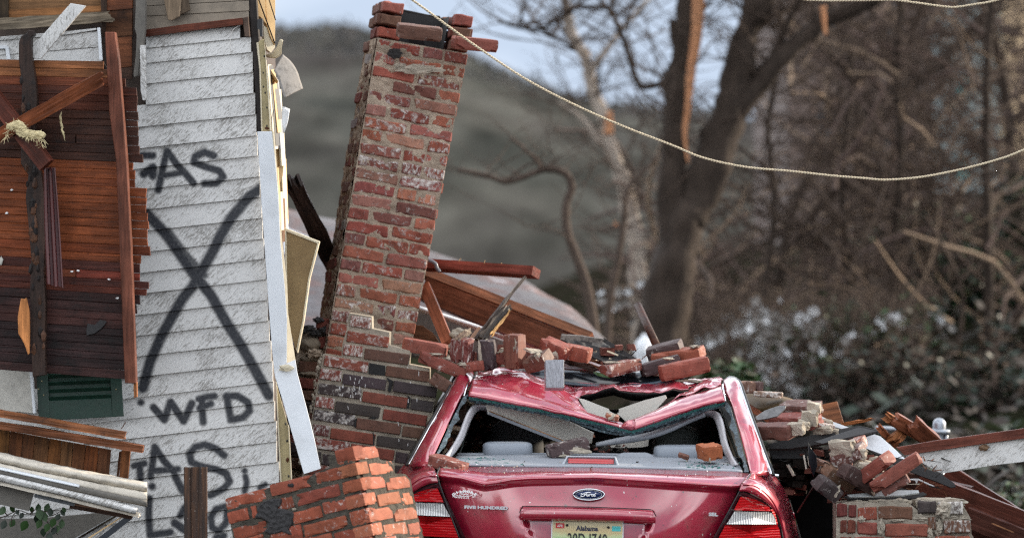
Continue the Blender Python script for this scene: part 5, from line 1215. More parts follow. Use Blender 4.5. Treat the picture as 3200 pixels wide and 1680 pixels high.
# ================================================================== the orange brick pier in front
def pier():
    rr = random.Random(12); Y0 = -1.45
    root = empty('brick_pier', P(1000, 1740, Y0), 'tilted corner pier of orange bricks with dark mortar in front of the car', 'brick pier')
    u = Vector((.862, -.448, .238)).normalized(); v = Vector((.462, .886, .035)); v = (v-u*v.dot(u)).normalized(); wv = v.cross(u)
    if wv.z < 0: wv = -wv
    corner = P(*B4(1745, 700), Y0)                  # a point on the corner edge between both faces
    nl = u.cross(wv).normalized(); nl = nl if nl.y < 0 else -nl          # left face normal
    nr = v.cross(wv).normalized(); nr = nr if nr.x > 0 else -nr
    cc = Vector((0, CAM_Y, CAM_Z))
    def hit(px, py, n, off=0.0):
        d = P(px, py, 0)-cc; t = (corner+n*off-cc).dot(n)/d.dot(n); return cc+d*t
    sgn = 1
    def put(face, x0, y0, x1, y1, c, hh=1.0):
        n = nl if face == 'L' else nr; ax = u if face == 'L' else v
        a = hit(*B4(x0, y0), n); b = hit(*B4(x1, y1), n); ctr = (a+b)/2; ln = abs((b-a).dot(ax))
        ay = -n
        m = axes(ax, ay, ax.cross(ay), ctr-n*(BD/2+rr.uniform(-.002, .003))) @ Matrix.Rotation(R(rr.uniform(-.8, .8)), 4, 'Y') @ Matrix.Diagonal((ln/BL, 1, hh*.98, 1))
        use_mesh('brick', rr.choice(BM_ORG), m, root, col(c, .20, rr.uniform(.05, .26), rr))
    O_SHADE = (.215, .058, .034); O_SHADE2 = (.25, .066, .037); O_LIT = (.33, .108, .060)  # right bricks paler, left darker: light and shade put into their colour
    Lrows = [[(1415, 280, 1640, 245)], [(1175, 560, 1675, 430)], [(630, 690, 1115, 590), (1500, 670, 1735, 620)], [(95, 870, 570, 735), (945, 810, 1470, 690), (1260, 920, 1755, 790)],
             [(120, 1020, 370, 985), (680, 880, 910, 830), (900, 1030, 1250, 950)], [(405, 960, 470, 945), (1030, 1180, 1555, 1070), (1590, 1030, 1800, 980)],
             [(180, 1220, 590, 1130), (870, 1200, 1010, 1170), (1400, 1290, 1850, 1160)], [(560, 1290, 1020, 1230), (190, 1360, 560, 1300), (1060, 1340, 1380, 1280)], [(200, 1480, 640, 1400), (700, 1400, 1180, 1320), (1250, 1440, 1850, 1330)]]
    for row in Lrows:
        for r4 in row: put('L', *r4, rr.choice((O_SHADE, O_SHADE2)))
    Rrows = [[(1645, 250, 1935, 240)], [(1672, 425, 1815, 425), (1835, 425, 2118, 425)], [(1735, 605, 2015, 605), (2030, 605, 2315, 605)], [(1760, 790, 1910, 795), (1925, 795, 2205, 795), (2220, 795, 2350, 790)],
             [(1815, 980, 2110, 982), (2125, 980, 2400, 978)], [(1850, 1155, 1985, 1158), (2005, 1158, 2290, 1160), (2305, 1155, 2445, 1150)], [(1880, 1330, 2170, 1330), (2185, 1330, 2460, 1330)], [(1910, 1500, 2050, 1500), (2070, 1500, 2340, 1500), (2360, 1500, 2500, 1500)]]
    for row in Rrows:
        for r4 in row: put('R', *r4, O_LIT)
    # mortar on both faces, outline follows the stepped top
    def sheet(face, outline, off):
        n = nl if face == 'L' else nr
        bm = bmesh.new(); f = [bm.verts.new(hit(*B4(x, y), n, off)) for x, y in outline]; fc = bm.faces.new(f)
        bmesh.ops.triangulate(bm, faces=bm.faces)
        for _ in range(5):
            es = [e for e in bm.edges if e.calc_length() > .014]
            if not es: break
            bmesh.ops.subdivide_edges(bm, edges=es, cuts=1); bmesh.ops.triangulate(bm, faces=bm.faces)
        for q in bm.verts:
            q.co += n*(noise.fractal(q.co*45, 1, 2, 4)*.0045+noise.noise(q.co*12)*.0035)
            # coal-dark patch of old cement smeared over the left face
        g = bmesh.ops.extrude_face_region(bm, geom=list(bm.faces)); 
        for e in g['geom']:
            if isinstance(e, bmesh.types.BMVert): e.co -= n*.16
        bmesh.ops.recalc_face_normals(bm, faces=bm.faces)
        from_bm('mortar', bm, M['mortar_dark'], root, None, False)
    sheet('L', [(90, 860), (570, 690), (640, 650), (1110, 530), (1180, 480), (1400, 400), (1415, 300), (1595, 200), (1635, 410), (1695, 600), (1715, 810), (1755, 990), (1805, 1170), (1855, 1500), (220, 1500), (170, 1180), (115, 960)], -.006)
    sheet('R', [(1685, 190), (1910, 190), (1945, 320), (2120, 370), (2130, 490), (2260, 500), (2318, 560), (2345, 720), (2400, 960), (2445, 1150), (2520, 1500), (1935, 1500), (1885, 1160), (1835, 980), (1795, 800), (1775, 590), (1715, 400)], -.006)
    # smeared patch over the bricks
    pts = [(470, 900), (540, 830), (620, 800), (720, 790), (770, 800), (760, 860), (680, 885), (720, 905), (800, 920), (870, 950), (930, 965), (910, 1030), (890, 1110), (850, 1170), (910, 1240), (840, 1230), (760, 1200), (690, 1225), (620, 1225), (540, 1200), (585, 1140), (590, 1080), (520, 1040), (450, 1040), (440, 1000), (470, 960)]
    bm = bmesh.new(); f = [bm.verts.new(hit(*B4(x, y), nl, .006)) for x, y in pts]; bm.faces.new(f); bmesh.ops.triangulate(bm, faces=bm.faces)
    for _ in range(5):
        es = [e for e in bm.edges if e.calc_length() > .010]
        if not es: break
        bmesh.ops.subdivide_edges(bm, edges=es, cuts=1); bmesh.ops.triangulate(bm, faces=bm.faces)
    for q in bm.verts:
        edge = q.is_boundary
        q.co += nl*((-.010 if edge else 0)+noise.fractal(q.co*60, 1, 2, 4)*.005)
    from_bm('cement_smear', bm, plain('coal grey cement', (.035, .033, .034), .85, .5, 60, .9), root, None, False)
    for q, (x, y, r) in enumerate(((895, 632, .012), (918, 920, .007))): lump('chip', hit(*B4(x, y), nl, .002), r, M['dark'] if q == 0 else M['mortar_new'], root, 2, .5, 9, q, (1.6, .4, .8))
    # the solid core
pier()
# ================================================================== the crushed car
car = empty('crushed_car', P(1845, 2100, 1.5), 'crushed crimson sedan with a caved-in roof and shattered rear window', 'car')
CXR = 1842.0
def mir(p):
    """the same point on the other flank: the car leans 1.6 degrees to the right"""
    a = R(1.55); x, y = p[0]-CXR, p[1]-1500; xr = x*math.cos(a)+y*math.sin(a); yr = -x*math.sin(a)+y*math.cos(a)
    xr = -xr; X = xr*math.cos(a)-yr*math.sin(a); Y2 = xr*math.sin(a)+yr*math.cos(a)
    X += 38*max(0, (1476-(1500+Y2))/300.0)       # this flank is pushed inwards towards the roof
    return (CXR+X, 1500+Y2)+tuple(p[2:])
def L3(pts): return [P(*p) for p in pts]
def both(fn): fn(lambda pts: pts); fn(lambda pts: [mir(p) for p in pts])
def crump(amp, fr=6.0, sd=0):
    def f(p):
        a = noise.noise(p*fr+Vector((sd, 0, 0))); b = noise.noise(p*fr+Vector((0, sd, 3))); r = .5-abs(noise.noise(p*fr*1.3+Vector((sd, 7, 0))))*1.6
        return p+Vector((0, a*amp*.6+r*amp*.5, b*amp*.5+r*amp*.8))
    return f
# ---- boot lid
def lid():
    def ln(pts): return resample([Vector((x, y, 0)) for x, y in pts], 90)
    rows = [(ln([(1372, 1452), (1471, 1457), (1660, 1459), (1860, 1460), (2080, 1466), (2293, 1472), (2346, 1478)]), .50),
            (ln([(1370, 1462), (1471, 1470), (1520, 1478), (1660, 1472), (1860, 1472), (2080, 1480), (2293, 1490), (2338, 1494)]), .22),
            (ln([(1368, 1478), (1440, 1484), (1480, 1494), (1513, 1504), (1550, 1500), (1600, 1490), (1660, 1486), (1860, 1483), (2090, 1498), (2250, 1509), (2318, 1513)]), .045),
            (ln([(1368, 1482), (1440, 1489), (1480, 1500), (1513, 1510), (1550, 1506), (1600, 1495), (1660, 1491), (1860, 1488), (2090, 1503), (2250, 1513), (2317, 1518)]), .030),
            (ln([(1369, 1490), (1440, 1497), (1513, 1517), (1600, 1503), (1660, 1499), (1860, 1496), (2090, 1511), (2250, 1521), (2314, 1525)]), .035),
            (ln([(1372, 1502), (1440, 1509), (1513, 1529), (1600, 1514), (1660, 1510), (1860, 1506), (2090, 1521), (2250, 1531), (2310, 1535)]), .062),
            (ln([(1374, 1508), (1440, 1515), (1513, 1532), (1600, 1520), (1660, 1516), (1860, 1512), (2090, 1527), (2250, 1537), (2308, 1540)]), .066)]
    bot = ln([(1445, 1700), (1600, 1703), (1860, 1706), (2080, 1712), (2222, 1716)])
    r6 = rows[-1][0]
    nf = 46
    V = []; n = 90
    def bend(i): t = (i/(n-1)-.5)*2; return .11*t*t*t*t+.03*t*t
    for r, Y in rows: V += [P(q.x, q.y, Y+bend(i)*(1 if Y < .2 else .3)) for i, q in enumerate(r)]
    x0, x1, y0 = 1632, 2044, 1622
    for j in range(1, nf+1):
        t = j/nf
        for i in range(n):
            q = r6[i].lerp(bot[i], t); Y = .066-.030*math.sin(t*1.6)+bend(i)
            inset = (q.y-1622)*.52
            yb = 1620+(q.x-1842)*.027
            a = min(max((q.x-(x0+inset))/6, 0), 1)*min(max(((x1-inset)-q.x)/6, 0), 1)*min(max((q.y-yb)/5, 0), 1)
            V.append(P(q.x, q.y, Y+.045*a))
    m = len(rows)+nf
    # lower edge runs down to the bumper, out of the picture
    last = V[-n:]
    for dz, dy in ((.05, .0), (.10, .015)): V += [v+Vector((0, dy, -dz)) for v in last]
    m += 2
    F = [(j*n+i, (j+1)*n+i, (j+1)*n+i+1, j*n+i+1) for j in range(m-1) for i in range(n-1)]
    c = P(1842, 1560, .06)
    o = obj('boot_lid', [v-c for v in V], F, M['paint'], car, Matrix.Translation(c), True)
    md = o.modifiers.new('thickness', 'SOLIDIFY'); md.thickness = .012; md.offset = -1
    # handle bar over the plate
    rows = []
    for dy, dY in ((0, .03), (6, .0), (22, -.006), (38, -.002), (44, .03)):
        rows.append(L3([(1624, 1590+dy*.6, .055), (1632, 1581+dy, .04+dY), (1735, 1582+dy, .022+dY), (1842, 1584+dy, .018+dY), (1950, 1588+dy, .022+dY), (2038, 1592+dy, .04+dY), (2049, 1602+dy*.6, .055)]))
    h = loft('handle_bar', [catmull(r, 5) for r in rows], 36, M['paint'], o, 2)
    loft('bar_seam', [L3([(1622, 1600, .03), (1632, 1578.5, .022), (1842, 1581, .012), (2040, 1589.5, .022), (2052, 1612, .03)]), L3([(1625, 1600, .03), (1634, 1581.5, .022), (1842, 1584, .012), (2038, 1592.5, .022), (2049, 1612, .03)])], 40, M['black'], o)
    return o
LID = lid()
def ford_script(c, sx, sz, w, mat, parent, name, Y, slant=.25):
    """flowing script of the oval badge, from strokes"""
    st = [[(-.62, .28), (-.72, .18), (-.66, .05), (-.5, .12), (-.42, .3), (-.3, .42), (0, .44), (.14, .4)], [(-.18, .42), (-.30, .05), (-.42, -.28), (-.58, -.38), (-.72, -.30), (-.66, -.16)], [(-.44, .02), (-.26, .06), (-.14, .02)],
          [(-.1, -.02), (-.2, -.18), (-.1, -.32), (.02, -.18), (-.06, -.02), (.04, -.06), (.12, .02)], [(.12, .04), (.06, -.16), (.02, -.34)], [(.08, -.12), (.18, .04), (.28, .04)], [(.46, .0), (.34, .02), (.26, -.18), (.34, -.32), (.46, -.18), (.56, .1), (.64, .36)], [(.5, -.1), (.46, -.28), (.56, -.32), (.66, -.2)]]
    b = Bag()
    for s in st:
        pts = catmull([Vector((x*sx+z*sx*slant*.3, 0, z*sz)) for x, z in s], 5); V, F = tube_data([c+p for p in pts], w, 5); b.add(V, F)
    return b.build(name, [mat], parent, True)
def text(name, body, c, size, mat, parent, sx=1.0, ext=.0015, bold=0.0, rot=0.0, shear=0.0, space=1.0, rx=90):
    cu = bpy.data.curves.new(name, 'FONT'); cu.body = body; cu.size = size; cu.extrude = ext; cu.offset = bold; cu.align_x = 'CENTER'; cu.align_y = 'CENTER'; cu.shear = shear; cu.space_character = space; cu.resolution_u = 3
    tmp = bpy.data.objects.new(name, cu); me = bpy.data.meshes.new_from_object(tmp); bpy.data.objects.remove(tmp); bpy.data.curves.remove(cu)
    me.materials.clear(); me.materials.append(mat)
    m = Matrix.Translation(c) @ Matrix.Rotation(R(rot), 4, 'Y') @ Matrix.Rotation(R(rx), 4, 'X') @ Matrix.Diagonal((sx, 1, 1, 1))
    return use_mesh(name, me, m, parent)
def disc(name, c, ra, rb, d, mat, parent, n=40, dome=.0):
    V = [c+Vector((0, -dome, 0))]; F = []
    for k in range(n): a = 2*math.pi*k/n; V.append(c+Vector((math.cos(a)*ra, 0, math.sin(a)*rb)))
    for k in range(n): a = 2*math.pi*k/n; V.append(c+Vector((math.cos(a)*ra*1.01, d, math.sin(a)*rb*1.01)))
    for k in range(n): F += [(0, 1+k, 1+(k+1) % n), (1+k, 1+n+k, 1+n+(k+1) % n, 1+(k+1) % n)]
    return obj(name, V, F, mat, parent, None, True)
def ring(name, c, ra, rb, w, mat, parent):
    pts = [c+Vector((math.cos(2*math.pi*k/48)*ra, 0, math.sin(2*math.pi*k/48)*rb)) for k in range(49)]; V, F = tube_data(pts, w, 6, False)
    return obj(name, V, F, mat, parent, None, True)
def badges():
    c = P(1840, 1544, .022)
    o = disc('oval_badge', c, .073, .0255, .02, M['badge_blue'], car, dome=.004)
    ring('badge_rim', c+Vector((0, -.002, 0)), .0745, .0265, .0042, M['chrome'], o); ring('badge_line', c+Vector((0, -.003, 0)), .063, .0205, .0008, M['badge_metal'], o)
    ford_script(c+Vector((0, -.006, 0)), .052, .024, .0028, M['badge_metal'], o, 'badge_script', 0)
    text('model_badge', 'FIVE HUNDRED', P(1519, 1585, .062), .020, M['badge_metal'], car, 1.52, .003, .0012, 1.6)
    text('trim_badge', 'SEL', P(2229, 1606, .095), .021, M['badge_metal'], car, 1.42, .003, .0012, 2.0)
    # dealer decal: two curved lines of lettering round a small oval
    def arc(word, cx, cy, R0, a0, a1, size, up, bold):
        for k, chx in enumerate(word):
            if chx == ' ': continue
            a = a0+(a1-a0)*k/(len(word)-1); t = R(a)
            x = cx+R0*math.sin(t); y = cy-(R0*math.cos(t) if up else -R0*math.cos(t))
            text('decal_letter', chx, P(x, y, .066), size, M['decal'], dec, 1.25 if up else 1.1, .0004, bold, a if up else -a)
    dec = empty('dealer_decal', P(1451, 1542, .07)); dec.parent = car; dec.matrix_basis = MW_KEYS[car.name].inverted() @ MW_KEYS[dec.name]
    arc('GILMORE', 1451.5, 1600, 66, -31, 31, .0165, True, .0011)
    arc('PRATTVILLE, AL', 1450, 1440, 114.5, -17, 17, .0098, False, .0006)
    ring('decal_ring', P(1451, 1542, .067), .044, .0122, .0016, M['decal'], dec); ford_script(P(1451, 1542.5, .067), .034, .0155, .0011, M['decal'], dec, 'decal_script', 0)
badges()
def plate():
    c = P(1835, 1681, .066); s = S(.066); wd, ht = 226*s, 113*s
    def rr_(a, b, r, y):
        pts = []
        for sx, sz, a0 in ((1, 1, 0), (-1, 1, 90), (-1, -1, 180), (1, -1, 270)):
            for k in range(6): t = R(a0+90*k/5); pts.append(Vector((sx*(a-r)+math.cos(t)*r, y, sz*(b-r)+math.sin(t)*r)))
        return pts
    mw = Matrix.Translation(c) @ Matrix.Rotation(R(1.6), 4, 'Y')
    f = rr_(wd/2, ht/2, .015, 0); b = rr_(wd/2, ht/2, .015, .003); n = len(f)
    o = obj('licence_plate', f+b, [tuple(range(n))]+[(i, i+n, (i+1) % n+n, (i+1) % n) for i in range(n)], M['plate_white'], car, mw)
    g = rr_(wd/2-.0055, ht/2-.0055, .012, -.0012); obj('plate_print', g, [tuple(range(n))], M['plate'], o, mw)
    def at(px, py, d=-.003): return mw @ Vector(((px-1835)*s, d, (1681-py)*s))
    text('state_name', 'Alabama', at(1834, 1650), .033, M['ink_navy'], o, .92, .0003, .0010, 1.6)
    text('plate_number', '20D J740', at(1835, 1685, -.004), .078, M['ink_black'], o, .62, .0012, .0006, 1.6, 0, 1.06)
    for px, py, m, w_, tx in ((1749, 1643, 'sticker_red', 27, 'APR'), (1925, 1648, 'sticker_teal', 27, None)):
        st = obj('sticker', [at(px-w_/2, py-8, -.0022), at(px+w_/2, py-8, -.0022), at(px+w_/2, py+8, -.0022), at(px-w_/2, py+8, -.0022)], [(0, 1, 2, 3)], M[m], o)
        if tx: text('sticker_text', tx, at(px, py+1, -.003), .0175, M['decal'], o, .85, .0002, .0003, 1.6)
    for px, py in ((1771, 1641), (1900, 1644)): disc('plate_bolt', at(px, py, -.006), .0065, .0065, .006, M['black'], o, 10, .002)
plate()
# ---- flanks: rear wings, lamps, pillars
def flank(f):
    A = [(2350, 1478, .50), (2334, 1494, .28), (2320, 1511, .12), (2352, 1516, .15), (2385, 1536, .20), (2414, 1570, .26), (2433, 1607, .32), (2444, 1640, .35), (2456, 1700, .38)]
    A2_ = [(2350, 1478, .50), (2338, 1492, .32), (2338, 1500, .24), (2365, 1504, .24), (2396, 1522, .29), (2424, 1556, .36), (2443, 1594, .42), (2454, 1634, .46), (2467, 1700, .5)]
    B = [(2362, 1476, .58), (2372, 1486, .62), (2384, 1496, .66), (2404, 1508, .72), (2424, 1530, .78), (2443, 1560, .85), (2458, 1598, .92), (2470, 1636, .98), (2484, 1700, 1.0)]
    C_ = [(2408, 1482, .95), (2420, 1490, 1.0), (2433, 1504, 1.05), (2446, 1524, 1.1), (2458, 1548, 1.15), (2469, 1580, 1.2), (2478, 1612, 1.25), (2487, 1645, 1.3), (2499, 1700, 1.3)]
    loft('rear_wing', [catmull(L3(f(q)), 4) for q in (A, A2_, B, C_)], 48, M['paint'], car, 5, .01, disp=crump(.004, 9))
    # brow under the wing's edge, over the lamp
    loft('lamp_brow', [catmull(L3(f([(2318, 1512, .12), (2352, 1517, .15), (2385, 1537, .20), (2414, 1571, .26), (2432, 1607, .32)])), 4), catmull(L3(f([(2310, 1533, .11), (2340, 1537, .14), (2376, 1556, .19), (2404, 1578, .25), (2424, 1600, .31)])), 4)], 30, M['paint'], car, 3, .006)
    # door side running forward
    side = lambda y0, y1: [P(*f([(2408+(y-1482)*.42, y, 1.0)])[0]) for y in (y0, y1)]
    c0 = L3(f(C_)); fw = [v+Vector((0, 3.1, 0)) for v in c0]; md = [v+Vector((.02 if f([(0, 0)])[0][0] == 0 else -.02, 1.4, 0)) for v in c0]
    loft('side_panel', [c0, md, fw], 20, M['paint'], car, 3, .008)
    # lamp
    TL = lambda x, y: (x, y, .125+.20*max(0, (x-2300)/130)**2 if x > 2300 else .125-.03*(2300-x)/100)
    def patch(name, pts, mat, lift, parent):
        q = [D3(*p) for p in pts]; q = [TL(*p) for p in q]; w3 = L3(f(q)); w3 = [v+Vector((0, -lift, 0)) for v in w3]
        cx = sum(w3, Vector())/len(w3); V = [cx]+w3+[v+Vector((0, .012, 0)) for v in w3]; n = len(w3)
        F = [(0, 1+i, 1+(i+1) % n) for i in range(n)]+[(1+i, 1+n+i, 1+n+(i+1) % n, 1+(i+1) % n) for i in range(n)]
        bm = bmesh.new(); vs_ = [bm.verts.new(v-cx) for v in V]
        for q_ in F: bm.faces.new([vs_[i] for i in q_])
        bmesh.ops.subdivide_edges(bm, edges=[e for e in bm.edges if vs_[0] in e.verts], cuts=3); bmesh.ops.recalc_face_normals(bm, faces=bm.faces)
        return from_bm(name, bm, mat, parent, Matrix.Translation(cx))
    lamp = patch('tail_lamp', [(805, 470), (950, 490), (1100, 545), (1250, 630), (1380, 720), (1475, 795), (1510, 880), (1560, 1000), (1610, 1180), (1660, 1480), (240, 1480), (420, 1150), (600, 830)], M['lens_dark'], 0.0, car)
    patch('red_lens', [(830, 548), (940, 560), (1080, 600), (1200, 650), (1300, 705), (1370, 745), (1395, 800), (1400, 832), (700, 812), (720, 760)], M['lens_red'], .006, lamp)
    patch('reversing_lens', [(705, 838), (1000, 845), (1360, 850), (1430, 870), (1480, 960), (1515, 1080), (1040, 1085), (555, 1080), (620, 980)], M['lens_clear'], .008, lamp)
    patch('red_lens', [(530, 1100), (1040, 1102), (1530, 1100), (1570, 1180), (1620, 1480), (340, 1480), (430, 1290)], M['lens_red'], .006, lamp)
    patch('lens_rim', [(1405, 800), (1465, 800), (1500, 900), (1540, 1085), (1520, 1085), (1485, 960), (1440, 868)], M['lens_red'], .004, lamp)
    # roof pillar: outer edge, crown, inner edge at the glass
    out_ = [(2272, 1182, 1.62), (2300, 1190, 1.45), (2318, 1236, 1.28), (2337, 1290, 1.12), (2356, 1342, .98), (2374, 1392, .86), (2392, 1440, .76), (2408, 1483, .72)]
    mid_ = [(2262, 1190, 1.55), (2285, 1215, 1.32), (2300, 1250, 1.16), (2317, 1300, 1.02), (2334, 1350, .88), (2350, 1400, .76), (2366, 1448, .64), (2376, 1484, .56)]
    inn_ = [(2252, 1212, 1.45), (2268, 1232, 1.26), (2284, 1258, 1.12), (2298, 1304, 1.00), (2312, 1352, .87), (2325, 1402, .75), (2338, 1450, .62), (2346, 1478, .52)]
    loft('roof_pillar', [catmull(L3(f(q)), 4) for q in (out_, mid_, inn_)], 34, M['paint'], car, 4, .012, disp=crump(.006, 7, 4))
    # chrome drip rail and the side glass beyond it
    gl = [(x+3, y, Y+.01) for x, y, Y in out_]
    tube('window_rail', catmull(L3(f(gl)), 4), .0075, M['chrome'], car, 6)
    tube('window_seal', catmull(L3(f([(x+10, y+2, Y+.05) for x, y, Y in out_])), 4), .009, M['black'], car, 6)
    g0 = L3(f([(x+2, y, Y+.06) for x, y, Y in out_])); g1 = [v+Vector(((.03 if f([(0, 0)])[0][0] == 0 else -.03), .55, 0)) for v in g0]
    loft('side_glass', [catmull(g0, 3), catmull(g1, 3)], 22, M['side_glass'], car, 3, .006)
    # slate glass edge with jagged remains
    strip = [(2256, 1254, 1.10), (2278, 1262, 1.06), (2294, 1310, .97), (2308, 1358, .85), (2321, 1408, .73), (2334, 1452, .60), (2340, 1474, .53)]
    rq = random.Random(5)
    a = catmull(L3(f(strip)), 8); s_ = 1 if f([(0, 0)])[0][0] == 0 else -1
    b = [v+Vector((-s_*(.020+.022*noise.noise(Vector((i*.17, 0, 2)))+.5*rq.uniform(0, .016)*(rq.random() < .5)), .012, 0)) for i, v in enumerate(a)]
    loft('glass_edge', [a, b], 49, M['frit'], car, 1, .004, smooth=False, raw=True)
    # inner pillar trim
    tr = [(2198, 1286, 1.14), (2222, 1284, 1.14), (2244, 1290, 1.10), (2256, 1312, 1.02), (2264, 1346, .96), (2272, 1384, .86), (2288, 1424, .74), (2304, 1452, .64)]
    ti = [(2196, 1300, 1.20), (2218, 1299, 1.2), (2232, 1306, 1.16), (2242, 1326, 1.08), (2250, 1356, 1.02), (2258, 1394, .92), (2274, 1432, .80), (2290, 1456, .70)]
    loft('pillar_trim', [catmull(L3(f(tr)), 4), catmull(L3(f(ti)), 4)], 30, plain('pale grey trim', (.46, .45, .47), .6, .1, 60), car, 3, .012)
both(flank)
tube('chrome_tip', PP(C2, [(1470, 890), (1500, 880), (1530, 885)], .80), .010, M['chrome'], car, 8)
tube('boot_seam', catmull(L3([(1376, 1452, .49), (1372, 1464, .24), (1366, 1480, .10), (1370, 1500, .10), (1374, 1512, .10), (1405, 1600, .10), (1440, 1690, .10)]), 4), .0042, M['black'], car, 6)
tube('boot_seam', catmull(L3([(2348, 1478, .49), (2336, 1494, .24), (2318, 1514, .13), (2314, 1524, .13), (2310, 1536, .13), (2270, 1610, .12), (2226, 1690, .11)]), 4), .0042, M['black'], car, 6)
# ---- crushed roof
def roof():
    rq = random.Random(3)
    lowL = [(1465, 1239, 1.06), (1530, 1250, 1.05), (1602, 1264, 1.04), (1690, 1280, 1.03), (1768, 1297, 1.02), (1886, 1324, 1.0), (1975, 1346, .98)]
    lipL = [(1465, 1230, 1.05), (1530, 1241, 1.035), (1602, 1255, 1.025), (1690, 1272, 1.015), (1768, 1289, 1.0), (1886, 1317, .985), (1972, 1338, .97)]
    creL = [(1472, 1208, 1.12), (1530, 1214, 1.11), (1600, 1227, 1.10), (1685, 1250, 1.09), (1760, 1272, 1.08), (1886, 1308, 1.05), (1952, 1324, 1.02)]
    edgL = [(1474, 1202, 1.18), (1530, 1207, 1.17), (1600, 1220, 1.16), (1685, 1244, 1.15), (1760, 1266, 1.13), (1870, 1300, 1.10), (1930, 1316, 1.06)]
    loft('roof_header', [L3(q) for q in (lowL, lipL, creL, edgL)], 60, M['paint'], car, 3, .006, disp=crump(.003, 12, 2))
    r2 = [(1478, 1190, 1.30), (1560, 1186, 1.32), (1640, 1200, 1.32), (1720, 1228, 1.28), (1800, 1262, 1.22), (1838, 1292, 1.16)]
    r3 = [(1482, 1178, 1.42), (1560, 1176, 1.44), (1640, 1184, 1.44), (1710, 1206, 1.40), (1775, 1228, 1.34), (1806, 1244, 1.28)]
    r4 = [(1488, 1164, 1.62), (1560, 1160, 1.66), (1640, 1166, 1.68), (1720, 1190, 1.62), (1780, 1212, 1.56), (1830, 1226, 1.5)]
    e1 = [(1474, 1203, 1.18), (1560, 1213, 1.165), (1640, 1232, 1.15), (1720, 1256, 1.14), (1800, 1280, 1.12), (1840, 1293, 1.10)]
    wav = lambda p: p+Vector((0, 0, .010*math.sin(p.x*16+p.y*9)*min(1, max(0, (p.y-1.15)*5))+.030*(.35-abs(noise.noise(p*5.5+Vector((3, 0, 0)))))*min(1, max(0, (p.y-1.15)*5))+.012*(.3-abs(noise.noise(p*13)))*min(1, max(0, (p.y-1.15)*5))))
    loft('roof_panel', [L3(q) for q in (e1, r2, r3, r4)], 90, M['paint'], car, 9, .004, disp=wav)
    # right half: broad rolled flange rising from the fold to the pillar
    lowR = [(1975, 1346, .98), (2020, 1331, 1.0), (2073, 1313, 1.01), (2135, 1291, 1.03), (2200, 1270, 1.05), (2264, 1256, 1.07)]
    lipR = [(1973, 1338, .965), (2018, 1323, .985), (2070, 1304, .995), (2130, 1283, 1.01), (2195, 1262, 1.03), (2262, 1246, 1.05)]
    creR = [(1984, 1314, 1.02), (2025, 1297, 1.05), (2073, 1280, 1.07), (2130, 1260, 1.09), (2200, 1240, 1.11), (2256, 1220, 1.14)]
    edgR = [(1960, 1316, 1.08), (2010, 1298, 1.12), (2045, 1283, 1.15), (2105, 1252, 1.18), (2190, 1226, 1.2), (2252, 1208, 1.24)]
    loft('roof_header', [L3(q) for q in (lowR, lipR, creR, edgR)], 50, M['paint'], car, 4, .006, disp=crump(.003, 12, 5))
    q1 = [(2042, 1289, 1.15), (2080, 1266, 1.18), (2124, 1240, 1.20), (2190, 1222, 1.22), (2252, 1206, 1.26)]
    q2 = [(2085, 1262, 1.22), (2110, 1246, 1.24), (2140, 1228, 1.28), (2195, 1206, 1.34), (2254, 1194, 1.40)]
    q3 = [(2124, 1236, 1.30), (2140, 1228, 1.34), (2160, 1214, 1.40), (2205, 1194, 1.50), (2258, 1184, 1.56)]
    loft('roof_panel', [L3(q) for q in (q1, q2, q3)], 70, M['paint'], car, 9, .004, disp=crump(.028, 8, 8))
    loft('fold_knuckle', [L3([(1948, 1322, 1.0), (1962, 1312, .98), (1980, 1312, .98), (1988, 1322, 1.0)]), L3([(1944, 1332, .965), (1960, 1328, .95), (1978, 1330, .95), (1984, 1336, .965)]), L3([(1966, 1342, .97), (1970, 1341, .96), (1976, 1343, .96), (1980, 1341, .97)])], 12, M['paint'], car, 4, .004)
    # torn front panel with a curling lip above the hole
    t0 = [(1795, 1240, 1.40), (1830, 1234, 1.38), (1866, 1225, 1.36), (1895, 1215, 1.35), (1917, 1210, 1.34), (1938, 1221, 1.36), (1975, 1227, 1.38), (2010, 1229, 1.38), (2066, 1227, 1.38), (2086, 1220, 1.38), (2104, 1215, 1.40), (2125, 1222, 1.42), (2151, 1223, 1.44)]
    t1 = [(1790, 1226, 1.52), (1830, 1222, 1.50), (1866, 1214, 1.48), (1895, 1208, 1.46), (1917, 1205, 1.46), (1938, 1212, 1.47), (1975, 1216, 1.49), (2010, 1217, 1.49), (2066, 1214, 1.49), (2086, 1208, 1.5), (2104, 1204, 1.5), (2125, 1208, 1.52), (2160, 1206, 1.55)]
    t2 = [(1700, 1196, 1.75), (1760, 1204, 1.74), (1830, 1208, 1.72), (1880, 1206, 1.70), (1917, 1203, 1.70), (1945, 1203, 1.70), (1975, 1203, 1.70), (2010, 1202, 1.70), (2066, 1198, 1.72), (2090, 1194, 1.72), (2120, 1190, 1.75), (2170, 1186, 1.8), (2235, 1184, 1.85)]
    loft('torn_panel', [L3(q) for q in (t0, t1, t2)], 90, M['paint'], car, 7, .005, disp=crump(.018, 9, 3))
    u = [(x, y+(14 if 0 < i < 12 else 2)+3*math.sin(i*2.2), Y+.10) for i, (x, y, Y) in enumerate(t0)]
    loft('torn_underside', [L3([(x, y+1, Y-.004) for x, y, Y in t0]), L3(u), L3([(x, y+8, Y+.3) for x, y, Y in u])], 60, M['dark'], car, 2, .003)
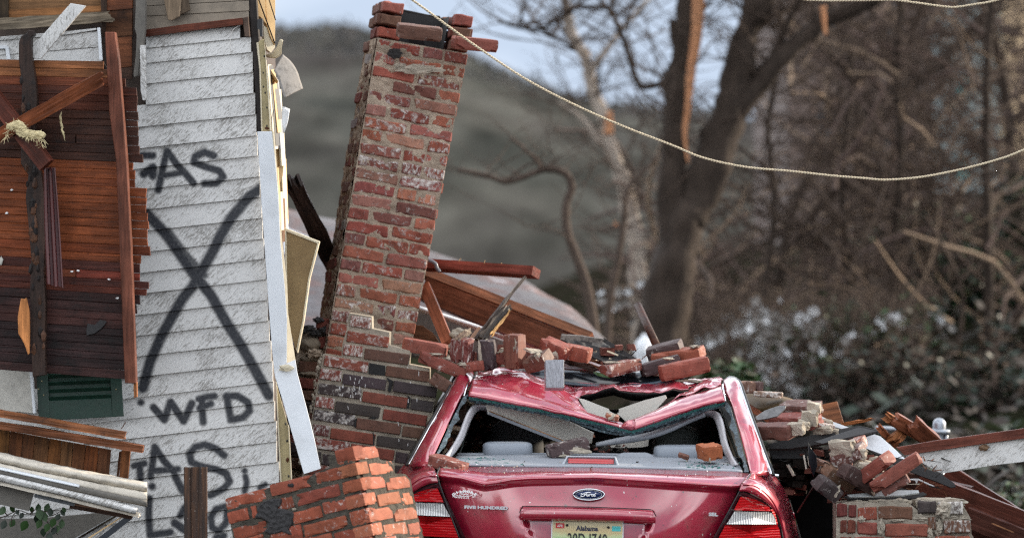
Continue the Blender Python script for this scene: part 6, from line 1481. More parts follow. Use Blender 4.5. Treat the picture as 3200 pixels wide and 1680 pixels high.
    # sun-roof frame and its black gasket, bowed under the bricks
    def bow(y0, Y): return [(1545, 1158+y0*.2, Y), (1620, 1170+y0*.4, Y), (1690, 1178+y0*.7, Y), (1760, 1190+y0, Y), (1850, 1198+y0, Y), (1940, 1200+y0, Y), (2020, 1194+y0, Y), (2090, 1182+y0, Y), (2140, 1174+y0*.6, Y)]
    loft('sunroof_frame', [catmull(L3(bow(-40, 2.05)), 4), catmull(L3(bow(-32, 1.85)), 4), catmull(L3(bow(-8, 1.76)), 4), catmull(L3(bow(9, 1.73)), 4)], 60, M['black_metal'], car, 3, .012)
    loft('sunroof_gasket', [catmull(L3(bow(3, 1.70)), 4), catmull(L3(bow(9, 1.69)), 4)], 60, plain('blue-black gasket', (.05, .075, .10), .15, .3, 20, .1), car, 2, .010)
    loft('roof_far', [L3([(1488, 1165, 1.62), (1700, 1196, 1.75), (1917, 1203, 1.72), (2120, 1190, 1.75), (2258, 1184, 1.56)]), L3([(1500, 1166, 2.4), (1700, 1200, 2.4), (1917, 1214, 2.4), (2120, 1198, 2.4), (2250, 1184, 2.4)]), L3([(1510, 1200, 3.3), (1700, 1220, 3.3), (1917, 1226, 3.3), (2120, 1216, 3.3), (2240, 1206, 3.3)])], 24, M['paint'], car, 4, .006, disp=crump(.02, 5, 1))
    # ditch strips beside the panel
    tube('roof_ditch', L3([(1490, 1163, 1.6), (1478, 1190, 1.3), (1468, 1236, 1.07)]), .006, M['black'], car, 6)
    tube('roof_ditch', L3([(1478, 1165, 1.6), (1462, 1195, 1.3), (1450, 1236, 1.07)]), .005, M['chrome'], car, 6)
    tube('roof_ditch', L3([(2262, 1186, 1.56), (2258, 1206, 1.26), (2266, 1252, 1.06)]), .006, M['chrome'], car, 6)
    # jagged slate glass edge hanging along the header
    for (e, n) in ((lowL, 60), (lowR, 46)):
        a = resample(L3(e), n); a = [v+Vector((0, -.004, -.001)) for v in a]
        b = [v+Vector((0, .014, -.016-.010*abs(noise.noise(Vector((i*.45, n, 2))))-rq.uniform(0, .007))) for i, v in enumerate(a)]
        loft('glass_edge', [a, b], n, M['frit'], car, 1, .004, smooth=False, raw=True)
        b2 = [v+Vector((0, .006, -.008-rq.uniform(0, .005))) for i, v in enumerate(a)]
        loft('glass_crust', [[v+Vector((0, -.005, .003)) for v in a], b2], n, M['shard'], car, 1, .004, smooth=False, raw=True)
    sag = [(1760, 1302, 1.05), (1830, 1334, 1.03), (1900, 1354, 1.02), (1960, 1360, 1.02), (2020, 1350, 1.03), (2090, 1328, 1.04), (2160, 1302, 1.05), (2220, 1278, 1.06)]
    a = catmull(L3(sag), 6); loft('glass_edge', [a, [v+Vector((0, .01, .012+rq.uniform(0, .014))) for v in a]], 43, M['frit'], car, 1, .006, smooth=False, raw=True)
roof()
# ---- cabin
def cabin():
    # headliner: folded boards inside the tear and under the header
    slab('headliner', [D4(520, 205), D4(610, 225), D4(980, 370), D4(990, 400), D4(1062, 440), D4(1075, 470), D4(880, 540), D4(660, 450), D4(590, 330)], Plane(1850, 1280, 1.30, 25, 10), .006, M['headliner'], car, None, lift=0)
    slab('headliner', [D4(1095, 440), D4(1130, 420), D4(1125, 370), D4(1510, 240), D4(1830, 160), D4(1850, 210), D4(1640, 440), D4(1560, 470), D4(1230, 560), D4(1190, 520)], Plane(2000, 1280, 1.28, -25, 10), .006, M['headliner'], car, None)
    slab('headliner', [C1(618, 345), C1(700, 350), C1(900, 390), C1(1100, 430), C1(1250, 470), C1(1440, 560), C1(1420, 640), C1(1230, 640), C1(1000, 552), C1(640, 415)], Plane(1680, 1320, 1.18, 8, -14), .01, M['headliner'], car, None)
    board('headliner_rim', P(*C1(636, 402), 1.14), P(*C1(1228, 636), 1.10), .016, .012, M['grey_plastic'], car, 30); board('headliner_core', P(*C1(648, 394), 1.135), P(*C1(1236, 628), 1.095), .004, .01, M['splinter'], car, 0, (.30, .15, .06, 1))
    a = L3([(1862, 1384, 1.12), (1945, 1366, 1.12), (2020, 1352, 1.12), (2090, 1330, 1.12), (2150, 1304, 1.14), (2200, 1284, 1.16)]); b = L3([(1862, 1394, 1.10), (1945, 1384, 1.10), (2020, 1372, 1.10), (2090, 1350, 1.10), (2150, 1322, 1.12), (2204, 1300, 1.14)])
    loft('headliner_roll', [catmull(a, 5), catmull([(p+q)/2+Vector((0, -.02, 0)) for p, q in zip(a, b)], 5), catmull(b, 5)], 30, M['grey_plastic'], car, 4, .008)
    slab('headliner', [D4(800, 920), D4(1590, 760), D4(1570, 930), D4(1480, 950), D4(1250, 960), D4(900, 955)], Plane(1930, 1395, 1.35, 0, 0), .01, M['headliner'], car, None)
    # parcel shelf
    sh = [L3([(1430, 1424, 1.0), (1660, 1420, 1.0), (1860, 1422, 1.0), (2080, 1428, 1.0), (2300, 1436, 1.0)]), L3([(1420, 1436, .75), (1660, 1436, .75), (1860, 1440, .75), (2080, 1446, .75), (2310, 1452, .75)]), L3([(1400, 1452, .53), (1660, 1457, .53), (1860, 1459, .53), (2080, 1464, .53), (2320, 1474, .53)])]
    loft('parcel_shelf', sh, 40, M['grey_plastic'], car, 4, .01)
    loft('shelf_step', [L3([(1430, 1416, 1.02), (1860, 1416, 1.02), (2300, 1428, 1.02)]), L3([(1430, 1426, 1.0), (1860, 1424, 1.0), (2300, 1438, 1.0)])], 20, M['grey_plastic'], car, 2, .01)
    slab('shelf_hump', [D4(1090, 1090), D4(1140, 1040), D4(1200, 1022), D4(1540, 1022), D4(1600, 1040), D4(1680, 1105), D4(1700, 1130), D4(1100, 1130)], Plane(1990, 1420, .95, 0, 20), .12, M['grey_plastic'], car, None, bev=.006)
    # high brake lamp
    hb = slab('brake_lamp', [D4(352, 1082), D4(1080, 1090), D4(1120, 1245), D4(255, 1235)], Plane(1840, 1440, .62, 0, 10), .08, M['grey_plastic'], car, None, bev=.004)
    slab('lamp_lens', [D4(362, 1108), D4(1052, 1125), D4(1056, 1198), D4(364, 1186)], Plane(1840, 1440, .62, 0, 10), .006, M['lens_red'], hb, None, lift=.004)
    for q in ([(340, 1085), (365, 1085), (290, 1235), (250, 1235)], [(1060, 1092), (1085, 1092), (1140, 1245), (1105, 1245)], [(335, 1078), (1085, 1086), (1085, 1102), (335, 1094)]): slab('lamp_rim', [D4(*p) for p in q], Plane(1840, 1440, .61, 0, 10), .02, plain('pale lamp rim', (.42, .46, .50), .4, .08), hb, None, lift=.008)
    def pillow(name, x0, y0, x1, y1, Y, mat, d=.10, pw=4):
        c = P((x0+x1)/2, (y0+y1)/2, Y); a = (x1-x0)/2*S(Y); b = (y1-y0)/2*S(Y); V, F = [], []; nu, nv = 28, 14
        for j in range(nv+1):
            ph = -math.pi/2+math.pi*j/nv
            for i in range(nu):
                th = 2*math.pi*i/nu; e = 2/pw
                sp = lambda w_, q: math.copysign(abs(w_)**q, w_)
                V.append(Vector((a*sp(math.cos(ph), e)*sp(math.cos(th), e), d*sp(math.cos(ph), .7)*sp(math.sin(th), .7), b*sp(math.sin(ph), e))))
        F = [(j*nu+i, j*nu+(i+1) % nu, (j+1)*nu+(i+1) % nu, (j+1)*nu+i) for j in range(nv) for i in range(nu)]
        return obj(name, V, F, mat, car, Matrix.Translation(c), True)
    pillow('rear_headrest', 1508, 1378, 1664, 1432, 1.05, M['grey_vinyl'], .07, 5); pillow('rear_headrest', 2042, 1388, 2200, 1444, 1.05, M['grey_vinyl'], .07, 5)
    pillow('front_seat', 1520, 1306, 1700, 1560, 1.95, plain('dark seat cloth', (.030, .030, .032), .9, .2, 60), .14, 3); pillow('front_seat', 2036, 1326, 2200, 1560, 1.95, plain('dark green seat', (.035, .042, .040), .7, .2, 40), .14, 3)
    # seat back, floor and closed nose keep the cabin dark
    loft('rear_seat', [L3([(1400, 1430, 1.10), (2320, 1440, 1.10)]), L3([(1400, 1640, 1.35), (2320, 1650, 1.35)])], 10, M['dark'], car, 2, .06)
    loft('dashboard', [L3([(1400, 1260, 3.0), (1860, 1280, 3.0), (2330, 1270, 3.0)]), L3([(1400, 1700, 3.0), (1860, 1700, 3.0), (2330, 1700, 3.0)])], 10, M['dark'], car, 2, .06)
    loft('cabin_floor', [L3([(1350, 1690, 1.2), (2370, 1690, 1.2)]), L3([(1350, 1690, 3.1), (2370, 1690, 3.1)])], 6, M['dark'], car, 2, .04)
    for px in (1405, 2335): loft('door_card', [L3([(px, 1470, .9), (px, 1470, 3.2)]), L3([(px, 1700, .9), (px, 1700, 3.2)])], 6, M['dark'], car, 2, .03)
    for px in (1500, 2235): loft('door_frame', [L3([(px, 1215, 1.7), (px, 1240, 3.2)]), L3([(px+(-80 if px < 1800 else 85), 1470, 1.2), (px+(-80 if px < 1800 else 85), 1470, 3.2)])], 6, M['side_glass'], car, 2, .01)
cabin()
# ---- bumper, wheels and nose, below and behind what the photograph shows
def lower():
    rows = []
    for z, dy in ((.60, .02), (.56, -.06), (.44, -.10), (.30, -.06), (.24, .04)):
        rows.append([Vector((.375+u*.93, dy+.22*abs(u)**4, z)) for u in [i/12-1 for i in range(25)]])
    loft('bumper', rows, 25, M['paint'], car, 3, .01)
    for sx in (-1, 1):
        for yy in (1.05, 3.9):
            V, F = [], []; prof = [(.20, -.11), (.30, -.11), (.335, -.07), (.34, 0), (.335, .07), (.30, .11), (.20, .11)]; n = 28
            for k in range(n):
                for r, d in prof: V.append(Vector((d, r*math.cos(2*math.pi*k/n), r*math.sin(2*math.pi*k/n))))
            m = len(prof)
            for k in range(n):
                for q in range(m-1): F.append((k*m+q, k*m+q+1, ((k+1) % n)*m+q+1, ((k+1) % n)*m+q))
            wh = obj('tyre', V, F, M['black'], car, Matrix.Translation(Vector((.375+sx*.80, yy, .34))), True)
            bm = bmesh.new(); bmesh.ops.create_cone(bm, cap_ends=True, segments=24, radius1=.205, radius2=.205, depth=.16); from_bm('rim', bm, M['galv'], wh, Matrix.Translation(Vector((.375+sx*.80, yy, .34))) @ Matrix.Rotation(R(90), 4, 'Y'))
    loft('bonnet', [[Vector((.375+u*.85, 3.2, .98)) for u in (-1, -.5, 0, .5, 1)], [Vector((.375+u*.86, 4.2, .92)) for u in (-1, -.5, 0, .5, 1)], [Vector((.375+u*.8, 4.9, .72)) for u in (-1, -.5, 0, .5, 1)], [Vector((.375+u*.75, 5.0, .3)) for u in (-1, -.5, 0, .5, 1)]], 16, M['paint'], car, 3, .01)
    loft('underbody', [[Vector((.375-.85, .1, .22)), Vector((.375+.85, .1, .22))], [Vector((.375-.85, 4.9, .22)), Vector((.375+.85, 4.9, .22))]], 4, M['black'], car, 1, .03)
    hm = slab('wing_mirror', [D3(1822, 880), D3(1860, 862), D3(1920, 870), D3(2010, 870), D3(2020, 990), D3(1970, 1010), D3(1890, 1000), D3(1840, 950)], Plane(2490, 1615, 2.6, 0), .09, M['paint'], car, None, bev=.012, smooth=True)
lower()
# leaf flecks, glass crumbs and grit on the paint, too small to pick apart
def crumbs():
    rq = random.Random(8); b = Bag()
    def chip(p, r, mi):
        a = rq.uniform(0, 6.28); u = Vector((math.cos(a), math.sin(a)*.6, rq.uniform(-.3, .3)))*r; v = Vector((-math.sin(a)*.6, math.cos(a)*.7, rq.uniform(.1, .7)))*r; wv = Vector((0, 0, r*.8))
        b.add([p-u-v, p+u-v*.6, p+u*.5+v, p-u*.8+v*.5, p+wv], [(0, 1, 4), (1, 2, 4), (2, 3, 4), (3, 0, 4), (3, 2, 1, 0)], mi)
    for k in range(70): x = rq.uniform(1395, 2300) if rq.random() < .4 else rq.gauss(1530, 90); Y = rq.uniform(.06, .48); t = (Y-.06)/.42; y = 1486+(x-1842)*.028-t*26; chip(P(x, y-2, Y), rq.uniform(.002, .006), rq.choice((0, 0, 1, 2)))
    for k in range(170): x = rq.gauss(1500, 55); Y = rq.uniform(.55, .8); chip(P(x, 1456-(Y-.53)*80, Y), rq.uniform(.006, .018), 3)
    for k in range(90): x = rq.gauss(2170, 60); Y = rq.uniform(.55, .8); chip(P(x, 1466-(Y-.53)*80, Y), rq.uniform(.005, .014), 3)
    for k in range(24): x = rq.uniform(1480, 2280); chip(P(x, 1452-rq.uniform(0, 12), .62), rq.uniform(.003, .007), rq.choice((0, 1, 3)))
    for k in range(46): x = rq.uniform(1860, 1960); chip(P(x, 1412-rq.uniform(0, 20), 1.1), rq.uniform(.005, .016), rq.choice((1, 1, 1, 4)))
    o = b.build('crumbs', [M['mortar_new'], plain('dark grit', (.03, .025, .02), .8, .4), M['decal'], M['shard'], plain('red grit', (.16, .05, .035), .8, .4)]); tag(o, 'crumbs of mortar and green window glass scattered on the boot and parcel shelf', 'debris', kind='stuff')
    for k, (x, y) in enumerate(((1705, 1511), (1812, 1500), (2044, 1515), (2195, 1516), (1914, 1580), (1668, 1600))):
        pass
crumbs()
# ================================================================== loose bricks and timbers, behind and on the car
GB = 'loose bricks'
def L1(name, c, pts, Y, label, color, dims=(1, 1, 1), rot=(0, 0, 0), mesh=None, crumb=None, cat='brick'):
    return lone(name, c, pts, Y, label, mesh or NB(len(label)), color, dims, rot, cat, GB, crumb)
def c4(c, a): return (*c, a)
lb = 'loose_brick'
L1(lb, B3, (965, 305), 1.55, 'red brick lying level on top of the cracked chimney base', c4(RED2, .05), (1.08, 1, 1.2), (-8, 4, 9))
L1(lb, B3, (1090, 430), 1.45, 'red brick sloping towards the car roof below the level brick', c4((.20, .058, .042), .1), (1.2, 1, 1.12), (0, 0, 22), None, [((-.05, -.02, .032), .018, (2.5, 1.6, .5)), ((.08, -.04, .035), .02, (1.4, 1, .7))])
L1(lb, B3, (1088, 560), 1.40, 'brown brick wedged between the chimney base and the car', c4(BROWN, .08), (.62, 1, 1.15), (0, 0, 32))
L1(lb, B3, (1228, 325), 1.48, 'upright glazed red brick standing on its end beside the leaning plank', c4((.165, .052, .045), .28), (.48, 1.0, 2.2), (-22, 12, 2), None, [((.02, -.02, .04), .022, (1.6, 1.5, .3))])
L1(lb, B3, (1315, 436), 1.44, 'small red brick end showing above the left roof corner', c4(RED, .08), (.45, 1, .85), (0, 5, -8))
L1(lb, B5, (665, 1075), 1.5, 'dark plum brick standing upright with pale mortar edges', c4((.060, .042, .046), .08), (.38, 1, 2.75), (-18, 4, -4), None, [((-.045, -.05, 0), .012, (.8, .6, 4.5)), ((.05, -.02, .0), .016, (.8, 1.4, 4))])
L1(lb, B5, (815, 1110), 1.56, 'short red brick tucked between the two upright bricks', c4(RED, .06), (.42, 1, 1.1), (-10, 0, 4), None, [((0, -.02, .03), .022, (1.2, 1, .5))])
L1(lb, B5, (925, 1045), 1.48, 'tall reddish brown brick standing upright above the car roof', c4((.17, .066, .046), .06), (.42, .9, 3.2), (-28, 3, 0), None, [((.055, -.02, .01), .02, (.7, 1.5, 2.4)), ((.03, -.05, -.05), .018, (1.4, .6, 1))])
L1(lb, B5, (1150, 1135), 1.42, 'brown brick tipped on its corner behind the roof edge', c4(BROWN, .1), (.62, 1.05, 1.35), (-34, 14, -28), None, [((.02, .0, .036), .03, (1.6, 1.2, .5)), ((.06, -.03, .02), .02, (1, 1, 1))])
L1(lb, B5, (1310, 1015), 1.62, 'red brick with a grey cement corner leaning on the big beam', c4(RED, .12), (.72, 1.1, 1.25), (-24, 16, 16), None, [((.05, -.05, -.012), .022, (.9, .35, 1))])
L1(lb, B6, (350, 855), 1.66, 'rough broken red brick half buried below the black shingles', c4((.23, .065, .04), .12), (.66, 1, 1.35), (-15, 8, 10), CB(3))
o = L1('grey_brick', B6, (108, 1085), 1.02, 'wet grey painted brick standing up out of the crushed roof', (1, 1, 1, 0), (.44, .60, 2.5), (6, -16, -1), brick_mesh('grey_brick', BL, BD, BH, M['grey_brick'], .002, .003, 77))
L1(lb, B6, (810, 1008), 1.70, 'reddish brick lying on the black sunroof frame', c4((.20, .066, .05), .3), (1.02, 1, 1.12), (38, 6, -8), None, [((-.05, .0, .032), .016, (3, 1, .5))])
L1(lb, B6, (1225, 985), 1.78, 'dark purple brick on the sunroof frame behind the front red one', c4((.065, .042, .042), .08), (.98, 1, 1.2), (14, 4, -15), None, [((-.02, -.03, -.036), .018, (3.5, .8, .5))])
L1(lb, B6, (1480, 1020), 1.64, 'bright red brick on the right end of the roof, front of the pile', c4((.24, .066, .045), .05), (1.22, 1.05, 1.5), (10, 4, -11), None, [((.02, -.02, -.046), .02, (4, 1.2, .4)), ((-.06, .0, .045), .014, (2, 1.4, .5))])
L1(lb, B6, (1280, 830), 1.92, 'dark brick on the very top of the pile over the roof', c4((.070, .044, .042), .1), (.88, 1.05, 1.35), (-16, 10, -17), None, [((.06, -.03, -.04), .014, (3, .8, .5))])
L1(lb, B6, (1420, 880), 1.86, 'red orange brick second from the top of the roof pile', c4((.25, .075, .045), .05), (1.3, 1.1, 1.15), (-22, 8, -11), None, [((.08, -.02, .034), .018, (1.6, 1.6, .5))])
L1(lb, C1, (340, 795), .40, 'brown red brick lying on the left corner of the boot lid', c4((.19, .062, .045), .18), (.92, 1.05, 1.0), (-30, 10, 10), None, [((.045, -.045, -.016), .020, (1.3, .7, .9)), ((-.05, -.03, -.03), .010, (3, 1, .4))])
L1(lb, C1, (1240, 668), .86, 'dark crusted brick lying inside the rear window opening', c4((.072, .048, .048), .22), (.98, 1.1, 1.15), (14, 6, -10), None, [((.04, -.05, -.018), .026, (2.6, .5, .55)), ((-.04, -.05, -.026), .014, (3, .5, .5))])
L1('half_brick', C2, (1005, 700), .74, 'scorched orange half brick on the right end of the parcel shelf', c4((.27, .082, .032), .02), (.48, 1.15, 1.28), (20, 10, -3), CB(2), [((-.05, -.04, -.02), .016, (.6, .6, 1))])
L1('brick_chip', C2, (812, 735), .80, 'burnt wooden looking brick chip leaning on the right headrest', c4((.14, .06, .04), .05), (.26, .3, .35), (10, 20, 22), CB(4))
L1('brick_chip', D4, (1030, 490), 1.02, 'charred brick chunk lying in the fold of the roof', c4((.26, .09, .05), .25), (.32, .5, .42), (8, 12, 14), CB(5), [((-.03, -.02, .0), .02, (1.2, .8, 1))])
# right of the car
L1(lb, C2, (1275, 215), 2.05, 'brown brick block perched right behind the car pillar', c4((.16, .085, .06), .2), (.40, 1, 1.15), (20, 0, 1))
L1(lb, C2, (1370, 210), 2.12, 'narrow dark brick beside the perched brown block', c4((.08, .045, .042), .1), (.20, 1, .95), (10, 0, 0))
L1(lb, C2, (1450, 270), 2.05, 'flat pale brick lying under the perched block', c4((.25, .15, .10), .45), (.72, 1, .55), (-6, 0, 3))
def chunk(name, label, c, Y, parts, lumps=()):
    """several bricks still mortared together: one thing, each brick a part"""
    x, y = parts[0][0]; root = empty(name, P(*c(x, y), Y), label, 'brick chunk', 'brick chunks')
    for k, (p, color, dims, rot, *dy) in enumerate(parts):
        m = Matrix.Translation(P(*c(*p), Y+(dy[0] if dy else 0))) @ Matrix.Rotation(R(rot[2]), 4, 'Y') @ Matrix.Rotation(R(rot[1]), 4, 'X') @ Matrix.Rotation(R(rot[0]), 4, 'Z') @ Matrix.Diagonal((*dims, 1))
        use_mesh('brick', BM_LOOSE[(k*5+len(label)) % 12], m, root, (*color[:3], color[3]+.05))
    for q, (p, r, sq, dy) in enumerate(lumps): block('mortar', P(*c(*p), Y+dy), r*1.9*sq[0], r*1.6*sq[1], r*1.7*sq[2], M['mortar_new'], root, (-30+q*7, 12, -10+q*9), .16, q+len(label))
chunk('brick_chunk', 'stack of three mortared bricks beside the right car pillar', C3, 1.15,
      [((300, 500), c4((.135, .055, .042), .1), (1.0, 1.2, 1.3), (-30, 10, -6)), ((480, 420), c4((.20, .055, .042), .1), (1.25, 1.2, 1.15), (-34, 12, -6), .18), ((520, 320), c4((.115, .055, .045), .15), (1.0, 1.2, 1.1), (-34, 14, -8), .3)],
      [((480, 480), .042, (1.15, .7, .9), -.05), ((590, 400), .035, (1.2, .8, 1.3), .05), ((620, 330), .035, (1, .8, 1.2), .15), ((540, 450), .03, (1.1, .7, .8), .0)])
chunk('brick_chunk', 'crumbled pale mortar chunk on the shingles below the three brick stack', C3, 1.3, [((700, 470), c4((.20, .085, .06), .5), (.45, .8, .8), (20, 5, 10))], [((690, 492), .035, (1.5, .8, .6), -.04), ((770, 500), .022, (1.6, .8, .6), -.02), ((730, 440), .022, (1.2, .8, 1), .03)])
chunk('brick_chunk', 'big pale mortar block with a brick end above the red slab', C3, .95, [((900, 690), c4((.12, .055, .045), .3), (.80, 1.2, 1.2), (-24, 10, -25)), ((950, 610), c4((.22, .07, .045), .35), (.50, 1.1, 1.0), (-20, 8, -20), .1)],
      [((850, 640), .050, (1.3, .7, 1.0), -.03), ((960, 680), .040, (1.4, .6, .8), -.05), ((1000, 770), .03, (1.4, .7, .8), -.02), ((1060, 760), .022, (1.6, .8, .7), 0)])
chunk('brick_chunk', 'two red bricks joined by a mortar bed tipped on their corner', C3, .80, [((1100, 800), c4((.19, .055, .04), .08), (1.0, 1.25, 1.25), (-32, -6, -36)), ((1275, 830), c4((.20, .060, .042), .08), (1.35, 1.2, 1.2), (-6, -4, -34), -.06), ((1270, 925), c4((.15, .058, .045), .15), (.70, 1, 1.0), (-6, -4, -30), -.04), ((980, 880), c4((.05, .028, .025), .02), (1.0, 1.1, 1.5), (25, 0, 30), .03)],
      [((1160, 850), .02, (3.0, .6, .6), -.06), ((1060, 770), .02, (2.6, .8, .6), -.02)])
L1(lb, C3, (725, 950), .78, 'dark brick with a split orange corner hanging above the black gap', c4((.055, .042, .042), .1), (.66, 1, 1.35), (30, 8, 40), CB(1), [((.05, -.04, .01), .016, (.8, .6, 1.4))])
L1(lb, C3, (818, 868), .95, 'brown brick leaning against the dark split one', c4((.15, .085, .055), .12), (.80, 1.05, 1.25), (24, 10, 36))
L1(lb, C3, (688, 785), 1.2, 'small brown brick end deep in the dark gap', c4((.13, .065, .045), .1), (.42, 1, 1.1), (20, 5, 20))

tag(slab('shade_sheet', [C3(262, 640), C3(640, 610), C3(760, 640), C3(820, 760), C3(900, 900), C3(880, 1060), C3(815, 1400), C3(540, 1400), C3(420, 1000), C3(300, 800)], Plane(2500, 1520, 1.75, 10, 0), .01, plain('shade sheet', (.006, .006, .006), .9, .4, 30, .3, Specular_IOR_Level=0.0), None, None), 'black shade sheet added to darken the deep gap between car and ruined pier', 'shade sheet')  # added black sheet standing in for the gap's deep shade
# ------------------------------------------------------------------ timbers and sheets
def BRD(lab, cat, *a, **k): return tag(board(*a, **k), lab, cat)
WR = (.20, .060, .030, 1); WRD = (.125, .036, .022, 1); WBR = (.155, .062, .032, 1)
BRD('charred black beam leaning between the house corner and the chimney', 'beam', 'charred_beam', P(912, 560, 1.9), P(1052, 850, 2.6), .088, .08, M['wood_char'], None, 0, (.035, .021, .016, .82), (.05, .02), 8, .006)
b = BRD('red brown timber with upright nails jutting right from the chimney', 'timber', 'nailed_timber', P(*B5(60, 230), 2.6), P(*B5(1128, 305), 2.25), .050, .085, M['wood'], None, -14, (.135, .036, .026, 1))
for x, y, t in ((402, 205, -8), (640, 226, -3), (808, 248, 3)):
    p = P(*B5(x, y), 2.36); tube('nail', [p, p+Vector((-.004*t/4, 0, .018))], .0014, M['ply'], b, 5); tube('nail', [p+Vector((-.004*t/4, 0, .016)), p+Vector((-.004*t/3, 0, .019))], .003, M['ply'], b, 6)
BRD('long grooved brown beam sloping down right behind the bricks', 'beam', 'fallen_beam', P(*B5(90, 470), 2.75), P(*B5(1640, 1090), 2.2), .125, .09, M['wood'], None, -8, (.145, .052, .028, 1), (0, 0), 8)
BRD('lighter top rail lying along the long grooved beam', 'board', 'beam_rail', P(*B5(60, 300), 2.85), P(*B5(1640, 920), 2.3), .052, .05, M['wood'], None, -30, (.19, .075, .036, 1), (0, 0), 8)
BRD('narrow leaning plank at the right foot of the chimney', 'plank', 'leaning_plank', P(*B5(80, 430), 2.2), P(*B5(300, 960), 1.75), .060, .025, M['wood'], None, 12, (.185, .058, .030, 1))
tag(slab('brown_board', [B5(-40, 790), B5(60, 800), B5(160, 870), B5(220, 955), B5(-40, 960)], Plane(1320, 1040, 2.5), .03, M['wood_dry'], None, (.10, .045, .022, 1)), 'dull brown board in the shade right of the chimney', 'board')
loft_o = loft('white_gutter', [L3([(1305, 955, 2.9), (1400, 985, 2.85), (1520, 1025, 2.7), (1640, 1062, 2.6), (1720, 1095, 2.5)]), L3([(1305, 962, 2.87), (1400, 993, 2.82), (1520, 1033, 2.67), (1640, 1070, 2.57), (1720, 1104, 2.47)]), L3([(1305, 972, 2.88), (1400, 1003, 2.83), (1520, 1042, 2.68), (1640, 1080, 2.58), (1720, 1114, 2.48)])], 20, M['white_metal'], None, 3, .006)
tag(loft_o, 'thin bright white gutter edge under the long brown beam', 'gutter')
tag(slab('grey_board', [(1290, 955), (1420, 1005), (1560, 1060), (1720, 1120), (1720, 1180), (1290, 1110)], Plane(1500, 1050, 3.1), .03, M['grey_board'], None, None), 'weathered grey board in the shadow behind the bricks', 'board')
BRD('long charred splinter pointing up to the nailed timber', 'splinter', 'charred_splinter', P(*B5(555, 945), 1.7), P(*B5(1030, 330), 2.1), .026, .02, M['wood_char'], None, 10, (.045, .030, .024, .85), (.02, .03), 8, .004, .55)
BRD('broken charred strip with a yellow torn edge', 'splinter', 'charred_splinter', P(*B5(600, 940), 1.66), P(*B5(900, 600), 1.95), .044, .02, M['wood_char'], None, -15, (.040, .028, .02, .82), (.03, .05), 8, .006, .6)
BRD('raw yellow splinter torn from the charred strip', 'splinter', 'wood_splinter', P(*B5(700, 900), 1.68), P(*B5(890, 650), 1.9), .016, .012, M['splinter'], None, 0, (.46, .27, .11, 1), (.03, .05), 6, .004, .5)
BRD('thin dark lath with a pale end beside the charred splinters', 'lath', 'lath', P(*B5(500, 950), 1.75), P(*B5(600, 822), 1.85), .022, .012, M['wood_char'], None, 0, (.10, .05, .03, .95), (.0, .006), 3)
tag(lump('mortar_block', P(*B5(400, 900), 1.75), .036, M['mortar_new'], None, 3, .5, 9, 3, (1.2, .8, 1.1)), 'pointed pale mortar block behind the upright glazed brick', 'mortar block')
tag(lump('mortar_block', P(*B5(303, 1112), 1.36), .010, M['mortar_new'], None, 2, .5, 9, 5, (1.3, 1, 1)), 'tiny pale mortar lump between the sloping and the upright brick', 'mortar lump')
tube_o = tube('electric_conduit', catmull(PP(B5, [(110, 190), (150, 200), (185, 225), (195, 260), (225, 300)], 2.35), 4), .010, plain('grey conduit', (.12, .13, .15), .35, .2), None, 8); tag(tube_o, 'grey bent conduit end behind the chimney edge', 'conduit')
# black shingled scrap on the roof pile
def shingles():
    root = empty('shingle_scrap', P(*B6(600, 900), 1.9), 'torn strip of glossy black roof shingles hanging over the pile', 'shingles')
    top = L3([(*B6(190, 665), 2.0), (*B6(350, 670), 2.05), (*B6(630, 710), 2.1), (*B6(1010, 955), 1.8)]); bot = L3([(*B6(175, 710), 1.95), (*B6(420, 830), 1.9), (*B6(640, 960), 1.8), (*B6(960, 960), 1.75)])
    loft('shingle_sheet', [top, [a.lerp(b, .35)+Vector((0, 0, .012)) for a, b in zip(top, bot)], [a.lerp(b, .7) for a, b in zip(top, bot)], bot], 26, M['shingle'], root, 4, .008, smooth=False, disp=lambda p: p+Vector((0, noise.noise(p*30)*.015, noise.noise(p*24+Vector((4, 0, 0)))*.014)))
    slab('shingle_edge', [B6(185, 660), B6(350, 665), B6(635, 705), B6(610, 750), B6(350, 720), B6(170, 712)], Plane(1800, 1060, 1.9, 0, -10), .012, plain('flecked shingle butt', (.22, .20, .18), .7, .9, 60, .5, .9), root, None)
    board('shingle_edge', P(*B6(630, 715), 1.95), P(*B6(1015, 960), 1.72), .020, .02, M['shingle'], root, 0, None)
    rq = random.Random(3)
    for k in range(9):
        x, y = rq.uniform(360, 820), 0; y = 730+(x-360)*.38+rq.uniform(-20, 60); board('torn_tab', P(*B6(x, y), 1.84), P(*B6(x+rq.uniform(60, 130), y+rq.uniform(20, 60)), 1.80), .008, .004, M['shingle'] if k % 2 else M['cream'], root, rq.uniform(-30, 30))
shingles()
BRD('orange brown board end showing under the black shingles', 'board', 'board_end', P(*B6(400, 960), 1.95), P(*B6(640, 980), 1.9), .04, .03, M['wood'], None, 0, (.22, .085, .04, 1))
BRD('short white plastic strip lying among the roof bricks', 'strip', 'white_strip', P(*B6(480, 948), 1.75), P(*B6(600, 990), 1.72), .010, .008, M['decal'], None, 0)
BRD('dark rotten lath along the front of the roof pile', 'lath', 'lath', P(*B6(215, 935), 1.85), P(*B6(570, 1030), 1.75), .026, .02, M['wood_char'], None, 0, (.05, .035, .028, .85), (.02, .02), 6, .005)
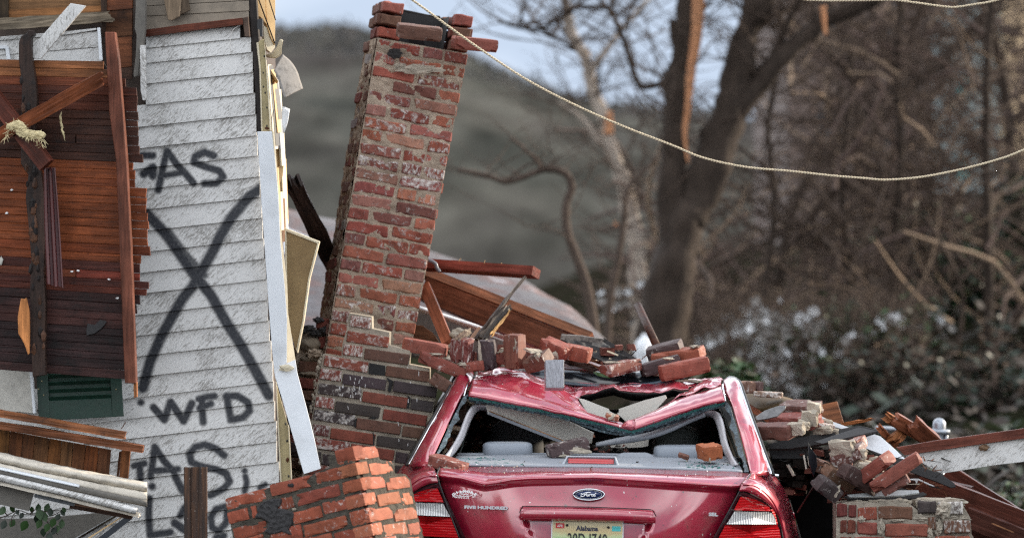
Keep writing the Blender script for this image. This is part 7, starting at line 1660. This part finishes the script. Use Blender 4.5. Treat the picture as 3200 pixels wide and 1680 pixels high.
lf = obj('green_leaf', [P(*B6(515, 1055), 1.66), P(*B6(560, 1050), 1.66), P(*B6(640, 1080), 1.64), P(*B6(700, 1120), 1.62), P(*B6(620, 1105), 1.63), P(*B6(560, 1090), 1.65)], [(0, 1, 5), (1, 2, 4, 5), (2, 3, 4)], M['leaf_mid']); tag(lf, 'single green leaf lying on the black sunroof frame', 'leaf')
tb = tube('round_post', [P(*B6(990, 350), 2.6), P(*B6(1200, 800), 2.2)], .021, M['wood_char'], None, 12, True, (.045, .017, .010, .95)); tag(tb, 'round dark stick leaning behind the top of the roof pile', 'stick')
tag(lump('white_bag', P(*B6(1050, 840), 22), .085, M['white_sheet'], None, 3, .3, 6, 2, (1.0, .8, 1.9)), 'blurred white scrap behind the dark top brick', 'scrap')
# right-hand debris
tag(loft('fibre_panel', [L3([(2320, 1225, 2.3), (2400, 1232, 2.2), (2470, 1248, 2.1), (2520, 1275, 2.0)]), L3([(2320, 1260, 2.2), (2400, 1262, 2.1), (2470, 1272, 2.0), (2520, 1288, 1.95)]), L3([(2325, 1282, 2.15), (2400, 1284, 2.05), (2470, 1286, 1.98), (2520, 1292, 1.95)])], 16, plain('brown fibre panel', (.12, .075, .03), .6, .3, 20), None, 3, .02), 'curved brown fibre panel behind the car pillar', 'panel')
BRD('red board end poking out under the curved brown panel', 'board', 'board_end', P(2340, 1270, 1.9), P(2400, 1310, 1.7), .03, .03, M['wood'], None, 0, WR)
tag(slab('shingle_piece', [C3(155, 385), C3(230, 335), C3(330, 300), C3(400, 295), C3(395, 320), C3(330, 380), C3(250, 400), C3(170, 412)], Plane(2410, 1280, 1.05, 0, 30), .012, plain('wet grey shingle', (.16, .16, .16), .3, .5, 40, .5), None, None), 'wet grey shingle resting on the brick stack', 'shingle')
tag(slab('long_shingle_board', [C3(255, 600), C3(560, 540), C3(980, 455), C3(1060, 470), C3(1140, 500), C3(1000, 545), C3(700, 600), C3(420, 640), C3(270, 640)], Plane(2570, 1370, 1.25, 0, 25), .025, M['shingle'], None, None), 'long black shingled board lying across the rubble right of the car', 'board')
tag(slab('long_shingle_board', [C3(620, 585), C3(980, 470), C3(1125, 500), C3(860, 560), C3(690, 600)], Plane(2620, 1360, 1.20, 0, 20), .012, plain('dark slate sheet', (.05, .05, .052), .55, .4, 60, .5), None, None, lift=.02), 'dark slate edge strip on top of the long shingled board', 'strip')
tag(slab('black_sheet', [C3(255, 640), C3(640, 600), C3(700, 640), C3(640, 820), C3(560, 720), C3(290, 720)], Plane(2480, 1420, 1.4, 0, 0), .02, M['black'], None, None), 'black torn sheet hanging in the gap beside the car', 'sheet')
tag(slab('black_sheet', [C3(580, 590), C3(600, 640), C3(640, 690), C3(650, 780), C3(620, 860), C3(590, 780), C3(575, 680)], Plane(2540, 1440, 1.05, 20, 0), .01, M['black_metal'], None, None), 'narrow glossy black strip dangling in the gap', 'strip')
tag(slab('white_splinter', [C3(400, 770), C3(425, 765), C3(475, 855), C3(450, 860)], Plane(2470, 1460, 1.3), .02, M['cream_wood'], None, None), 'pale wooden splinter standing in the dark gap', 'splinter')
for k, (x0, y0, x1, y1, lab) in enumerate(((540, 690, 560, 800, 'short cream lath hanging in the gap, the longer of two'), (575, 700, 585, 770, 'short cream lath hanging in the gap, the shorter of two'))): tag(board('cream_lath', P(*C3(x0, y0), 1.1), P(*C3(x1, y1), 1.1), .008, .008, M['cream_wood']), lab, 'lath')
BRD('thin grey rod leaning down in the black gap to the mirror', 'rod', 'thin_rod', P(*C3(645, 895), 1.0), P(*C3(490, 1145), 1.6), .006, .006, M['grey_board'])
tag(slab('brown_plywood', [C3(630, 300), C3(805, 262), C3(860, 440), C3(700, 430)], Plane(2590, 1285, 1.9, -10, 10), .018, M['wood'], None, (.20, .075, .032, 1), (1, -.2)), 'square piece of brown plywood standing behind the brick stack', 'plywood')
BRD('orange torn splinter pointing right behind the white sheet', 'splinter', 'wood_splinter', P(*C3(840, 450), 1.7), P(*C3(1112, 400), 1.6), .020, .015, M['splinter'], None, 0, (.30, .11, .04, 1), (.01, .06), 6, .004, .5)
tag(slab('white_sheet', [C3(670, 376), C3(760, 420), C3(900, 470), C3(840, 482), C3(780, 465), C3(740, 455), C3(690, 420)], Plane(2610, 1320, 1.6, 0, 25), .006, M['white_sheet'], None, None), 'small white torn sheet behind the three brick stack', 'sheet')
tag(slab('white_sheet', [C3(985, 545), C3(1080, 518), C3(1150, 540), C3(1230, 610), C3(1350, 720), C3(1290, 735), C3(1160, 690), C3(1040, 640)], Plane(2760, 1390, 1.3, 0, 28), .010, M['white_sheet'], None, None), 'clean white sheet sloping down over the broken boards', 'sheet')
tag(slab('dark_edge_board', [C4(140, 635), C4(290, 690), C4(440, 720), C4(600, 790), C4(740, 840), C4(850, 915), C4(860, 945), C4(820, 950), C4(700, 900), C4(560, 850), C4(420, 790), C4(290, 730)], Plane(2830, 1440, 1.2, 0, 10), .02, M['shingle'], None, None), 'black ragged shingle edge under the white sheet', 'shingles')
tag(slab('pale_strip', [C4(300, 705), C4(420, 740), C4(400, 765), C4(310, 730)], Plane(2790, 1440, 1.22), .01, M['galv'], None, None), 'grey metal strip under the white sheet edge', 'strip')
# splintered frame
for lab, p0, p1, wd, cl in (('splintered orange stud end leaning left of the fence post', (340, 385), (690, 595), .070, (.17, .058, .030, 1)), ('raw orange lath crossing the splintered frame', (330, 580), (490, 440), .034, (.30, .115, .045, 1)), ('short orange brace under the crossing lath', (240, 460), (380, 610), .032, (.22, .075, .034, 1)), ('upright brown stud of the splintered frame', (510, 430), (690, 600), .085, (.155, .052, .028, 1)), ('low orange brace at the foot of the splintered frame', (380, 600), (470, 480), .030, (.24, .09, .038, 1)), ('broken stud tip with a bright torn end', (300, 385), (440, 470), .050, (.26, .10, .04, 1))):
    tag(board('broken_stud', P(*C4(*p0), 1.9), P(*C4(*p1), 2.05), wd, .045, M['wood'] if cl[0] < .2 else M['splinter'], None, 10, cl, (.035, .01), 4, .003), lab, 'stud', 'splintered studs')
# long white faced beam
wb = empty('fascia_beam', P(3000, 1480, 1.4), 'long white painted fascia board with a brown top edge on the right', 'fascia board')
slab('painted_face', [C4(440, 690), C4(660, 660), C4(1000, 610), C4(1480, 535), C4(1480, 735), C4(1180, 770), C4(960, 805), C4(740, 838), C4(600, 760)], Plane(2980, 1440, 1.35, -6, 0), .03, M['siding'], wb, None, (1, -.14))
slab('top_edge', [C4(385, 630), C4(700, 575), C4(1000, 535), C4(1480, 468), C4(1480, 548), C4(1000, 612), C4(660, 662), C4(450, 692)], Plane(2980, 1420, 1.33, -6, 0), .045, M['wood'], wb, (.15, .046, .030, 1), (1, -.14), lift=.004)
lump('knot_hole', P(*C4(1085, 632), 1.31), .020, M['wood_char'], wb, 3, .5, 9, 2, (1.2, .4, .8), (.12, .07, .04, .9))
for lab, p0, p1, wd, Y, cl in (('dark red plank sloping down right below the white fascia', (780, 830), (1330, 1180), .10, 1.9, (.105, .030, .020, 1)), ('wide dark red plank lowest at the right edge', (560, 900), (1480, 1260), .12, 1.6, (.095, .030, .020, 1)), ('dark plank in shade under the ragged shingle edge', (430, 880), (980, 1010), .09, 1.75, (.060, .024, .018, .95)), ('bottom plank with a light split edge in the corner', (940, 1180), (1480, 1390), .10, 1.45, (.075, .028, .020, .97)), ('lower dark plank beside the ruined pier', (900, 1260), (1420, 1480), .10, 1.6, (.07, .026, .019, .97))):
    tag(board('dark_plank', P(*C4(*p0), Y+.1), P(*C4(*p1), Y), wd, .04, M['wood'], None, 10, cl, (0, 0), 6, .002), lab, 'plank', 'planks below the fascia')
BRD('thin splinter along the split edge of the bottom plank', 'splinter', 'wood_splinter', P(*C4(1140, 1230), 1.40), P(*C4(1335, 1312), 1.38), .006, .01, M['splinter'], None, 0, (.30, .14, .07, 1), (.01, .02))
tag(slab('white_sliver', [C4(440, 882), C4(560, 878), C4(690, 938), C4(680, 945), C4(560, 892), C4(545, 920), C4(535, 895)], Plane(2870, 1500, 1.5), .008, M['white_sheet'], None, None), 'ragged white paint sliver on the dark plank', 'sliver')
# ruined pier at the right
def ruin():
    rr = random.Random(6); root = empty('ruined_pier', P(2830, 1720, .8), 'ruined brick pier with crumbling pale mortar at the bottom right', 'brick pier')
    PL = Plane(2780, 1620, .75, 0, 0)
    rows = [[(5, 1135, 70, 1135, DRED, .1), (80, 1155, 232, 1160, RED, .25), (240, 1150, 520, 1150, BROWN, .12), (555, 1110, 705, 1105, DARK, .15), (720, 1110, 915, 1120, GREYB, .6)],
            [(-60, 1260, -10, 1260, DRED, .1), (-5, 1262, 62, 1262, DRED, .1), (72, 1272, 232, 1275, RED2, .1), (292, 1290, 645, 1285, RED2, .08), (640, 1230, 700, 1240, BROWN, .3), (765, 1260, 975, 1270, BROWN, .4)],
            [(-60, 1390, 30, 1390, DRED, .1), (40, 1395, 300, 1395, RED, .1), (330, 1400, 660, 1400, RED2, .1), (690, 1385, 980, 1385, RED, .2)], [(-50, 1500, 200, 1500, RED, .1), (220, 1500, 560, 1500, RED, .1), (580, 1500, 900, 1500, RED, .1)]]
    rows[0].insert(0, (-90, 1130, -5, 1130, DRED, .1))
    for row in rows:
        for x0, y0, x1, y1, c, a in row:
            p0 = PL.at(*C4(x0, y0)); p1 = PL.at(*C4(x1, y1)); ln = (p1-p0).length; ctr = (p0+p1)/2
            use_mesh('brick', rr.choice(BM_OLD), Matrix.Translation(ctr+Vector((0, BD/2+rr.uniform(-.006, .006), 0))) @ Matrix.Rotation(R(rr.uniform(-2, 2)), 4, 'Y') @ Matrix.Diagonal((ln/BL, 1, 1.12, 1)), root, col(c, .12, a, rr))
    for outl, off in (([(-95, 1075), (60, 1062), (220, 1070), (300, 1055), (420, 1052), (500, 1085), (530, 1110), (525, 1200), (640, 1210), (650, 1330), (700, 1340), (700, 1520), (-95, 1520)], .012), ([(540, 1060), (620, 1045), (900, 1055), (915, 1150), (975, 1190), (985, 1320), (1000, 1340), (1000, 1520), (640, 1520), (640, 1200), (560, 1180)], .03)):
        w3 = [PL.at(*C4(x, y), -off) for x, y in outl]; bm = bmesh.new(); f = [bm.verts.new(v) for v in w3]; bm.faces.new(f); bmesh.ops.triangulate(bm, faces=bm.faces)
        for _ in range(4): bmesh.ops.subdivide_edges(bm, edges=[e for e in bm.edges if e.calc_length() > .016], cuts=1); bmesh.ops.triangulate(bm, faces=bm.faces)
        for q in bm.verts: q.co += Vector((0, noise.fractal(q.co*30, 1, 2, 3)*.008, noise.noise(q.co*40)*.002))
        g = bmesh.ops.extrude_face_region(bm, geom=list(bm.faces))
        for e in g['geom']:
            if isinstance(e, bmesh.types.BMVert): e.co += Vector((0, .26, 0))
        bmesh.ops.recalc_face_normals(bm, faces=bm.faces); from_bm('mortar', bm, M['mortar_new'], root, None, False)
    for q, (x, y, r, sx, sz, dy) in enumerate(((110, 1085, .030, 2.0, .5, .1), (300, 1080, .035, 2.4, .5, .08), (430, 1080, .030, 1.8, .7, .08), (640, 1060, .03, 2.0, .4, .1), (820, 1070, .036, 2.2, .5, .1), (760, 1120, .034, 1.0, 1.1, -.01), (850, 1200, .034, 2.2, .5, .04), (600, 1200, .03, 2.2, .5, .03), (105, 1200, .014, 1.2, 1.1, -.02), (262, 1270, .020, .9, 1.8, .0), (720, 1270, .026, .9, 1.3, .02), (390, 1210, .012, 3, .5, 0), (655, 1310, .016, .8, 1.6, .0))):
        lump('mortar_lump', PL.at(*C4(x, y))+Vector((0, dy, 0)), r, M['mortar_new'], root, 3, .7, 12, q, (sx, .9, sz))
ruin()
tag(slab('white_shingle', [C4(-10, 1005), C4(200, 985), C4(330, 970), C4(560, 968), C4(568, 990), C4(420, 1012), C4(180, 1020), C4(20, 1022)], Plane(2750, 1540, .85, 0, 40), .012, plain('pale wet shingle', (.40, .43, .44), .35, .4, 30, .4), None, None), 'pale wet shingle lying flat on the ruined pier', 'shingle')
tag(slab('dark_shingle', [C4(-30, 1015), C4(420, 1010), C4(600, 985), C4(630, 1000), C4(540, 1035), C4(250, 1050), C4(0, 1045)], Plane(2750, 1550, .90, 0, 25), .02, M['shingle'], None, None), 'dark broken shingle between the pale one and the ruined pier', 'shingle')
for q, (x, y, l) in enumerate(((860, 930, 120), (900, 960, 110), (960, 950, 60))): tag(board('torn_felt', P(*C3(x, y), 1.0), P(*C3(x+l, y+25-q*20), 1.0), .014, .006, M['shingle'], None, 20, None, (.02, .02), 4, .004), ('upper torn black felt strip left of the dark shingle', 'lower torn black felt strip left of the dark shingle', 'short torn felt scrap beside the tipped brick pair')[q], 'felt')
# dark heap that everything rests on, behind the car and under the rubble
def heap():
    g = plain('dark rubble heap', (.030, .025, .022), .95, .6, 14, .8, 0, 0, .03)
    def H(x, y):
        a = 1.46*math.exp(-((x+.0)/.85)**2-((y-2.6)/.75)**2); b = 1.05*math.exp(-((x-2.0)/.8)**2-((y-2.2)/.6)**2)
        c = 0.0
        return max(a, b, c)*(1+.12*noise.fractal(Vector((x*5, y*5, 0)), 1, 2, 3))-.02
    nx, ny = 70, 40; V = []
    for j in range(ny+1):
        for i in range(nx+1):
            x = -1.6+5.6*i/nx; y = .9+3.4*j/ny; V.append(Vector((x, y, H(x, y))))
    n = nx+1; F = [(j*n+i, j*n+i+1, (j+1)*n+i+1, (j+1)*n+i) for j in range(ny) for i in range(nx)]
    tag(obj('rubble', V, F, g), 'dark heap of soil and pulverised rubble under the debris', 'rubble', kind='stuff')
    b = Bag(); rq = random.Random(15)
    for k in range(1300):
        if rq.random() < .5: p = P(rq.uniform(1330, 2230), 0, rq.uniform(1.75, 2.6))
        else: p = P(rq.uniform(2600, 3000), 0, rq.uniform(1.1, 2.0))
        z = max(H(p.x, p.y), .1)+.01; r = rq.uniform(.008, .03); c = Vector((p.x, p.y, z)); ax = Vector((rq.uniform(-1, 1), rq.uniform(-1, 1), rq.uniform(-.3, .5))).normalized()*r*rq.uniform(1, 3); up = ax.orthogonal().normalized()*r*.5; sd_ = ax.cross(up).normalized()*r*.6
        b.add([c-ax-up-sd_, c+ax-up-sd_, c+ax-up+sd_, c-ax-up+sd_, c-ax*.9+up-sd_, c+ax*.8+up-sd_, c+ax*.9+up+sd_, c-ax+up+sd_], [(0, 3, 2, 1), (4, 5, 6, 7), (0, 1, 5, 4), (1, 2, 6, 5), (2, 3, 7, 6), (3, 0, 4, 7)], rq.choice((0, 1, 2, 2, 3)))
    for k in range(240):                        # bits coloured mostly dark for the shade of the gap beside the car
        x = rq.uniform(2430, 2620); y = rq.uniform(1400, 1520)+max(0, 2520-x)*.5; c = P(x, y, rq.uniform(1.35, 1.7)); r = rq.uniform(.008, .03); hull = [c+Vector((sx*rq.uniform(.5, 1.6), sy*rq.uniform(.5, 1.2), sz*rq.uniform(.3, .9)))*r for sx in (-1, 1) for sy in (-1, 1) for sz in (-1, 1)]
        b.add(hull, [(0, 1, 3, 2), (4, 6, 7, 5), (0, 4, 5, 1), (2, 3, 7, 6), (0, 2, 6, 4), (1, 5, 7, 3)], 2 if rq.random() < .8 else 1)
    for k in range(150):
        if k % 2: x, y, Y = rq.uniform(1340, 2000), rq.uniform(1060, 1120), rq.uniform(1.8, 2.2)
        else: x, y, Y = rq.uniform(2600, 2760), rq.uniform(1410, 1530), rq.uniform(.95, 1.4)
        c = P(x, y+25, Y); r = rq.uniform(.014, .042); hull = [c+Vector((sx*rq.uniform(.5, 1.3), sy*rq.uniform(.5, 1.2), sz*rq.uniform(.4, .9)))*r for sx in (-1, 1) for sy in (-1, 1) for sz in (-1, 1)]
        b.add(hull, [(0, 1, 3, 2), (4, 6, 7, 5), (0, 4, 5, 1), (2, 3, 7, 6), (0, 2, 6, 4), (1, 5, 7, 3)], rq.choice((0, 0, 1, 1, 1)))
    for k in range(170):
        if k % 2: x, y, Y = rq.uniform(1400, 2200), rq.uniform(1080, 1130), rq.uniform(1.8, 2.2)
        else: x, y, Y = rq.uniform(2560, 2960), rq.uniform(1400, 1540), rq.uniform(.9, 1.6)
        c = P(x, y+20, Y); a = rq.uniform(0, 6.28); d = Vector((math.cos(a), rq.uniform(-.5, .5), math.sin(a)*.45)).normalized()*rq.uniform(.01, .04); wv = Vector((-d.z, 0, d.x)).normalized()*rq.uniform(.0012, .005); t = Vector((0, .004, 0))
        b.add([c-d-wv, c+d*.9-wv*.3, c+d+wv*.4, c-d+wv, c-d-wv+t, c+d*.9-wv*.3+t, c+d+wv*.4+t, c-d+wv+t], [(0, 1, 2, 3), (7, 6, 5, 4), (0, 4, 5, 1), (1, 5, 6, 2), (2, 6, 7, 3), (3, 7, 4, 0)], rq.choice((3, 3, 3, 2, 2, 0)))
    tag(b.build('debris', [M['mortar_new'], plain('red brick bits', (.16, .05, .035), .9, .4, 30), plain('dark bits', (.018, .014, .012), .9, .5, 30, .3, Specular_IOR_Level=.1), plain('wood bits', (.18, .07, .03), .7, .4, 30)]), 'small bits of brick, mortar and wood strewn through the rubble', 'debris', kind='stuff')
heap()
# ================================================================== cords overhead
def cord(name, label, pts, Y, barbs=()):
    path = catmull([P(x, y, Y) for x, y in pts], 30); n = len(path)
    d = [0.0]
    for a, b in zip(path, path[1:]): d.append(d[-1]+(b-a).length)
    N = int(d[-1]/.0045); fine = resample(path, N); root = empty(name, path[0], label, 'cord')
    for ph in (0, math.pi):
        hel = []
        for i, p in enumerate(fine):
            t = (fine[min(i+1, N-1)]-fine[max(i-1, 0)]).normalized(); s = t.cross(Vector((0, 1, 0))).normalized(); u = s.cross(t); a = i*.0045/.028*2*math.pi+ph
            hel.append(p+(s*math.cos(a)+u*math.sin(a))*.0030)
        tube('strand', hel, .0034, M['rope'], root, 5)
    for x, y in barbs:
        p = P(x, y, Y); b = Bag()
        for q in range(4): V, F = tube_data([p, p+Vector((rnd.uniform(-.02, .02), 0, rnd.uniform(-.014, .014)))], [.0014, .0008], 4); b.add(V, F)
        b.build('knot', [M['rust']], root)
cord('overhead_cord', 'long twisted pale cord sagging from the chimney top to the right edge', [(1100, -125), (1290, 2), (1400, 82), (1511, 161), (1650, 252), (1800, 330), (1950, 396), (2100, 454), (2200, 494), (2330, 522), (2470, 535), (2600, 549), (2700, 557), (2770, 562), (2880, 553), (3000, 530), (3120, 498), (3200, 468), (3420, 370)], -.3)
cord('overhead_cord', 'short twisted cord with wire knots dipping in at the top right corner', [(2300, -60), (2480, -8), (2560, 2), (2680, 2), (2790, 1), (2860, 9), (2940, 20), (2985, 23), (3040, 15), (3120, 0), (3300, -55)], -.2, ((2985, 24), (3025, 20), (3040, 13)))

# unseen board fence added at the right to keep the low rubble in shade
def unseen_fence():
    root = empty('shade_fence', (6.6, 3.5, 0), 'unseen board fence added off to the right to shade the low rubble', 'fence')
    for k in range(22): board('fence_board', Vector((6.6, .8+k*.26, -.05)), Vector((6.6, .8+k*.26, 2.55+rnd.uniform(-.03, .03))), .25, .02, M['grey_board'], root, 90)  # boards of the added unseen shade fence
    for z in (.5, 1.9): board('fence_rail', Vector((6.66, .7, z)), Vector((6.66, 6.5, z)), .09, .04, M['grey_board'], root)  # rails of the added unseen shade fence
unseen_fence()
